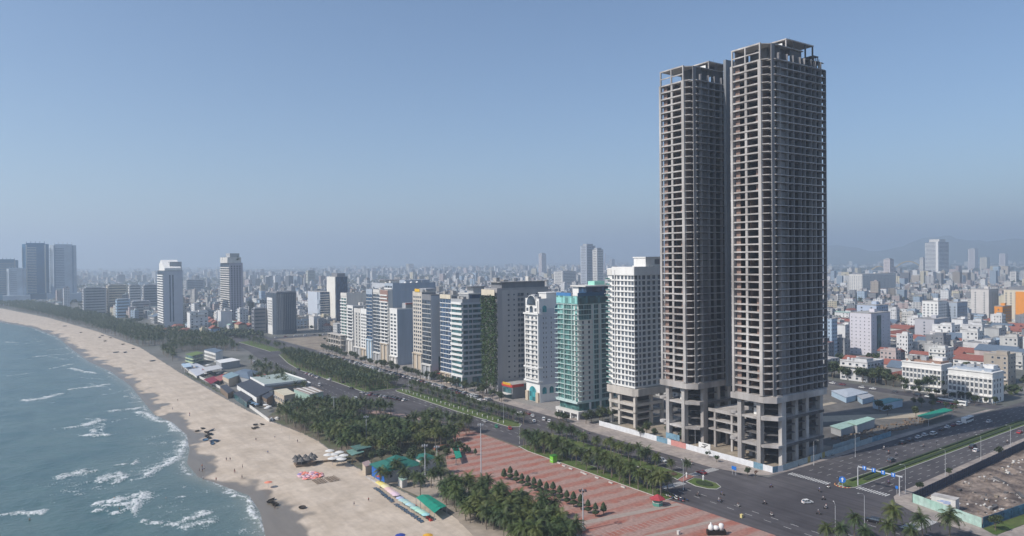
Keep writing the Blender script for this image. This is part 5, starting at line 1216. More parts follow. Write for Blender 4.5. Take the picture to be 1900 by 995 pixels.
def mast(px, py, h, label, kind):
    x, y = G(px, py); t = thing('floodlight_mast', label, 'light mast', (x, y, .05)); m = MB(); m.tube([(0,0,0),(0,0,h)], [.28,.13], 8); m.build('pole', POLE, t)
    bx('plinth', -.7, -.7, 0, .7, .7, 1.0, BEIGE if kind else CONC, t)
    for i in range(6): a = i*math.pi/3; bx('floodlight', math.cos(a)*1.1-.25, math.sin(a)*1.1-.25, h-.9, math.cos(a)*1.1+.25, math.sin(a)*1.1+.25, h-.4, DMETAL if kind else METAL, t)
    bx('lamp_ring', -1.2, -.06, h-.7, 1.2, .06, h-.6, POLE, t)
mast(1082,984,14.2,'short floodlight mast on the red plaza right of the last topiary', 1); mast(893,894,24.5,'very tall floodlight mast rising from the palms above the red plaza', 0)
mast(620,781,14.3,'floodlight mast standing in the park grove beside the restaurants', 0); mast(789,895,16,'floodlight mast beside the green roofed beach building', 0); mast(680,822,14,'floodlight mast in the park grove near the lawn', 0); mast(811,868,10,'short lamp cluster post among the sculptures by the plaza', 0)
# gantry with four blue signs
t = thing('gantry_sign', 'grey sign gantry spanning the cross avenue with four blue direction signs', 'sign gantry', (282, 146.3, .1))
m = MB(); m.tube([(0,0,0),(0,0,7.6)], [.22,.18], 8); pm_ = m.mesh('post', POLE); ob('post', pm_, t); ob('post', pm_, t, (-1.0, 16.2, 0))
m = MB(); m.box(-.2,-1.2,7.3,.2,0,7.7); m.box(-.2,0,7.3,.2,16.6,7.7); bm_ = m; bm_.build('beam', POLE, t)
for i, u in enumerate((2.2, 6.2, 10.0, 13.8)):
    p_ = bx('sign_panel', -.42, u-.75, 6.8, -.34, u+.75, 8.4, SIGNB, t)
    a = MB(); a.prism([(-.12,-.6),(.12,-.6),(.12,.2),(.4,.2),(0,.65),(-.4,.2),(-.12,.2)], 0, .02); ar = a.build('arrow', LENS, t, (-.43, u, 7.65)); ar.rotation_euler = (math.pi/2, 0, -math.pi/2)
t = thing('round_sign_board', 'round blue keep-right sign on the striped traffic island', 'traffic sign', (*G(1563,906), .1)); m = MB(); m.lathe([(1.3,0),(1.3,.12)], 20); o = m.build('disc', SIGNB, t, (0,0,3.3)); o.rotation_euler = (math.pi/2, 0, math.radians(-60))
MB().tube([(.1,.1,0),(.1,.1,4.6)], [.08,.08], 6).build('post', POLE, t)
a = MB(); a.prism([(-.2,-.9),(.2,-.9),(.2,.2),(.6,.2),(0,1.0),(-.6,.2),(-.2,.2)], 0, .02); ar = a.build('arrow', LENS, t, (-.12,-.08,3.3)); ar.rotation_euler = (math.pi/2, 0, math.radians(-60))
t = thing('traffic_signal', 'slim traffic signal post on the striped traffic island', 'traffic light', (*G(1556,903), .1)); MB().tube([(0,0,0),(0,0,4)], [.07,.07], 6).build('post', DMETAL, t); bx('signal_head', -.2, -.2, 3, .2, .2, 4.1, DMETAL, t)
t = thing('blue_sign', 'blue notice board on posts on the pavement before the corner tower', 'sign', (*G(1362,882), .14)); bx('board', -.06, -1.2, 2.2, .06, 1.2, 3.7, SIGNB, t); 
for s in (-1,1): bx('post', -.04, s*.9-.05, 0, .04, s*.9+.05, 2.2, POLE, t)
t = thing('small_sign', 'small blue pedestrian sign at the gantry foot', 'traffic sign', (*G(1664,918), .1)); bx('board', -.04, -.5, 2.2, .04, .5, 3.3, SIGNB, t); bx('post', .05, -.05, 0, .12, .05, 3.3, POLE, t)
# striped kerb of the island
kb = [(275.9,163.2),(275.1,163.9),(274.7,165),(274.7,166.6),(275,168.2),(275.8,169.2)]
for i in range(14):
    t_k = i/14; a = math.pi*(.5+t_k); x = 276.6+2.6*math.cos(a); y = 166.2+3.4*math.sin(a); o = bx('kerb_block', -.35, -.12, 0, .35, .12, .25, YELLOW if i % 2 else RED); o.location = (x, y, .14); o.rotation_euler = (0, 0, a+math.pi/2); struct(o)
# hoardings, panel by panel
def panels(name, label, cat, a, b, h, step, mats, z=.1, th=.08, post=None):
    A, B = Vector(a), Vector(b); L = (B-A).length; ang = math.atan2(B.y-A.y, B.x-A.x); t = thing(name, label, cat, (A.x, A.y, z), ang); n = max(1, int(L/step))
    for i in range(n):
        mi = mats(i) if callable(mats) else mats[i % len(mats)]
        bx('panel', i*L/n+.03, -th/2, 0, (i+1)*L/n-.03, th/2, h+(.0 if i % 3 else .05), mi, t)
        if post: bx('post', i*L/n-.05, -th/2-.1, 0, i*L/n+.05, -th/2, h+.1, post, t)
    return t
HW = mat('white_hoarding', (.66,.67,.68), .6, .12, .6); HG = mat('grey_blue_hoarding', (.33,.40,.42), .7, .2, .5); HBL = mat('painted_blue_hoarding', (.16,.28,.36), .7, .4, .7); HR = mat('red_striped_gate', (.55,.25,.22), .6, .1, 1)
panels('hoarding', 'long white hoarding along the pavement before both unfinished towers', 'hoarding', (269.0,306), (268.6,193.6), 2.7, 2.4, lambda i: HR if 22 <= i <= 25 else (HBL if i in (18, 19, 20) or 41 < i < 44 else HW))
bx('big_poster', 269.2, 247, 3.0, 269.35, 256, 5.8, HBL); o = bpy.data.objects['big_poster']; tag(o, 'blue poster board above the white hoarding before the link building', 'poster board')
o = bx('white_board', 268.7, 227.5, 2.9, 268.85, 234.5, 5.4, WHITE); tag(o, 'white board with dark lettering standing above the hoarding near the link building', 'sign board')
for i, (u, w_, z_) in enumerate(((229,3.2,4.5),(229.8,1.5,3.8),(230.4,2.4,3.2))): bx('lettering', 268.62, u, z_, 268.69, u+w_, z_+.4, DMETAL)['kind'] = 'stuff'
t = panels('hoarding', 'short patterned hoarding cutting the street corner', 'hoarding', (268.6,193.5), (274.5,192.6), 2.6, 2.0, [HBL, HW])
panels('hoarding', 'grey blue hoarding along the cross avenue pavement beneath the corner tower', 'hoarding', (274.6,192.8), (372,197.2), 2.6, 2.4, lambda i: (mat('ochre_patch', (.36,.30,.12), .7, .2, 1) if i in (8, 13) else (HG if i < 32 else HBL)))
panels('hoarding', 'tall grey hoarding farther along the cross avenue beside the vacant lot', 'hoarding', (320,197.4), (345,198.4), 3.4, 2.4, [HG])
DB = mat('dark_blue_mesh_fence', (.055,.07,.11), .6, .2, 1); PG = mat('pale_green_hoarding', (.33,.50,.42), .7, .25, .5, col2=(.40,.53,.47)); MUR = mat('blue_mural', (.10,.24,.34), .7, .5, .5, col2=(.05,.12,.2))
t = panels('fence', 'long dark blue sheet fence between the pavement and the rubble lot', 'fence', (278.2,139.6), (455,150.5), 3.6, 2.2, [DB], post=DMETAL)
for z in (1.2, 2.4): bx('rail', 0, -.16, z, 176, -.05, z+.1, DMETAL, t)
t = panels('hoarding', 'weathered pale green hoarding on the road side of the rubble lot', 'hoarding', (270.6,112.6), (278.0,139.3), 3.4, 2.4, [PG])
t = panels('mural_wall', 'blue painted mural wall with palm silhouettes on the lower side of the rubble lot', 'wall', (271,112.4), (352,105), 3.6, 3.2, [MUR])
for i in range(8):
    u = 8+i*5; m = MB(); m.box(-.08,-.03,0,.08,0,2.0); 
    for a in range(7): an = math.radians(a*30); m.tri((0,-.02,2.0),(.15*math.cos(an+1.2),-.02,2.0+.15*math.sin(an+1.2)),(1.0*math.cos(an),-.02,2.0+.7*math.sin(an)))
    m.build('painted_palm', mat('mural_ink', (.02,.04,.07), .8, .1, 1), t, (u, -.06, .4))
RUB = mat('rubble_ground', (.26,.21,.175), .95, .45, .5, .6, col2=(.10,.08,.072))
gx = [278+i*1.1 for i in range(115)]; gy = [105+j*1.1 for j in range(42)]
def rub_z(x, y):
    n_ = mnoise.fractal(Vector((x*.13, y*.13, 5)), 1, 2, 5, noise_basis='PERLIN_ORIGINAL'); e = min(1, (x-278)/6)*min(1, max(0, (y-106.5+.07*(x-271)))/5)*min(1, max(0, (139.4+.0625*(x-278)-y))/3)
    return .08+max(0, e)*(.5+1.5*n_)*(.3 if x < 300 and y > 122 else 1)
_v = [(lerp(max(x, 278.4-(139-min(y,139))*.245*(1 if i < 1 else 0)) , x, .5), y, rub_z(x, y)) for y in gy for i, x in enumerate(gx)]
_f = [(j*115+i, j*115+i+1, (j+1)*115+i+1, (j+1)*115+i) for j in range(41) for i in range(114) if gy[j] > 113-.085*(gx[i]-271) and gy[j] < 138.6+.0625*(gx[i]-278)]
me = bpy.data.meshes.new('rubble_lot'); me.from_pydata(_v, [], _f); me.materials.append(RUB); me.update(); struct(ob('rubble_lot', me))
struct(MB().prism([(278.2,139.2),(271.4,113.2),(352,105.6),(405,107),(405,147)], -.4, .06).build('rubble_lot', RUB))
sheet('verge', [(268,112),(271,112.2),(352,104.6),(352,101),(268,107)], .07, LAWN); sheet('footpath', [(262,100),(268,106.8),(352,100.9),(352,60),(262,60)], .072, PAVE)
m = MB(); r_ = random.Random(5)
for i in range(520):
    x = r_.uniform(284, 380); y = r_.uniform(113, 140); s = r_.uniform(.1,.45)*(1 if r_.random() < .93 else 2); 
    if mnoise.noise(Vector((x*.12, y*.12, 0))) < .0: continue
    if y > 138+.06*(x-278): continue
    b = len(m.v); zb = rub_z(x, y)-.15; m.box(x-s, y-s*.7, zb, x+s, y+s*.7, zb+s*.9, r_.choice((0,0,1,2,3,3)))
    for j in range(b, len(m.v)): v_ = m.v[j]; m.v[j] = (v_[0]+r_.uniform(-.3,.3)*s, v_[1]+r_.uniform(-.3,.3)*s, v_[2]+r_.uniform(0,.3)*s)
o = m.build('rubble', [CONCD, SOIL, WOOD, OFFW]); stuff(o)
for i, (a, b, c, d) in enumerate(((292,118,297,121),(300,124,309,125),(315,116,322,120),(330,128,338,131))):
    t = thing('slab_remains', ['low broken wall nearest the pale green hoarding','long toppled wall in the middle of the rubble lot','broken floor slab by the mural wall','broken floor slab deeper in the rubble lot'][i], 'broken wall', (a, b, .08), .3*i); bx('slab', 0, 0, 0, c-a, (d-b)*.3, .9, CONCD, t); bx('slab', .5, (d-b)*.3, 0, c-a-1, (d-b)*.8, .35, CONC, t)
t = thing('cabin', 'pale boxy cabin with blue lettering behind the green hoarding', 'cabin', (278.6, 124.5, .08), .12); bx('wall', 0, 0, 0, 4, 8, 4.6, OFFW, t); bx('roof', -.1, -.1, 4.6, 4.1, 8.1, 4.75, CONC, t)
for z, l in ((3.5,3.4),(3.1,4.4),(2.7,2.5)): bx('lettering', -.05, 1.6, z, 0, 1.6+l, z+.14, SIGNB, t)
t = thing('pergola', 'brown timber pergola at the lower right corner', 'pergola', (292, 92, .08))
for i in range(12): bx('slat', 0, i*1.5-8, 2.9, 22, i*1.5-7.8, 3.05, WOOD, t)
for i in range(6): bx('post', i*4, -8, 0, i*4+.25, -7.75, 2.9, WOOD, t); bx('post', i*4, 8, 0, i*4+.25, 8.25, 2.9, WOOD, t)
# kiosk, booths, cabinets, sculpture
def ngon(n, r, a0=0): return [(r*math.cos(a0+2*math.pi*i/n), r*math.sin(a0+2*math.pi*i/n)) for i in range(n)]
t = thing('kiosk', 'small hexagonal kiosk with red pointed roof and green walls at the plaza corner', 'kiosk', (*G(1220,938), .05)); MB().prism(ngon(6,1.9), 0, 2.6).build('wall', mat('green_kiosk', (.10,.30,.24), .7, .1, 1), t)
m = MB(); m.lathe([(3.1,2.5),(3.1,2.62),(.1,4.2)], 6); m.build('roof', mat('kiosk_red', (.36,.05,.06), .7, .15, 1), t); MB().prism(ngon(6,2.0), 1.2, 1.4).build('counter', OFFW, t)
t = thing('booth', 'bright lime green booth under the palms at the plaza edge', 'booth', (*G(1027,858), .1)); bx('wall', -1.2, -1.2, 0, 1.2, 1.2, 3, mat('lime_green', (.20,.55,.05), .6, .05, 1), t); bx('roof', -1.5, -1.5, 3, 1.5, 1.5, 3.2, mat('dark_green_roof', (.05,.2,.04), .6, .1, 1), t); bx('counter', -1.4, -.8, 1, -1.2, .8, 1.15, OFFW, t)
t = thing('cabinet', 'teal service cabinet beside the lone palm at the edge of the plaza', 'cabinet', (*G(1030,985), .05), .3); bx('body', -1, -.8, 0, 1, .8, 2.3, mat('teal_cabinet', (.14,.40,.34), .6, .1, 1), t); bx('lid', -1.1, -.9, 2.3, 1.1, .9, 2.4, OFFW, t); bx('door', -1.04, -.5, .2, -1.0, .5, 2, PGREEN, t)
t = thing('sculpture', 'dark plinth carrying three rounded white stone figures on the plaza', 'sculpture', (*G(1329,992), .05), -.6); bx('plinth', -3.1, -1, 0, 3.1, 1, 1.5, mat('black_plinth', (.02,.018,.018), .4, .1, 1), t)
m = MB(); m.lathe([(.7,0),(.95,.5),(.85,1.3),(.5,1.8),(.25,2.0),(.28,2.3),(.1,2.6)], 14); m.build('figure', WHITE, t, (-1.8,0,1.5), smooth=True)
m = MB(); m.lathe([(.5,0),(.9,.3),(1.05,.8),(.8,1.3),(.2,1.5)], 14); m.build('figure', WHITE, t, (-.1,0,1.5), smooth=True)
m = MB(); m.lathe([(.75,0),(.8,1.0),(.85,1.7),(.6,2.1),(.1,2.2)], 14); m.build('figure', WHITE, t, (1.7,0,1.5), smooth=True)
for i, (px, py, lab) in enumerate(((1376,961,'small yellow box standing at the road edge of the plaza'),(1259,992,'low pale bollard at the bottom edge of the plaza'))): x, y = G(px, py); o = MB().box(-.4,-.4,0,.4,.4,1.1).box(-.45,-.45,1.1,.45,.45,1.25).build('box', YELLOW if i == 0 else OFFW, None, (x, y, .05)); tag(o, lab, 'box')
bnm = MB().box(-.3,-1.1,0,.3,1.1,.45).mesh('bench', KERB)
for i, (a, b) in enumerate(((540,512),(625,540),(645,550),(730,577),(830,613),(920,645),(490,490),(455,470))): x, y = G(920+a/3.903, 740+b/3.903); tag(ob('bench', bnm, None, (x+.2, y, .05)), 'low pale stone bench along the palm strip edge of the plaza', 'bench', 'benches along the plaza edge')
pst = MB().box(-.16,-.16,0,.16,.16,1.0).lathe([(.28,0),(.28,.25),(.1,.5)], 8, c=(0,0,1.0)).mesh('marker_post', WHITE)
for i in range(24): tag(ob('marker_post', pst, None, (229.0+.05*math.sin(i), 342+i*5.6, .2)), 'small white post on the grass of the middle median', 'post', 'white posts along the middle median')
for i, (px, py) in enumerate(((1274,887),(1305,892))): tag(ob('marker_post', pst, None, (*G(px,py), .2), scale=1.4), ['pale lawn post left of the oval flower bed','pale lawn post right of the oval flower bed'][i], 'post')
struct(MB().prism([(232.6+2.4*math.cos(a*.35), 218.5+3.0*math.sin(a*.35)) for a in range(18)], .1, .45).build('flower_bed', mat('brown_bed', (.09,.06,.04), .9, .4, 2)))
struct(MB().prism([(233.2+2.6*math.cos(a*.35), 200.6+4.0*math.sin(a*.35)) for a in range(18)], .1, .5).build('flower_bed', HEDGE))
# ------------------------------------------------------------------ beach: umbrellas, boats, pavilions
def umbrella_mesh(r, n=12, h=.5): 
    m = MB(); m.lathe([(r,0),(r*.97,.06),(r*.55,h*.62),(.05,h)], n); return m.mesh('canopy', CLOTH)
UM = umbrella_mesh(1.5); UMS = umbrella_mesh(1.25)
POLEU = MB().tube([(0,0,0),(0,0,2.4)], [.04,.04], 5).mesh('pole', METAL)
def umbrella(x, y, z, colr, label, group=None, big=True, s=1.0):
    t = thing('beach_umbrella', label, 'beach umbrella', (x, y, z), RND.random(), group, scale=s); ob('pole', POLEU, t); ob('canopy', UM if big else UMS, t, (0,0,2.1), color=colr); return t
LNG = MB().box(-.95,-.3,.28,.5,.3,.36).box(-.85,-.28,0,-.78,.28,.28).box(.35,-.28,0,.42,.28,.28); LNG.quad((.5,-.3,.36),(.98,-.3,.75),(.98,.3,.75),(.5,.3,.36)); LNG.quad((.5,.3,.30),(.98,.3,.69),(.98,-.3,.69),(.5,-.3,.30)); LNG = LNG.mesh('lounger', mat('lounger_blue', (.06,.12,.20), .7, .2, 2))
LNGW = LNG.copy(); LNGW.materials.clear(); LNGW.materials.append(WOOD)
r1 = [((.72,.60,.20),'yellow'),((.74,.66,.38),'pale yellow'),((.66,.46,.42),'pink'),((.68,.52,.50),'pale pink'),((.66,.50,.56),'rose')]
for i in range(11):
    px, py = lerp(704, 735, i/10), lerp(905, 929, i/10); x, y = G(px, py); k = min(4, int(i/2.2)); umbrella(x, y, sand_z(x, y), r1[k][0], r1[k][1]+' beach umbrella in the far row, '+ordn(i)+' from the blue walled building', 'umbrellas of the far row', s=1.1)
    for q in (-1.2, .2): tag(ob('lounger', LNG, None, (x-1.9+RND.uniform(-.4,.4), y+q*.8+RND.uniform(-.15,.15), sand_z(x-1.9, y)), math.pi+RND.uniform(-.3,.3)), 'dark blue lounger in front of the yellow and pink umbrella row', 'lounger', 'loungers of the far row')
for i in range(12):
    px, py = lerp(742, 790, i/11), lerp(935, 966, i/11); x, y = G(px, py); umbrella(x, y, sand_z(x, y)+RND.uniform(-.15,.15), tuple(c*RND.uniform(.8,1.1) for c in (.40,.58,.57)), 'pale turquoise beach umbrella, '+ordn(i)+' in the near row from the pink ones', 'turquoise umbrellas of the near row', s=1.05)
    for q in (-1.2, .2): tag(ob('lounger', LNG, None, (x-1.9+RND.uniform(-.4,.4), y+q*.8+RND.uniform(-.15,.15), sand_z(x-1.9, y)), math.pi+RND.uniform(-.3,.3)), 'dark blue lounger in front of the turquoise umbrella row', 'lounger', 'loungers of the near row')
for px, py, c_, l, s in ((743,1007,(.03,.06,.28),'big dark blue beach umbrella at the bottom edge of the beach',1.15),(794,1007,(.62,.34,.04),'orange yellow beach umbrella at the bottom edge of the beach',1.15),(705,893,(.6,.08,.07),'red beach umbrella at the corner of the blue walled building',1.0),(498,903,(.68,.24,.16),'single orange beach umbrella alone on the open sand',1.1)):
    x, y = G(px, py); umbrella(x, y, sand_z(x, y), c_, l, s=s)
cl = scatter([(100,0),(112,1.5),(115,5),(108,9),(100,9),(97,5)], 46, 1.25)
cx, cy = G(578, 883); dx_ = Vector((math.cos(-.45), math.sin(-.45)))
for i, (a, b) in enumerate(cl):
    u, v_ = (a-106)*.62, (b-4.5)*1.25; x = cx+u*.9+v_*.15; y = cy+v_-u*.35
    c_, nm_ = RND.choice((((.68,.22,.16),'orange red'),((.70,.30,.30),'pink'),((.66,.42,.44),'pale pink'),((.22,.20,.45),'violet'),((.60,.50,.50),'washed out pink')))
    t = thing('beach_umbrella', nm_+' umbrella in the bright heap of umbrellas laid low on the sand', 'beach umbrella', (x, y, sand_z(x, y)-.2), RND.random(), 'heap of bright umbrellas, '+nm_, scale=.8); ob('canopy', UMS, t, (0,0,.5), color=c_).rotation_euler = (RND.uniform(-.5,.5), RND.uniform(-.5,.5), 0)
for bi, (px, py) in enumerate(((598,893),(621,889))):
    cx, cy = G(px, py)
    for i in range(6):
        for j in range(2): tag(ob('lounger', LNGW, None, (cx-2.4+j*2.4, cy-3+i*1.25, sand_z(cx, cy)), 0), 'bare wooden lounger in the '+('left' if bi == 0 else 'right')+' block below the bright umbrella heap', 'lounger', 'bare loungers, '+('left' if bi == 0 else 'right')+' block')
for i, (px, py) in enumerate(((612,850),(620,857),(630,853),(638,859),(626,863),(617,865),(609,858),(634,866))): x, y = G(px, py); umbrella(x, y, sand_z(x, y)+.3, (.62,.61,.58), 'white restaurant umbrella in the cluster left of the dark stage walkway', 'white umbrellas by the walkway', s=1.5)
# stage ringed by thatched grey parasols
x, y = G(566, 862); t = thing('stage', 'dark square wooden deck ringed by drooping grey parasols on the sand', 'deck', (x, y, sand_z(x, y)), -.15)
bx('deck', -4.5, -3.5, 0, 4.5, 3.5, .9, WOOD, t); bx('counter', -1.6, -1.2, .9, 1.6, 1.2, 2.2, DMETAL, t); bx('walkway', 4.5, -.8, 0, 14, .8, .7, WOOD, t)
th = MB().lathe([(1.7,0),(1.5,.1),(.6,1.3),(.05,1.8)], 10).mesh('thatch', mat('grey_thatch', (.13,.125,.12), .9, .4, 2))
for i in range(9): a = 2*math.pi*i/9; o = ob('thatch', th, t, (4.3*math.cos(a), 3.3*math.sin(a), 2.6+.4*math.sin(3*a))); ob('post', POLEU, t, (4.3*math.cos(a), 3.3*math.sin(a), .8))
# basket boats and hulls
def boat_mesh(L, W): 
    m = MB(); m.lathe([(.35,0),(.85,.18),(1,.5),(.93,.5),(.8,.25),(.3,.1)], 14, sx=L, sy=W); m.tube([(-L*.9,0,.47),(L*.9,0,.47)], [.05,.05], 4); return m
BM = [boat_mesh(1.3,1.15).mesh('round_boat', mat('tarred_wicker', (.05,.042,.035), .8, .3, 2)), boat_mesh(2.3,.9).mesh('round_boat', mat('dark_blue_hull', (.05,.10,.16), .6, .25, 1)), boat_mesh(1.5,1.3).mesh('round_boat', mat('blue_tarp_boat', (.09,.17,.26), .7, .2, 1))]
bl = [(366,799,0),(376,795,0),(383,802,0),(389,805,0),(392,799,1),(384,810,0),(388,813,0),(381,816,2),(394,818,1),(399,818,2),(403,819,1),(394,823,1),(391,806,1),(386,807,0),(474,790,0),(470,797,0),(486,789,0),(476,795,0),(501,930,0),(508,933,0),(512,936,0),(561,943,0),(504,926,0)]
for i, (px, py, k) in enumerate(bl):
    x, y = G(px, py, -.2); grp = 'boats resting near the waterline' if i < 14 else None
    lab = (['tarred round basket boat in the huddle near the waterline','dark blue hull in the huddle near the waterline','blue covered round boat in the huddle near the waterline'][k] if i < 14 else ['dark basket boat left of the hulls below the restaurant terrace','lower basket boat of the cluster below the restaurant terrace','lone basket boat nearest the restaurant terrace','basket boat at the middle of the cluster below the terrace','basket boat left in the group on the lower sand','middle basket boat in the group on the lower sand','basket boat lowest in the group on the lower sand','lone basket boat on the lower sand right of the group','pale topped basket boat above the group on the lower sand'][i-14])
    o = ob('round_boat', BM[k], None, (x, y, sand_z(x, y)+.05), RND.random()*3, scale=1.1); o.rotation_euler = (RND.uniform(-.25,.25), RND.uniform(-.25,.25), RND.random()*3); tag(o, lab, 'boat', grp)
for i, (px, py) in enumerate(((150,618),(185,627),(195,634),(215,655),(247,648),(283,671),(190,624),(120,606),(228,640),(232,655),(205,628))):
    x, y = G(px, py, -.3); o = ob('round_boat', BM[i % 2], None, (x, y, sand_z(x, y)+.05), RND.random()*3, scale=1.5); tag(o, 'dark boat drawn up on the distant part of the beach', 'boat', 'boats on the distant beach')
vp = MB().tube([(0,0,0),(0,0,2.6)], [.06,.06], 5).mesh('pole', METAL)
for i, (px, py) in enumerate(((523,800),(537,816))): tag(ob('net_post', vp, None, (*G(px,py), 0)), ['left volleyball post on the upper beach','right volleyball post on the upper beach'][i], 'post')
# green canopy tent
P4 = [G(772,922,3.2), G(795,917,3.2), G(829,938,3.2), G(806,951,3.2)]
t = thing('green_canopy', 'long bright green canopy on posts over the sand below the palms', 'canopy', (P4[0][0], P4[0][1], 0)); o0 = P4[0]
pl = [(p[0]-o0[0], p[1]-o0[1]) for p in P4]; A_, B_, C_, D_ = [Vector((p[0], p[1])) for p in pl]
for i in range(8):
    a0, a1 = A_.lerp(D_, i/8), A_.lerp(D_, (i+1)/8); b0, b1 = B_.lerp(C_, i/8), B_.lerp(C_, (i+1)/8); m0, m1 = a0.lerp(b0, .5), a1.lerp(b1, .5); m = MB()
    sag = .12 if i % 2 else 0
    for p, q, r__, s_, z0, z1 in ((a0,a1,m1,m0,3.0,3.6-sag),(m0,m1,b1,b0,3.6-sag,3.0)):
        m.quad((p.x,p.y,z0),(q.x,q.y,z0),(r__.x,r__.y,z1),(s_.x,s_.y,z1)); m.quad((p.x,p.y,z0-.06),(s_.x,s_.y,z1-.06),(r__.x,r__.y,z1-.06),(q.x,q.y,z0-.06))
    m.build('canopy_sheet', GREENB, t)
for i in range(5):
    for e in (A_.lerp(D_, i/4), B_.lerp(C_, i/4)): bx('post', e.x-.07, e.y-.07, 0, e.x+.07, e.y+.07, 3.0, METAL, t)
for i in range(7): p = A_.lerp(D_, (i+.5)/7); x, y = p.x+o0[0]-1.0, p.y+o0[1]; c_ = [(.55,.07,.05),(.1,.3,.25),(.5,.1,.08)][i % 3]; o = MB().box(-.5,-.7,0,.5,.7,.7).box(-.5,-.7,.7,-.35,.7,1.1).build('table_set', CLOTH, None, (x, y, sand_z(x, y))); o.color = (*c_, 1); tag(o, ['red','dark green','dark red'][i % 3]+' plastic table set along the sea side of the green canopy', 'table', 'tables by the green canopy, '+['red','dark green','dark red'][i % 3])
# buildings given by their roof outline on the photograph and the roof height
def W4(pts, z): return [G(px, py, z) for px, py in pts]
def shape(name, label, cat, pts, z, wall, roof, over=.3, slab=.3, wins=0, kind='flat', rh=2.0, z0=0, open_=False):
    poly = W4(pts, z); cx = sum(p[0] for p in poly)/len(poly); cy = sum(p[1] for p in poly)/len(poly); t = thing(name, label, cat, (cx, cy, z0)); z = z-z0
    loc = [(p[0]-cx, p[1]-cy) for p in poly]; a = sum(loc[i][0]*loc[(i+1)%len(loc)][1]-loc[(i+1)%len(loc)][0]*loc[i][1] for i in range(len(loc)))
    if a < 0: loc = loc[::-1]
    inn = [(p[0]*.95, p[1]*.95) for p in loc]
    if not open_: MB().prism(inn, 0, z-slab).build('wall', wall, t)
    else:
        for p in inn: bx('post', p[0]-.12, p[1]-.12, 0, p[0]+.12, p[1]+.12, z-slab, wall, t)
    if kind == 'flat': MB().prism(loc, z-slab, z).build('roof', roof, t)
    elif kind == 'hip':
        n = len(loc); m = MB(); k = .35 if n == 4 else .1; b = 0
        m.v += [(p[0],p[1],z-slab) for p in loc]+[(p[0]*k,p[1]*k,z-slab+rh) for p in loc]; m.f.append(tuple(range(n-1,-1,-1))); m.m.append(0); m.f.append(tuple(range(n,2*n))); m.m.append(0)
        for i in range(n): j=(i+1)%n; m.f.append((i,j,n+j,n+i)); m.m.append(0)
        m.build('roof', roof, t)
    if wins and not open_:
        n = len(inn)
        for i in range(n):
            p, q = Vector(inn[i]), Vector(inn[(i+1)%n]); d = q-p; L = d.length
            nrm = Vector((d.y, -d.x)).normalized()
            if nrm.dot(Vector((-.5,-.8))) < .2 or L < 2.5: continue
            me_ = window_mesh(1.9, 2.0, 's', OFFW, GLASS, 1); nw = max(1, int(L/3.2))
            for fl in range(wins):
                for w_ in range(nw): c = p.lerp(q, (w_+.5)/nw); o = ob('window', me_, t, (c.x, c.y, 2.0+fl*3.6), math.atan2(d.y, d.x))
    return t
t = shape('beach_house', 'white two storey beach house with a grey pitched roof and planted terraces', 'house', [(378,649),(397,645.5),(414,650),(400,655)], 9, WHITE, SROOF, wins=2)
t = shape('terrace_house', 'glazed terrace wing with yellow green balconies beside the white beach house', 'house', [(344,657),(365,652),(378,655),(357,660.5)], 9, GLASST, mat('lime_roof', (.14,.20,.06), .8, .2, 1)); 
for z in (2.9, 5.8): 
    poly = W4([(343,657.5),(365,651.5),(379,655),(357,661.5)], 9); cx, cy = t.location.x, t.location.y; MB().prism([(p[0]-cx, p[1]-cy) for p in poly], z-.25, z+.3).build('balcony', mat('lime_white', (.45,.52,.34), .8, .1, 1), t)
shape('restaurant', 'restaurant with wide white flat roof behind the beach house terraces', 'restaurant', [(400,669),(430,664),(446,668),(410,674)], 6, GREY, WHITE)
shape('restaurant', 'low pavilion with long pale grey roof on the beach terrace', 'restaurant', [(374,682),(404,677.5),(414,683),(384,689)], 5, DGREY, mat('pale_grey_roof', (.50,.50,.50), .8, .1, .5), open_=True)
shape('terrace', 'white paved terrace stepping down to the sand by the beach house', 'terrace', [(337,675),(362,672),(392,687),(365,698)], 2.2, OFFW, mat('terrace_deck', (.48,.50,.54), .8, .12, .4))
shape('pavilion', 'small pale blue shade roof at the far end of the terrace', 'pavilion', [(336,676),(352,674),(356,680),(342,682)], 4.2, WHITE, PALEBLUE, open_=True)
shape('restaurant', 'restaurant with slate blue hipped roof in the middle of the beach row', 'restaurant', [(425,693),(452,684),(486,690),(462,703)], 6, GREY, SROOF, kind='hip', rh=2.5)
shape('restaurant', 'long low building with dull red roof behind the dark pavilions', 'restaurant', [(455,698),(480,691),(494,695),(472,703)], 5.5, OFFW, mat('dull_red_roof', (.36,.09,.09), .8, .15, .5))
shape('restaurant', 'house with blue green flat roof and glass balcony near the slate roof', 'restaurant', [(412,697),(430,690),(444,696),(424,703)], 6.5, BEIGE, mat('teal_grey_roof', (.22,.32,.36), .8, .15, .5), wins=1)
shape('bar', 'bar under dark red umbrellas at the edge of the sand', 'bar', [(378,704),(398,698),(408,704),(392,712)], 3, DGREY, mat('wine_red_roof', (.24,.03,.06), .8, .25, .6), open_=True)
shape('bar', 'small bar with striped red and white awning right of the wine red one', 'bar', [(398,700),(412,695),(420,702),(408,707)], 3.5, DGREY, mat('faded_red', (.34,.12,.11), .7, .1, 1), open_=True)
shape('restaurant', 'black roofed glazed pavilion on the sand edge, farther of the two', 'restaurant', [(408,717),(420,713),(434,725),(423,730)], 4, WOOD, DROOF)
shape('restaurant', 'black roofed glazed pavilion on the sand edge, nearer of the two', 'restaurant', [(433,729),(447,725),(468,738),(458,746)], 4, GLASST, DROOF)
shape('restaurant', 'large black roofed restaurant with white framed front openings', 'restaurant', [(438,713),(468,703),(508,722),(476,737)], 6.5, WHITE, DROOF, wins=1)
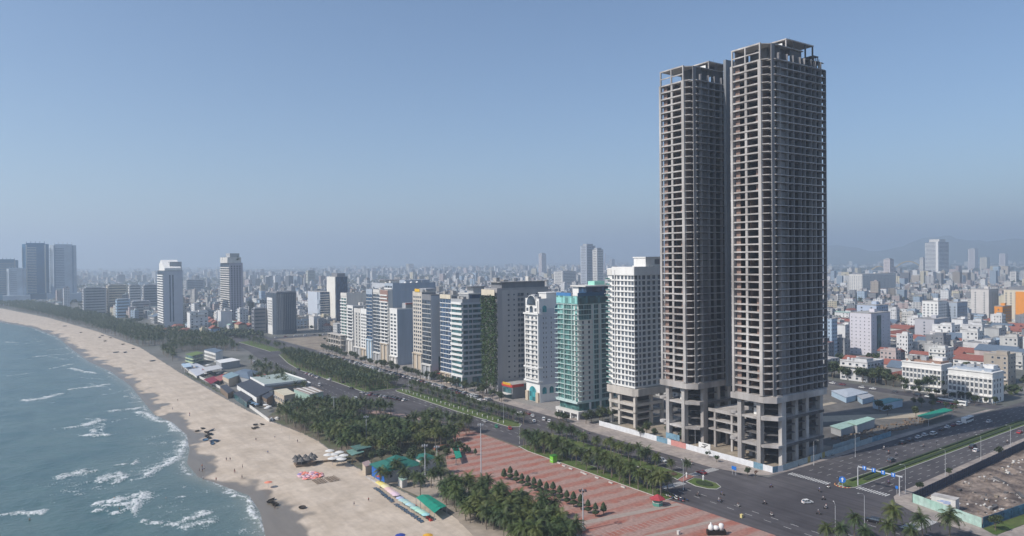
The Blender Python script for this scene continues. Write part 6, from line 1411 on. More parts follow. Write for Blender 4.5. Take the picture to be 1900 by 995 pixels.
t = shape('restaurant', 'dark timber terrace house with framed openings between black roof and cream roof', 'restaurant', [(476,730),(492,724),(508,731),(495,740)], 6.0, WOOD, DROOF, wins=1)
t = shape('restaurant', 'big hall with grey green roof framed by white parapets', 'restaurant', [(467,700),(527,692),(566,704),(492,714)], 7, GREY, mat('grey_green_roof', (.34,.40,.37), .8, .12, .3)); 
pp = W4([(464,700),(491,714.5)], 7.8); 
for (a, b) in (((464.5,700),(491,714.5)),((491,714),(568,705)),((527,691),(568,704.5))):
    A, B = Vector(G(*a, 7.6)), Vector(G(*b, 7.6)); ang = math.atan2(B.y-A.y, B.x-A.x); o = bx('parapet', 0, -.2, 6.6, (B-A).length, .2, 7.9, WHITE, t)
    o.location = ((A.x+B.x)/2-t.location.x, (A.y+B.y)/2-t.location.y, 7.25); o.rotation_euler = (0, 0, ang)
t = shape('restaurant', 'beige two storey restaurant with cream roof and open upper terrace', 'restaurant', [(508,724),(532,720.5),(549,730),(527,734)], 9.5, BEIGE, mat('cream_roof', (.56,.51,.38), .8, .12, .4), wins=2)
t = shape('restaurant', 'restaurant with ribbed pale metal roof beside the avenue palms', 'restaurant', [(544,721),(581,717),(601,726),(574,732)], 7, PGREEN, mat('ribbed_roof', (.48,.46,.44), .6, .15, .4)); 
for i in range(7):
    A = Vector(G(lerp(546,579,i/6), lerp(721,717.6,i/6), 7)); B = Vector(G(lerp(575,599,i/6), lerp(731,726,i/6), 7)); ang = math.atan2(B.y-A.y, B.x-A.x); o = bx('roof_rib', -(B-A).length/2, -.35, 0, (B-A).length/2, .35, .22, OFFW if i % 2 else WOOD, t); o.location = ((A.x+B.x)/2-t.location.x, (A.y+B.y)/2-t.location.y, 7.13); o.rotation_euler = (0,0,ang)
t = shape('veranda', 'dark veranda with white edge along the grey green hall', 'restaurant', [(492,716),(568,706.5),(572,711),(500,721)], 4.2, DMETAL, WOOD, open_=True)
shape('small_house', 'small white roofed kiosk building at the roadside by the minibus', 'kiosk', [(562,710),(572,707),(577,710),(567,713)], 4, GREY, WHITE)
# retaining wall along the sand
wl_ = [G(*p) for p in ((350,692),(392,712),(440,739),(500,783),(505,779))]
t = thing('sea_wall', 'low pale retaining wall stepping along the sand below the restaurants', 'wall', (*wl_[0], 0))
for a, b in zip(wl_, wl_[1:]): A, B = Vector(a), Vector(b); ang = math.atan2(B.y-A.y, B.x-A.x); L = (B-A).length; o = bx('wall_section', -L/2, -.25, -1, L/2, .25, 1.6, OFFW, t); o.location = ((A.x+B.x)/2-wl_[0][0], (A.y+B.y)/2-wl_[0][1], .3); o.rotation_euler = (0,0,ang)
for i in range(5): x, y = G(530-0*i+0, 760); 
for i, (px, py) in enumerate(((493,759),(499,762),(495,765))): x, y = G(px, py); umbrella(x, y, .1, (.66,.66,.64), 'white umbrella on the sunken terrace of the beige restaurant', 'white umbrellas of the sunken terrace', s=1.2)
for i, (px, py) in enumerate(((464,752),(470,755),(476,757))): x, y = G(px, py); umbrella(x, y, .1, (.16,.28,.42), 'blue umbrella on the sea wall between the black pavilion and the terrace', 'blue umbrellas on the sea wall', s=1.1)
for i, (px, py) in enumerate(((505,781),(514,778))): x, y = G(px, py); t = thing('tent', ['grey beach tent leftmost under the terrace wall','white and dark beach tent next to the grey one'][i], 'tent', (x, y, .0)); m = MB(); m.lathe([(2.0,0),(1.7,.9),(.1,1.6)], 4); m.build('canvas', mat('tent_cloth', (.22,.24,.27), .8, .1, 1) if i == 0 else OFFW, t); bx('opening', -.5, -1.5, .0, .5, -1.3, 1.0, DMETAL, t)
for i in range(46):      # parasols, tables and planters crowding the terraces
    k = RND.random(); px, py = lerp(345, 590, k)+RND.uniform(-8,16), lerp(684, 772, k)+RND.uniform(-12,2); x, y = G(px, py, 1)
    c_, nm_ = RND.choice((((.62,.61,.58),'white'),((.62,.61,.58),'white'),((.50,.42,.32),'beige'),((.40,.06,.07),'red'),((.14,.24,.38),'blue'),((.10,.11,.12),'black')))
    umbrella(x, y, .3, c_, nm_+' parasol on the crowded terraces of the beach restaurants', 'parasols on the restaurant terraces, '+nm_, s=RND.uniform(.9,1.5))
dune = MB()
for i in range(260):
    k = RND.random(); A = Vector((lerp(G(350,692)[0], G(425,733)[0], k)-RND.uniform(.5,3.5), lerp(G(350,692)[1], G(425,733)[1], k))); leafy(dune, (A.x, A.y, .0), .9, 7, .3, (1,1,.35))
stuff(dune.build('dune_plants', LAWN))
# beach buildings by the blue wall
bx0, by0 = 127.4, 280.0
t = thing('beach_building', 'beach building with two tiered green hipped roof and a bright blue sea side wall', 'building', (bx0, by0, 0))
bx('wall', 0.1, 0, 0, 17, 13, 5.2, GREY, t); bx('blue_wall', -.06, .1, .2, .1, 12.9, 5.2, BLUE, t)
MB().hip(0, 0, 17, 13, 5.2, 2.2, over=1.0, ridge=.35).build('roof', GREENR, t); MB().hip(6, 4.4, 11, 8.6, 7.6, 1.7, over=.9, ridge=.0).build('upper_roof', GREENR, t); bx('roof_neck', 6.2, 4.6, 6.4, 10.8, 8.4, 7.6, DGREY, t)
for u in (3, 7, 11, 15): ob('window', window_mesh(1.2, 1.2, 's', FRAME, GLASS, 1), t, (u, 0, 2.6))
bx('terrace_edge', -3, -6, 0, -2.6, 13, .8, CONC, t)
shape('beach_building', 'smaller building with dark green roof right behind the blue walled one', 'building', [(763,846),(790,840),(812,847),(785,856)], 5, OFFW, GREENR, kind='hip', rh=1.4)
shape('pavilion', 'open pavilion with pale green sheet roof under the park palms', 'pavilion', [(642,836),(664,831),(676,838),(653,845)], 4, WOOD, mat('aged_green_roof', (.15,.27,.23), .8, .3, .5), open_=True)
shape('pavilion', 'second green roofed pavilion stepping up behind the first under the palms', 'pavilion', [(650,828),(678,822),(690,829),(662,835)], 5, WOOD, mat('dark_aged_roof', (.08,.16,.14), .8, .3, .5), open_=True)
shape('gateway', 'pinkish stone gateway structure left of the blue walled building', 'gate', [(672,858),(684,854),(690,862),(678,866)], 4, BEIGE, mat('pinkish_stone', (.34,.25,.24), .8, .2, 1))
shape('canopy', 'small bright green slanting canopy among the shrubs of the plaza', 'canopy', [(840,830),(850,827),(857,848),(846,851)], 3.0, METAL, GREENB, open_=True)
t = shape('changing_rooms', 'small pale cabins in front of the beach palms', 'cabin', [(738,886),(748,883),(756,888),(746,892)], 3.2, OFFW, PGREEN)
# terracotta steps and pots near the plaza
t = thing('terracotta_steps', 'fan of terracotta coloured steps beside the small green canopy', 'steps', (*G(825,832), .05))
for i in range(5): MB().prism([(r__*math.cos(a), r__*math.sin(a)) for r__, a in [((6-i), math.pi*k/8+.6) for k in range(9)]], 0, .25+i*.3).build('step', mat('terracotta', (.30,.13,.08), .85, .2, 1), t)
for i, (px, py) in enumerate(((843,815),(849,818),(855,822),(860,817),(847,823))): x, y = G(px, py); person(x, y, .05, RND.random()*6, 'stand', 'visitor standing in the group at the top of the plaza', SHC[RND.choice(list(SHC))], group='visitors on the plaza')
# ------------------------------------------------------------------ vacant lot sheds
shape('shed', 'shed with pale green double roof in the vacant lot, farther left', 'shed', [(1540,790),(1580,779),(1600,784),(1560,797)], 4, GREY, PGREEN); shape('shed', 'shed with pale green roof in the vacant lot, right of the first', 'shed', [(1572,783),(1610,773),(1624,777),(1590,789)], 4.6, GREY, mat('mint_roof', (.36,.52,.44), .7, .1, .4))
shape('shed', 'workshop with teal sheet roof in the middle of the vacant lot', 'shed', [(1618,744),(1650,738),(1676,741),(1640,749)], 4.5, PALEBLUE, mat('teal_roof', (.12,.30,.30), .7, .15, .4)); shape('canopy', 'long bright green canopy beside the shaded street trees', 'canopy', [(1702,771),(1752,757),(1768,761),(1722,777)], 4.2, METAL, GREENB, open_=True)
shape('tent_roof', 'white and pale blue tent roofs behind the corner tower', 'tent', [(1541,724),(1580,719),(1612,727),(1570,737)], 4, PALEBLUE, mat('tent_white', (.42,.46,.50), .6, .1, .5), kind='hip', rh=1.2); shape('shed', 'low blue walled shed right of the white tent roofs', 'shed', [(1590,734),(1612,730),(1622,735),(1600,741)], 3.5, PALEBLUE, GREY)
for i in range(30): x, y = RND.uniform(345,430), RND.uniform(203,216); 
jb = MB()
for i in range(160): x, y = RND.uniform(338,425), RND.uniform(201,212); s = RND.uniform(.2,.8); jb.box(x-s, y-s, 0, x+s, y+s, s)
stuff(jb.build('scrap_heap', WOOD))
# ------------------------------------------------------------------ row houses and town houses on the right
def rowhouse(label, X, Y, W, D, H):
    t = thing('row_house', label, 'house', (X, Y, 0)); bx('wall', 0, 0, 0, W, D, H, WHITE, t); bx('roof', .3, .3, H, W-.3, D-.3, H+.2, TILE if Y > 230 else BLUEGREY, t); bx('cornice', -.6, -.4, H-4.2, W, D+.4, H-3.6, WHITE, t); bx('cornice', -.5, -.4, H-.3, W, D+.4, H+.3, WHITE, t)
    nw = int(D/2.4)
    for fl in range(4):
        for i in range(nw):
            ob('window', window_mesh(1.55, 2.5, 'f', WHITE, GLASS, 1), t, (0, (i+.5)*D/nw, 3.2+fl*3.7) if fl else (0, (i+.5)*D/nw, 1.9))
            if fl in (1, 2): bx('pilaster', -.45, (i+.02)*D/nw-.18, 4.6, 0, (i+.02)*D/nw+.18, H-4.2, WHITE, t)
        for u in (3, 7, 11):
            if u < W-1: ob('window', window_mesh(1.5, 2.3, 's', WHITE, GLASS, 0), t, (u, 0, 3.2+fl*3.7 if fl else 1.9))
    for u in (D*.2, D*.8): m = MB(); m.prism([(-1.7,0),(1.7,0),(0,1.3)], 0, .5); o = m.build('pediment', WHITE, t, (-.5, u, H+.3)); o.rotation_euler = (math.pi/2, 0, math.pi/2)
    bx('canopy', -1.2, 0, 4.0, 0, D, 4.4, OFFW, t)
    bx('roof_wall', 2.5, 1.5, H+.2, W-1, D-1.5, H+1.6, mat('terracotta_clutter', (.32,.20,.15), .8, .4, 1.2) if Y > 230 else BLUEGREY, t); bx('roof_house', W*.5, D*.1, H+1.6, W-1, D*.35, H+3.6, WHITE, t); clutter(t, W-1, D-1, H+1.4, 6)
rowhouse('ornate white row house block with red tiled roof terrace', 511, 237, 15, 26, 19.5); rowhouse('ornate white row house block with blue roof terrace, nearer the junction', 503, 203, 16, 26, 19)
def block2(label, x, y, w_, d, h, wall, cols_f=3, cols_s=4, gl=GLASS, fl=3.3, name='town_building', cat='building', band=None, roof=None, box=True, ww=1.6):
    t = thing(name, label, cat, (x, y, 0)); bx('wall', 0, 0, 0, w_, d, h, wall, t); bx('roof', -.15, -.15, h, w_+.15, d+.15, h+.5, roof or ROOFG, t); n = max(1, int((h-1)/fl))
    if box: bx('stair_house', w_*.5, d*.3, h+.5, w_*.5+min(5,w_*.4), d*.3+min(5,d*.5), h+3.4, wall, t)
    for k in range(n):
        z = 1.9+k*fl
        if band:
            bx('floor_band', -.3, -.3, z+fl*.42, w_, d+.3, z+fl*.42+.9, band, t); continue
        for i in range(cols_f): ob('window', window_mesh(min(ww, d/cols_f*.5), min(1.5, ww), 'f', FRAME, gl, 0), t, (0, (i+.5)*d/cols_f, z))
        for i in range(cols_s): ob('window', window_mesh(min(ww, w_/cols_s*.45), min(1.5, ww), 's', FRAME, gl, 0), t, ((i+.5)*w_/cols_s, 0, z))
    return t
block2('tall pale apartment block with small square windows behind the red tiled houses', 660, 368, 34, 21, 39, mat('lilac_white', (.60,.58,.62), .8, .08, .2), 5, 4, ww=.8)
bx('dark_bay', 10, -.8, 2, 16, 0, 37, GLASST, bpy.data.objects['town_building'])
block2('taller grey blue apartment slab behind the pale block with small windows', 700, 385, 22, 20, 44, mat('pale_blue_grey', (.42,.48,.58), .8, .08, .2), 2, 5)
block2('bright white apartment block with scattered balconies left of the orange one', 888, 415, 22, 18, 39, WHITE, 4, 5); block2('blue grey glazed block attached right of the bright white apartment block', 912, 405, 26, 16, 37, BLUEGREY, 3, 6)
block2('plain grey windowless block in front of the bright white apartment block', 800, 378, 34, 20, 25, mat('plain_grey', (.45,.45,.48), .8, .08, .2), 1, 2); block2('bright orange narrow block with a dark glazed side', 1002, 393, 26, 9, 29, ORANGE, 1, 5)
t = block2('tall orange and cream hotel at the right edge with dark roof storey', 1090, 392, 40, 34, 46, CREAM, 6, 9); bx('orange_bay', -.5, 8, 0, .1, 20, 44, ORANGE, t); bx('roof_storey', 2, 2, 46.5, 36, 30, 50, DGREY, t)
block2('tall cream slab left of the orange and cream hotel', 1080, 440, 30, 22, 46, mat('cream_grey', (.58,.55,.52), .8, .08, .2), 2, 4)
block2('long white slab block on the skyline left of the round tower, with ribbed grey front', 1638, 934, 150, 33, 50, OFFW, 6, 24, GLASSB)
t = thing('tower', 'white banded glass office tower, tallest on the right skyline', 'tower', (2518, 1177, 0)); bx('wall', 0, 0, 0, 74, 40, 136, GLASSB, t); 
for k in range(26): bx('floor_band', -1, -1, 22+k*4.4, 75, 41, 24+k*4.4, WHITE, t)
bx('corner_wall', -1.6, -1.6, 0, 6, 6, 138, WHITE, t); bx('roof_storey', 18, 4, 136, 60, 36, 146, OFFW, t); bx('podium', -14, -30, 0, 110, 0, 26, DGREY, t); bx('podium_roof', 30, -32, 26, 112, -2, 29, WHITE, t)
def skyline(px, py_base, py_top, wpx, wall, label, gl=GLASS, band=None):
    az = HEAD+math.atan((px+wpx/2-950)/F_PX); kW = 1/(math.cos(az)+.8*max(0, math.sin(az))); near = .8*max(0, math.sin(az))*kW
    x, y = G(px-wpx*.3+wpx*near, py_base); h = 10; lo, hi = 0, 600
    for _ in range(40):
        mid = (lo+hi)/2
        if PJ(x, y, mid)[1] > py_top: lo = mid
        else: hi = mid
    dist = PJ(x, y, 0)[2]; w_ = wpx*dist/F_PX
    t = thing('high_rise', label, 'high-rise', (x, y, 0)); Wd = w_*kW; w_ = Wd/.62 if False else Wd; bx('wall', 0, 0, 0, w_, w_*.8, lo, wall, t); bx('roof', w_*.1, w_*.1, lo, w_*.8, w_*.6, lo+lo*.04, GREY, t)
    nb = min(30, max(4, int(lo/4.6)))
    for k in range(nb): z = lo*(k+.6)/nb; bx('window_band', -.25, w_*.1, z, 0, w_*.7, z+lo/nb*.3, gl, t); bx('window_band', w_*.08, -.25, z, w_*.92, 0, z+lo/nb*.3, gl, t)
    return t
sk = [(1646,526,481,17,mat('pale_pink', (.60,.54,.53), .8, .1, .1),'pinkish high-rise in front of the arched bridge'),(1710,520,479,9,OFFW,'slim white high-rise just left of the banded office tower'),(1803,500,462,16,mat('pale_pink', (0,0,0)),'pinkish high-rise right of the banded office tower'),(1825,503,478,16,CREAM,'cream high-rise cluster building on the right skyline'),(1860,498,471,14,mat('pale_pink', (0,0,0)),'pink grey high-rise near the right edge of the skyline'),
 (1880,530,504,14,OFFW,'pale mid-rise near the right edge below the skyline'),(1848,520,495,12,PALEBLUE,'pale blue slim mid-rise on the right skyline'),(1004,513,471,14,mat('pale_pink', (0,0,0)),'pale pinkish tower alone above the green glass tower'),(1086,540,456,28,mat('hotel_grey', (.42,.45,.50), .7, .1, .1),'tall pale twin slab hotel behind the green glass tower'),(1106,541,463,20,OFFW,'lower right wing of the pale twin slab hotel'),
 (1040,535,504,42,OFFW,'long pale apartment slab behind the green glass tower'),(573,540,503,17,mat('pale_olive', (.50,.50,.42), .8, .1, .1),'pale olive tower standing in the middle of the town'),(553,525,505,22,BLUEGREY,'dark blue block left of the pale olive tower'),(352,550,520,36,GREY,'grey block between the two tall beach side towers'),(758,505,490,14,CREAM,'cream block alone on the distant plain'),(778,527,513,13,BEIGE,'pinkish beige block beyond the hotel row'),
 (866,528,515,14,OFFW,'white block beyond the banded hotel'),(610,600,588,30,OFFW,'low white block beside the far crossing'),(165,585,535,40,GREY,'unfinished grey block behind the left tree belt'),(208,582,530,36,CREAM,'cream hotel block with many windows behind the left tree belt'),(245,582,530,22,OFFW,'pale hotel block right of the cream one'),(272,578,530,26,GREY,'grey block right of the pale hotel block'),(222,590,556,24,PALEBLUE,'pale blue glazed block in front of the cream hotel'),(252,590,560,34,GREY,'low grey hall right of the pale blue block'),
 (475,620,573,26,DGREY,'dark narrow block with white balconies left of the curved dark block'),(443,604,575,18,BLUEGREY,'grey blue block behind the tall garden topped tower'),(395,603,578,26,GREY,'plain grey block left of the garden topped tower'),(1134,505,482,10,GREY,'thin grey tower right of the leaning pylon'),(1895,470,466,8,OFFW,'small pale block at the far right skyline'),(1540,505,497,12,OFFW,'low pale block at the river bank'),(930,600,585,20,OFFW,'pale block glimpsed behind the hotels')]
for a in sk: skyline(*a[:4], a[4], a[5])
# towers by the beach on the left
def banded(label, X, Y, W, D, H, wall, gl, nfl, bandm, sidem=None, z0=6):
    t = thing('tower', label, 'tower', (X, Y, 0)); bx('wall', 0, 0, 0, W, D, H, gl, t); dz = (H-z0-4)/nfl
    for k in range(nfl): bx('floor_band', -1.0, 0, z0+k*dz, 0, D, z0+k*dz+dz*.45, bandm, t)
    bx('side_wall', .2, -.5, 0, W, 0, H, sidem or wall, t); bx('roof', 0, 0, H, W, D, H+.5, ROOFG, t); return t
t = banded('tall white hotel tower with slanted top and striped balconies near the far beach', 182, 1152, 26, 48, 82, WHITE, GLASS, 20, WHITE, mat('soft_grey_wall', (.50,.52,.56), .8, .08, .1))
m = MB(); m.prism([(0,0),(46,0),(46,10),(30,16),(0,4)], 0, 22); o = m.build('slanted_crown', WHITE, t, (2, 0, 82)); o.rotation_euler = (math.pi/2, 0, math.pi/2); bx('crown_block', 10, 6, 82.5, 26, 40, 95, GREY, t)
for u in (8, 12): bx('dark_slot', u, -.6, 8, u+1.6, -.5, 76, GLASSB, t)
t = banded('slender grey tower topped by a roof garden, tallest before the far town', 272, 1143, 19, 58, 92, GREY, GLASS, 24, OFFW, mat('mauve_grey_wall', (.40,.38,.42), .8, .1, .1)); bx('crown', -2, 4, 92.5, 18, 50, 101, OFFW, t); m = MB(); 
for i in range(14): leafy(m, (RND.uniform(0,14), RND.uniform(0,55), 99), 3.4, 30, 1.0)
stuff(m.build('roof_garden', LEAF, t)); bx('crown_top', 2, 6, 101, 16, 30, 107, GREY, t)
for u in (2, 6, 10, 14): 
    for k in range(24): bx('side_window', u, -.6, 8+k*3.4, u+1.8, -.5, 10+k*3.4, GLASS, t)
t = banded('white tower with windowless sunlit end wall and dark blue glazed side', 380, 991, 17, 33, 71, WHITE, GLASSB, 3, WHITE, GLASSB); bx('end_wall', -1.2, 0, 0, -.0, 33, 71, mat('warm_white_end', (.72,.70,.64), .8, .06, .1), t); bx('roof_storey', 3, 3, 71.5, 15, 24, 76, DGREY, t)
t = banded('pale grey hotel slab with blue glazed side at the far crossing', 365, 1014, 17, 49, 49, OFFW, BLUEGREY, 3, BLUEGREY, GLASSB); bx('end_wall', -1.2, 8, 0, 0, 49, 49, mat('soft_blue_wall', (.50,.54,.60), .8, .06, .1), t)
for k in range(13): bx('floor_band', 0, -1, 4+k*3.4, 17, -.5, 5+k*3.4, OFFW, t)
t = thing('office_block', 'dark rounded block with curved vertical lattice next to a white fronted part', 'office block', (277, 943, 0)); MB().prism([(0,0),(3,-5),(10,-8),(22,-8),(29,-4),(31,3),(31,30),(0,30)], 0, 53).build('wall', mat('slate_facade', (.07,.09,.12), .5, .3, .2, streak=True), t)
for i in range(13): x_ = 3+i*2.2; MB().tube([(x_, -8.2, 6), (x_+.6*math.sin(i), -8.4, 28), (x_, -8.2, 52)], [.16]*3, 4).build('lattice_rib', GREY, t)
bx('white_front', -.6, 1, 0, 0, 24, 47, WHITE, t); 
for k in range(10):
    for u in (4, 9, 14, 19): ob('window', window_mesh(2.2, 2.2, 'f', WHITE, GLASS, 0), t, (-.6, u, 13+k*3.3))
bx('roof_rim', 3, -6, 53, 28, 24, 55, DGREY, t)
def far_tower(label, px0, px1, pyb, pyt, wall, gl, depth, bands=30):
    x, y = G((px0+px1)/2, pyb); x0, y0 = G(px0, pyb); lo, hi = 0, 600
    for _ in range(40):
        mid = (lo+hi)/2
        if PJ(x0, y0, mid)[1] > pyt: lo = mid
        else: hi = mid
    dist = PJ(x, y, 0)[2]; wv = (px1-px0)*dist/F_PX; W = wv; D = wv*.8
    t = thing('tower', label, 'tower', (x0, y0, 0)); MB().prism([(0,W*.12),(W*.12,0),(W*.88,0),(W,W*.12),(W,D),(0,D)], 0, lo).build('wall', wall, t)
    for q in (0, 1): bx('corner_rib', W*(.12+.70*q), -1.2, lo*.06, W*(.18+.70*q), 0, lo*.99, gl, t)
    for k in range(bands): z = lo*.08+lo*.88*k/bands; bx('floor_band', -.8, D*.05, z, 0, D*.95, z+lo*.88/bands*.5, gl, t); bx('floor_band', W*.13, -.8, z, W*(.52 if 'blue glass' in label else .87), 0, z+lo*.88/bands*.4, gl, t)
    bx('podium', -8, -18, 0, W+8, D*.6, 22, wall, t); bx('roof_storey', W*.15, D*.1, lo, W*.85, D*.8, lo*1.02, wall, t)
    for i in range(5): u = W*(.15+.17*i); bx('roof_fin', u, D*.2, lo*1.02, u+.8, D*.5, lo*1.05, wall, t)
    return t
far_tower('blue glass twin tower with a crown of fins, farthest left pair', 43, 85, 562, 453, mat('deep_blue_facade', (.05,.16,.29), .4, .15, .05), OFFW, 1, 32); far_tower('paler ribbed twin tower right of the blue glass one', 95, 137, 562, 455, mat('pale_ribbed_facade', (.46,.52,.58), .6, .15, .05), mat('ribbed_band', (.20,.27,.36), .5, .1, .1), 1, 30)
far_tower('blue grey high-rise at the left edge of the photograph', -8, 28, 566, 483, mat('steel_blue_facade', (.12,.22,.32), .5, .15, .05), GREY, 1, 22); far_tower('pale high-rise between left edge and the blue glass twin tower', 13, 43, 566, 499, mat('pale_ribbed_facade', (0,0,0)), BLUEGREY, 1, 16)
# bridges over the river
def river_pt(px, py): return G(px, py)
struct(MB().prism([G(1500,503), G(1560,501.5), G(1640,502), G(1760,500), G(1960,503.5), G(1960,508), G(1700,507.5), G(1500,511.5)], .02, .3).build('river', WATER))
struct(MB().prism([G(300,497.5), G(700,496.5), G(1000,494), G(1000,496.5), G(700,499), G(300,500)], .02, .3).build('river', WATER))
bxy = Vector(G(1612, 506)); bx1 = Vector(G(1745, 505)); t = thing('arch_bridge', 'distant yellow bridge with a tall wavy arch over the river', 'bridge', (bxy.x, bxy.y, 0)); d = bx1-bxy; YB = mat('bridge_yellow', (.52,.34,.08), .6, .1, .1)
for s0, s1, hh in ((.02,.28,26),(.32,.80,52),(.82,1.0,22)):
    pts = [(d.x*lerp(s0,s1,k/12), d.y*lerp(s0,s1,k/12), 8+hh*math.sin(math.pi*k/12)) for k in range(13)]; MB().tube(pts, [3.2]*13, 6).build('arch', YB, t)
MB().tube([(d.x*-.2, d.y*-.2, 10), (d.x*1.3, d.y*1.3, 10)], [3,3], 4).build('deck', GREY, t)
for k in range(8): MB().tube([(d.x*k/7, d.y*k/7, 0), (d.x*k/7, d.y*k/7, 9)], [2,2], 6).build('pier', GREY, t)
x, y = G(1120, 505); t = thing('cable_bridge', 'leaning pylon of a distant cable bridge right of the pale twin slab hotel', 'bridge', (x, y, 0)); MB().tube([(0,0,0),(14,-6,128)], [5,1.5], 6).build('pylon', mat('pylon_pink', (.42,.34,.36), .7, .1, .1), t)
for k in range(6): MB().tube([(14*(.5+k*.09), -6*(.5+k*.09), 128*(.5+k*.09)), (60+k*30, -30-k*14, 10)], [.7,.7], 4).build('cable', GREY, t)
MB().tube([(-60,30,9),(240,-120,9)], [3,3], 4).build('deck', GREY, t)
# ------------------------------------------------------------------ the town
R = random.Random(21)
HCOL = [('white',(.66,.66,.65)),('white',(.60,.60,.60)),('white',(.70,.70,.69)),('white',(.63,.63,.61)),('off-white',(.50,.49,.46)),('off-white',(.44,.44,.43)),('grey',(.30,.31,.32)),('grey',(.20,.21,.23)),('pale blue',(.34,.43,.52)),('cream',(.54,.49,.36)),('pale pink',(.48,.40,.38)),('beige',(.40,.35,.29))]
RC = {'tile': TILE, 'grey': ROOFG, 'sheet': PGREEN, 'slate': SROOF}
def house_variant(w_, d, fl, roofk, seed):
    r = random.Random(seed); h = fl*3.4+.4; wall = MB().box(-w_/2,-d/2,0,w_/2,d/2,h)
    if roofk in ('grey',): wall.box(-w_/2+.6, -d/2+.6, h+.22, -w_/2+.6+w_*.4, -d/2+.6+d*.45, h+2.9)
    roof = MB()
    if roofk == 'grey': roof.box(-w_/2-.15,-d/2-.15,h,w_/2+.15,d/2+.15,h+.22); roof.box(-w_/2+.5, -d/2+.5, h+2.9, -w_/2+.8+w_*.4, -d/2+.8+d*.45, h+3.1)
    elif roofk == 'sheet': roof.gable(-w_/2,-d/2,w_/2,d/2,h,1.2,'x' if w_ > d else 'y')
    else: roof.gable(-w_/2,-d/2,w_/2,d/2,h,min(w_,d)*.32,'x' if w_ > d else 'y')
    if roofk == 'grey':
        for q in range(3): a_, b_ = r.uniform(-.35,.35)*w_, r.uniform(-.35,.4)*d; wall.lathe([(.7,h+.2),(.7,h+1.9),(.3,h+2.2)], 7, c=(a_,b_,0)) if q < 2 else roof.box(a_-1.2,b_-1.5,h+2.2,a_+1.2,b_+1.5,h+2.35)
        for e in ((-w_/2-.1,-d/2-.1,-w_/2+.15,d/2),(-w_/2-.1,-d/2-.1,w_/2,-d/2+.15),(w_/2-.15,-d/2,w_/2+.1,d/2)): wall.box(e[0],e[1],h+.22,e[2],e[3],h+1.1)
    win = MB()
    for k in range(fl):
        z = k*3.4+1.2
        for side, L in (('f', d), ('s', w_)):
            n = max(1, int(L/3.2))
            for i in range(n):
                if r.random() < .2: continue
                u = -L/2+(i+.5)*L/n; ww = r.choice((.6,.6,.9))
                for q, dpt, mi in ((0,.05,0),(.14,.03,1)):
                    if side == 'f': win.box(-w_/2-dpt-.0, u-ww+q*0-(.12 if mi else 0), z-(.12 if mi else 0), -w_/2, u+ww+(.12 if mi else 0), z+1.5+(.12 if mi else 0), mi)
                    else: win.box(u-ww-(.12 if mi else 0), -d/2-dpt, z-(.12 if mi else 0), u+ww+(.12 if mi else 0), -d/2, z+1.5+(.12 if mi else 0), mi)
        if r.random() < .5: win.box(-w_/2-1.0, -d/2+.3, k*3.4, -w_/2, d/2-.3, k*3.4+.9, 1) if k else None
    return (wall.mesh('wall', HOUSE), roof.mesh('roof', RC[roofk]), win.mesh('windows', [GLASS, OFFW]), fl, roofk, w_, d, h)
VAR = [house_variant(*a, i) for i, a in enumerate(((6,16,3,'grey'),(8,14,4,'grey'),(8,16,2,'tile'),(9,12,2,'tile'),(12,16,2,'tile'),(7,15,3,'sheet'),(14,20,3,'slate'),(11,13,6,'grey'),(16,14,4,'grey'),(9,18,3,'tile'),(18,26,1,'sheet'),(12,15,8,'grey'),(6,12,2,'grey'),(8,16,5,'grey')))]
NUMW = {1:'one',2:'two',3:'three',4:'four',5:'five',6:'six',8:'eight'}
RN = {'grey':'flat','tile':'red tiled','sheet':'pale green sheet','slate':'blue grey'}
SOLID = [(645,360,745,412),(880,395,945,440),(790,370,842,405),(995,385,1035,412),(1070,380,1135,470),(500,195,530,265),(1620,920,1800,975),(2490,1130,2640,1240),(170,1130,215,1210),(260,1120,300,1210),(370,980,400,1070),(360,1005,390,1070),(270,930,315,980)]
def town_region(x, y):
    if x < 330 and y < 960: return False
    if x < 342 and y < 1000 and y > 740: return False
    if y < 742 and x < 330: return False
    if 738 < y < 885 and x < 425: return False
    if x < 516 and y < 335: return False
    if 136 < y < 200 and x < 560: return False
    if x < interp(TOPB, y)+ (95 if y > 950 else 150): return False
    if y > 2050 and x < -150-(y-2050)*.9: return False
    for a, b, c, d in SOLID:
        if a-6 < x < c+6 and b-6 < y < d+6: return False
    if abs(y-772-(x-420)*.0375) < 22 and x > 420: return False
    if abs(y-918-(x-262)*.04) < 18 and x < 900: return False
    return True
cands = []
pitch = 15.5
for i in range(10, 150):
    for j in range(-10, 150):
        bxx, byy = i//3, j//2
        x = i*13+bxx*9+R.uniform(-1.5,1.5); y = j*18+byy*7+R.uniform(-1.5,1.5)
        if x > 2000 or y > 2400 or x < 100: continue
        if not town_region(x, y): continue
        p = PJ(x, y, 8)
        if not (-20 < p[0] < 1920) or p[2] < 300: continue
        g = mnoise.noise(Vector((x*.006, y*.006, 1.3)))
        if g > .14 and R.random() < .85: continue      # gardens, schools, parks
        if R.random() < .06: continue
        cands.append((p[2], x, y, p[0]))
cands.sort()
def hidden(px, y):   # behind the two big towers and the hotel row
    return 1215 < px < 1545 or (840 < px < 1215) or (625 < px < 840)
vis_h = [c for c in cands if not (c[0] < 1500 and hidden(c[3], c[2]))]
near_h = vis_h[:285]
def where(px, dist):
    if px > 1545: return ('behind the vacant lot' if dist < 680 else ('beyond the row houses' if dist < 1000 else 'towards the river'))
    if px > 600: return 'between the hotel towers'
    if px > 430: return 'beyond the far crossing'
    return 'behind the beach tree belt'
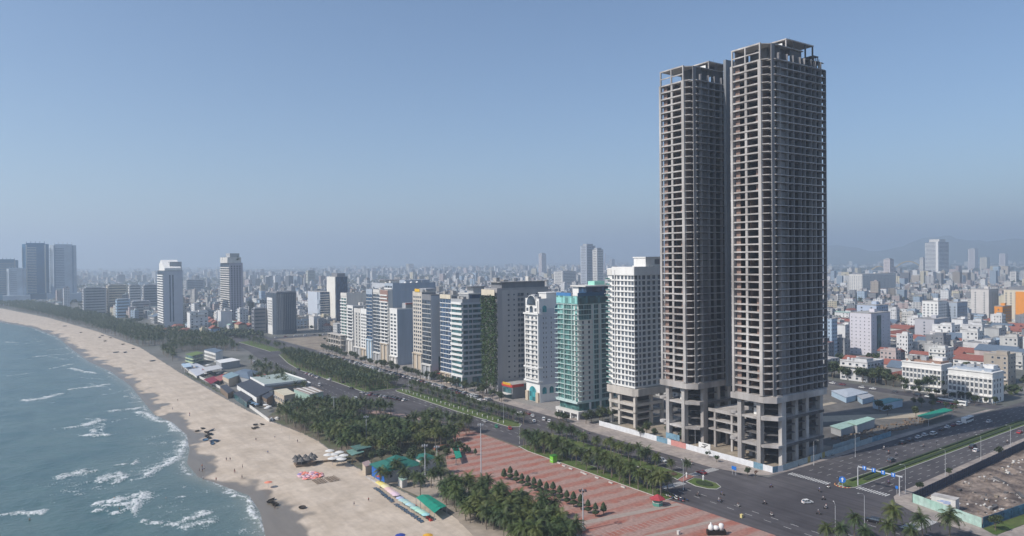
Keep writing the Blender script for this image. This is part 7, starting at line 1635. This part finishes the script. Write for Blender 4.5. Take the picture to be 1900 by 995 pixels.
for dist, x, y, px in near_h:
    k = R.randrange(len(VAR)-3) if dist < 900 else R.randrange(len(VAR)); v_ = VAR[k]; cn, cv = R.choice(HCOL)
    lab = NUMW[v_[3]]+' storey '+cn+' house with '+RN[v_[4]]+' roof '+where(px, dist)
    t = thing('town_house', lab, 'house', (x, y, 0), R.choice((0,0,0,math.pi/2,math.pi))+R.uniform(-.04,.04), group=lab)
    s_ = R.choice((.8,.95,1.05,1.2,1.5)); ob('wall', v_[0], t, color=cv, scale=(s_,s_,1)); ob('roof', v_[1], t, scale=(s_,s_,1)); o = ob('window_set', v_[2], t, scale=(s_,s_,1)); stuff(o)
# the rest of the town as one mesh
def town_mat():
    m = bpy.data.materials.new('town_render'); m.use_nodes = True; t = m.node_tree; n = t.nodes; b = n['Principled BSDF']; b.inputs['Roughness'].default_value = .8
    at = n.new('ShaderNodeAttribute'); at.attribute_name = 'tint'; geo = n.new('ShaderNodeNewGeometry')
    sep = n.new('ShaderNodeSeparateXYZ'); t.links.new(geo.outputs['Position'], sep.inputs[0]); sn = n.new('ShaderNodeSeparateXYZ'); t.links.new(geo.outputs['Normal'], sn.inputs[0])
    add = n.new('ShaderNodeMath'); add.operation = 'ADD'; t.links.new(sep.outputs[0], add.inputs[0]); t.links.new(sep.outputs[1], add.inputs[1])
    def wave(src, per, lo, hi):
        a = n.new('ShaderNodeMath'); a.operation = 'DIVIDE'; a.inputs[1].default_value = per; t.links.new(src, a.inputs[0]); f = n.new('ShaderNodeMath'); f.operation = 'FRACT'; t.links.new(a.outputs[0], f.inputs[0])
        g = n.new('ShaderNodeMath'); g.operation = 'GREATER_THAN'; g.inputs[1].default_value = lo; t.links.new(f.outputs[0], g.inputs[0]); h = n.new('ShaderNodeMath'); h.operation = 'LESS_THAN'; h.inputs[1].default_value = hi; t.links.new(f.outputs[0], h.inputs[0])
        x_ = n.new('ShaderNodeMath'); x_.operation = 'MULTIPLY'; t.links.new(g.outputs[0], x_.inputs[0]); t.links.new(h.outputs[0], x_.inputs[1]); return x_.outputs[0]
    a = wave(sep.outputs[2], 3.4, .3, .75); c = wave(add.outputs[0], 3.0, .3, .7); w1 = n.new('ShaderNodeMath'); w1.operation = 'MULTIPLY'; t.links.new(a, w1.inputs[0]); t.links.new(c, w1.inputs[1])
    nz = n.new('ShaderNodeMath'); nz.operation = 'ABSOLUTE'; t.links.new(sn.outputs[2], nz.inputs[0]); lt = n.new('ShaderNodeMath'); lt.operation = 'LESS_THAN'; lt.inputs[1].default_value = .3; t.links.new(nz.outputs[0], lt.inputs[0])
    w2 = n.new('ShaderNodeMath'); w2.operation = 'MULTIPLY'; t.links.new(w1.outputs[0], w2.inputs[0]); t.links.new(lt.outputs[0], w2.inputs[1])
    mx = n.new('ShaderNodeMix'); mx.data_type = 'RGBA'; t.links.new(w2.outputs[0], mx.inputs[0]); t.links.new(at.outputs['Color'], mx.inputs[6]); mx.inputs[7].default_value = (.06,.07,.09,1); t.links.new(mx.outputs[2], b.inputs['Base Color']); return m
TM = town_mat()
boxes = []
for dist, x, y, px in vis_h[285:]+[c for c in cands if c[0] < 1500 and hidden(c[3], c[2])]:
    boxes.append((x, y, R.uniform(7,11), R.uniform(11,17), R.choice((7,10,10,13,13,16,20)) if R.random() > .03 else R.uniform(24,40)))
n_far = 0
NPR = np.random.default_rng(5)
for dmin, dmax, cnt in ((1500,3000,13000),(3000,6000,20000),(6000,11000,12000)):
    r_ = np.sqrt(NPR.uniform(dmin**2, dmax**2, cnt)); a_ = HEAD+np.radians(NPR.uniform(-36.5, 36.5, cnt))
    xs = np.sin(a_)*r_; ys = np.cos(a_)*r_
    for x, y, d_ in zip(xs, ys, r_):
        if x < 2000 and y < 2400 and x > 100: continue
        if not town_region(x, y): continue
        g = mnoise.noise(Vector((x*.0016, y*.0016, 4.3)))
        if g > .05 and NPR.random() < .93: continue
        if g > -.12 and NPR.random() < .3: continue
        pj = PJ(x, y, 0)
        if pj[0] > 1500 and 497 < pj[1] < 512: continue
        if pj[0] < 1050 and 493 < pj[1] < 501 and g > -.2: continue
        sc_f = 1+d_/6000; tall = R.random()
        boxes.append((x, y, R.uniform(6,15)*sc_f, R.uniform(6,18)*sc_f, R.uniform(5,13) if tall < .93 else R.uniform(20,48)))
boxes += [(x+R.uniform(-.2,.2)*w_, y+R.uniform(-.2,.2)*d_, w_*.4, d_*.35, h_+3) for x, y, w_, d_, h_ in boxes if R.random() < .45]
B_ = np.array(boxes); nb = len(B_); cx, cy, hw, hd, hh = B_.T; hw = hw/2; hd = hd/2; rot = NPR.normal(0, .12, nb)+(NPR.random(nb) < .2)*.5
cs, sn_ = np.cos(rot), np.sin(rot); V = np.zeros((nb, 8, 3))
for k, (sx, sy, sz) in enumerate(((-1,-1,0),(1,-1,0),(1,1,0),(-1,1,0),(-1,-1,1),(1,-1,1),(1,1,1),(-1,1,1))):
    V[:,k,0] = cx+(sx*hw*cs-sy*hd*sn_); V[:,k,1] = cy+(sx*hw*sn_+sy*hd*cs); V[:,k,2] = sz*hh
q = np.array(((4,5,6,7),(0,1,5,4),(1,2,6,5),(2,3,7,6),(3,0,4,7))); Fq = (q[None]+np.arange(nb)[:,None,None]*8).reshape(-1,4)
me = bpy.data.meshes.new('town_houses'); me.vertices.add(nb*8); me.vertices.foreach_set('co', V.reshape(-1).astype(np.float32)); me.loops.add(Fq.size); me.loops.foreach_set('vertex_index', Fq.reshape(-1).astype(np.int32)); me.polygons.add(len(Fq)); me.polygons.foreach_set('loop_start', np.arange(0, Fq.size, 4, dtype=np.int32)); me.polygons.foreach_set('loop_total', np.full(len(Fq), 4, dtype=np.int32))
pal = np.array([c[1] for c in HCOL]); wallc = pal[NPR.integers(0, len(pal), nb)]*NPR.uniform(.6,1.08,(nb,1)); rp = np.array([(.33,.32,.31),(.26,.26,.26),(.30,.12,.08),(.40,.38,.36),(.18,.22,.26),(.34,.44,.40),(.48,.47,.45),(.30,.13,.09)]); roofc = rp[NPR.integers(0, len(rp), nb)]
fc = np.ones((nb, 5, 4)); fc[:,0,:3] = roofc; fc[:,1:,:3] = wallc[:,None]
me.polygons.foreach_set('use_smooth', np.zeros(len(Fq), bool)); me.update(calc_edges=True); ca = me.attributes.new('tint', 'FLOAT_COLOR', 'FACE'); ca.data.foreach_set('color', fc.reshape(-1)); me.materials.append(TM); stuff(ob('town_houses', me))
# trees of the town
bl_ = [tri_arrays(tree_mesh(90+i, 4.2, 90, 1.2, (1,1,.7))) for i in range(3)]
its = []
for _ in range(9000):
    x = R.uniform(100, 2600); y = R.uniform(-100, 2600); g = mnoise.noise(Vector((x*.006, y*.006, 1.3)))
    if x < 330 and y < 1000: continue
    if y < 345 and x < 520: continue
    p = PJ(x, y, 0)
    if not (-20 < p[0] < 1920): continue
    if any(a < x < c and b < y < d for a, b, c, d in SOLID): continue
    if g > .12 or R.random() < .45: its.append((bl_[R.randrange(3)], x, y, 3.6, R.uniform(.8,1.5), R.uniform(0,6)))
for _ in range(7000):
    r_ = math.sqrt(R.uniform(2200**2, 9000**2)); a_ = HEAD+math.radians(R.uniform(-36,36)); x, y = math.sin(a_)*r_, math.cos(a_)*r_
    if mnoise.noise(Vector((x*.0016, y*.0016, 4.3))) > -.02: its.append((bl_[R.randrange(3)], x, y, 4, R.uniform(1.6,4.5), 0))
for x, y in scatter([(175,950),(260,905),(262,1120),(190,1140)], 130, 6, R): its.append((bl_[R.randrange(3)], x, y, 3.4, R.uniform(.9,1.4), 0))
for x, y in scatter([(290,745),(330,745),(420,770),(420,880),(300,880)], 60, 6, R): its.append((bl_[R.randrange(3)], x, y, 2.0, R.uniform(.5,.9), 0))
join_copies('town_trees', its, LEAF)
for i, (px, py) in enumerate(((307,620),(362,613),(382,616),(425,612),(330,612),(345,620))):
    x, y = G(px, py); t = thing('villa', 'small villa with red tiled roof beyond the beach tree belt', 'house', (x, y, 0), .1*i, 'red roofed villas beyond the tree belt'); MB().box(-7,-5,0,7,5,5).build('wall', CREAM, t); MB().hip(-7,-5,7,5,5,3,over=.8).build('roof', TILE, t)
    for u in (-4, 0, 4): ob('window', window_mesh(1.3,1.4,'s',FRAME,GLASS,0), t, (u, -5, 2.6))
for i, (X, Y, W, D, H) in enumerate(((520,268,24,14,9),(524,292,18,12,8),(540,250,16,20,12))): t = thing('villa', ['long red tiled villa behind the roadside trees','red tiled villa at the left end of the roadside trees','tall pale house with dark red gable roof above the row houses'][i], 'house', (X, Y, 0)); bx('wall', 0, 0, 0, W, D, H-3, CREAM, t); MB().gable(0, 0, W, D, H-3, 3.2, 'x').build('roof', TILE, t)
# ------------------------------------------------------------------ hills and haze
v = []; f = []; N = 60; M_ = 14
for i in range(N):
    a = HEAD+math.radians(lerp(16, 40, i/(N-1)))
    for j in range(M_):
        r_ = lerp(8600, 10900, j/(M_-1)); e = math.sin(math.pi*min(1, j/(M_-4)) if j < M_-4 else math.pi*.5)
        tt = i/(N-1); prof = 310*math.exp(-((tt-.66)/.22)**2)+200*math.exp(-((tt-.30)/.12)**2)+190*math.exp(-((tt-.95)/.1)**2)
        nz = 1+.35*mnoise.fractal(Vector((i*.16, j*.25, 2)), 1, 2, 4, noise_basis='PERLIN_ORIGINAL'); v.append((math.sin(a)*r_, math.cos(a)*r_, -3+prof*(j/(M_-1))**.7*nz))
for i in range(N-1):
    for j in range(M_-1): f.append((i*M_+j, i*M_+j+1, (i+1)*M_+j+1, (i+1)*M_+j))
me = bpy.data.meshes.new('hills'); me.from_pydata(v, [], f); me.materials.append(mat('hill_forest', (.06,.08,.05), .9, .3, .004)); me.polygons.foreach_set('use_smooth', [True]*len(f)); me.update(); struct(ob('hills', me))
hz = MB().box(-15000, -3500, -5.0, 25000, 23000, 520).build('haze', []) if False else None
hm = bpy.data.meshes.new('haze'); b_ = MB().box(-15500, -3600, -6.0, 25500, 23500, 560); hm.from_pydata(b_.v, [], b_.f); hmat = bpy.data.materials.new('haze_air'); hmat.use_nodes = True; n = hmat.node_tree.nodes
n.remove(n['Principled BSDF']); pv = n.new('ShaderNodeVolumePrincipled'); pv.inputs['Color'].default_value = (.74,.86,.98,1); pv.inputs['Density'].default_value = HAZE_D; pv.inputs['Anisotropy'].default_value = .35; hmat.node_tree.links.new(pv.outputs[0], n['Material Output'].inputs['Volume']); hm.materials.append(hmat); stuff(ob('haze', hm))
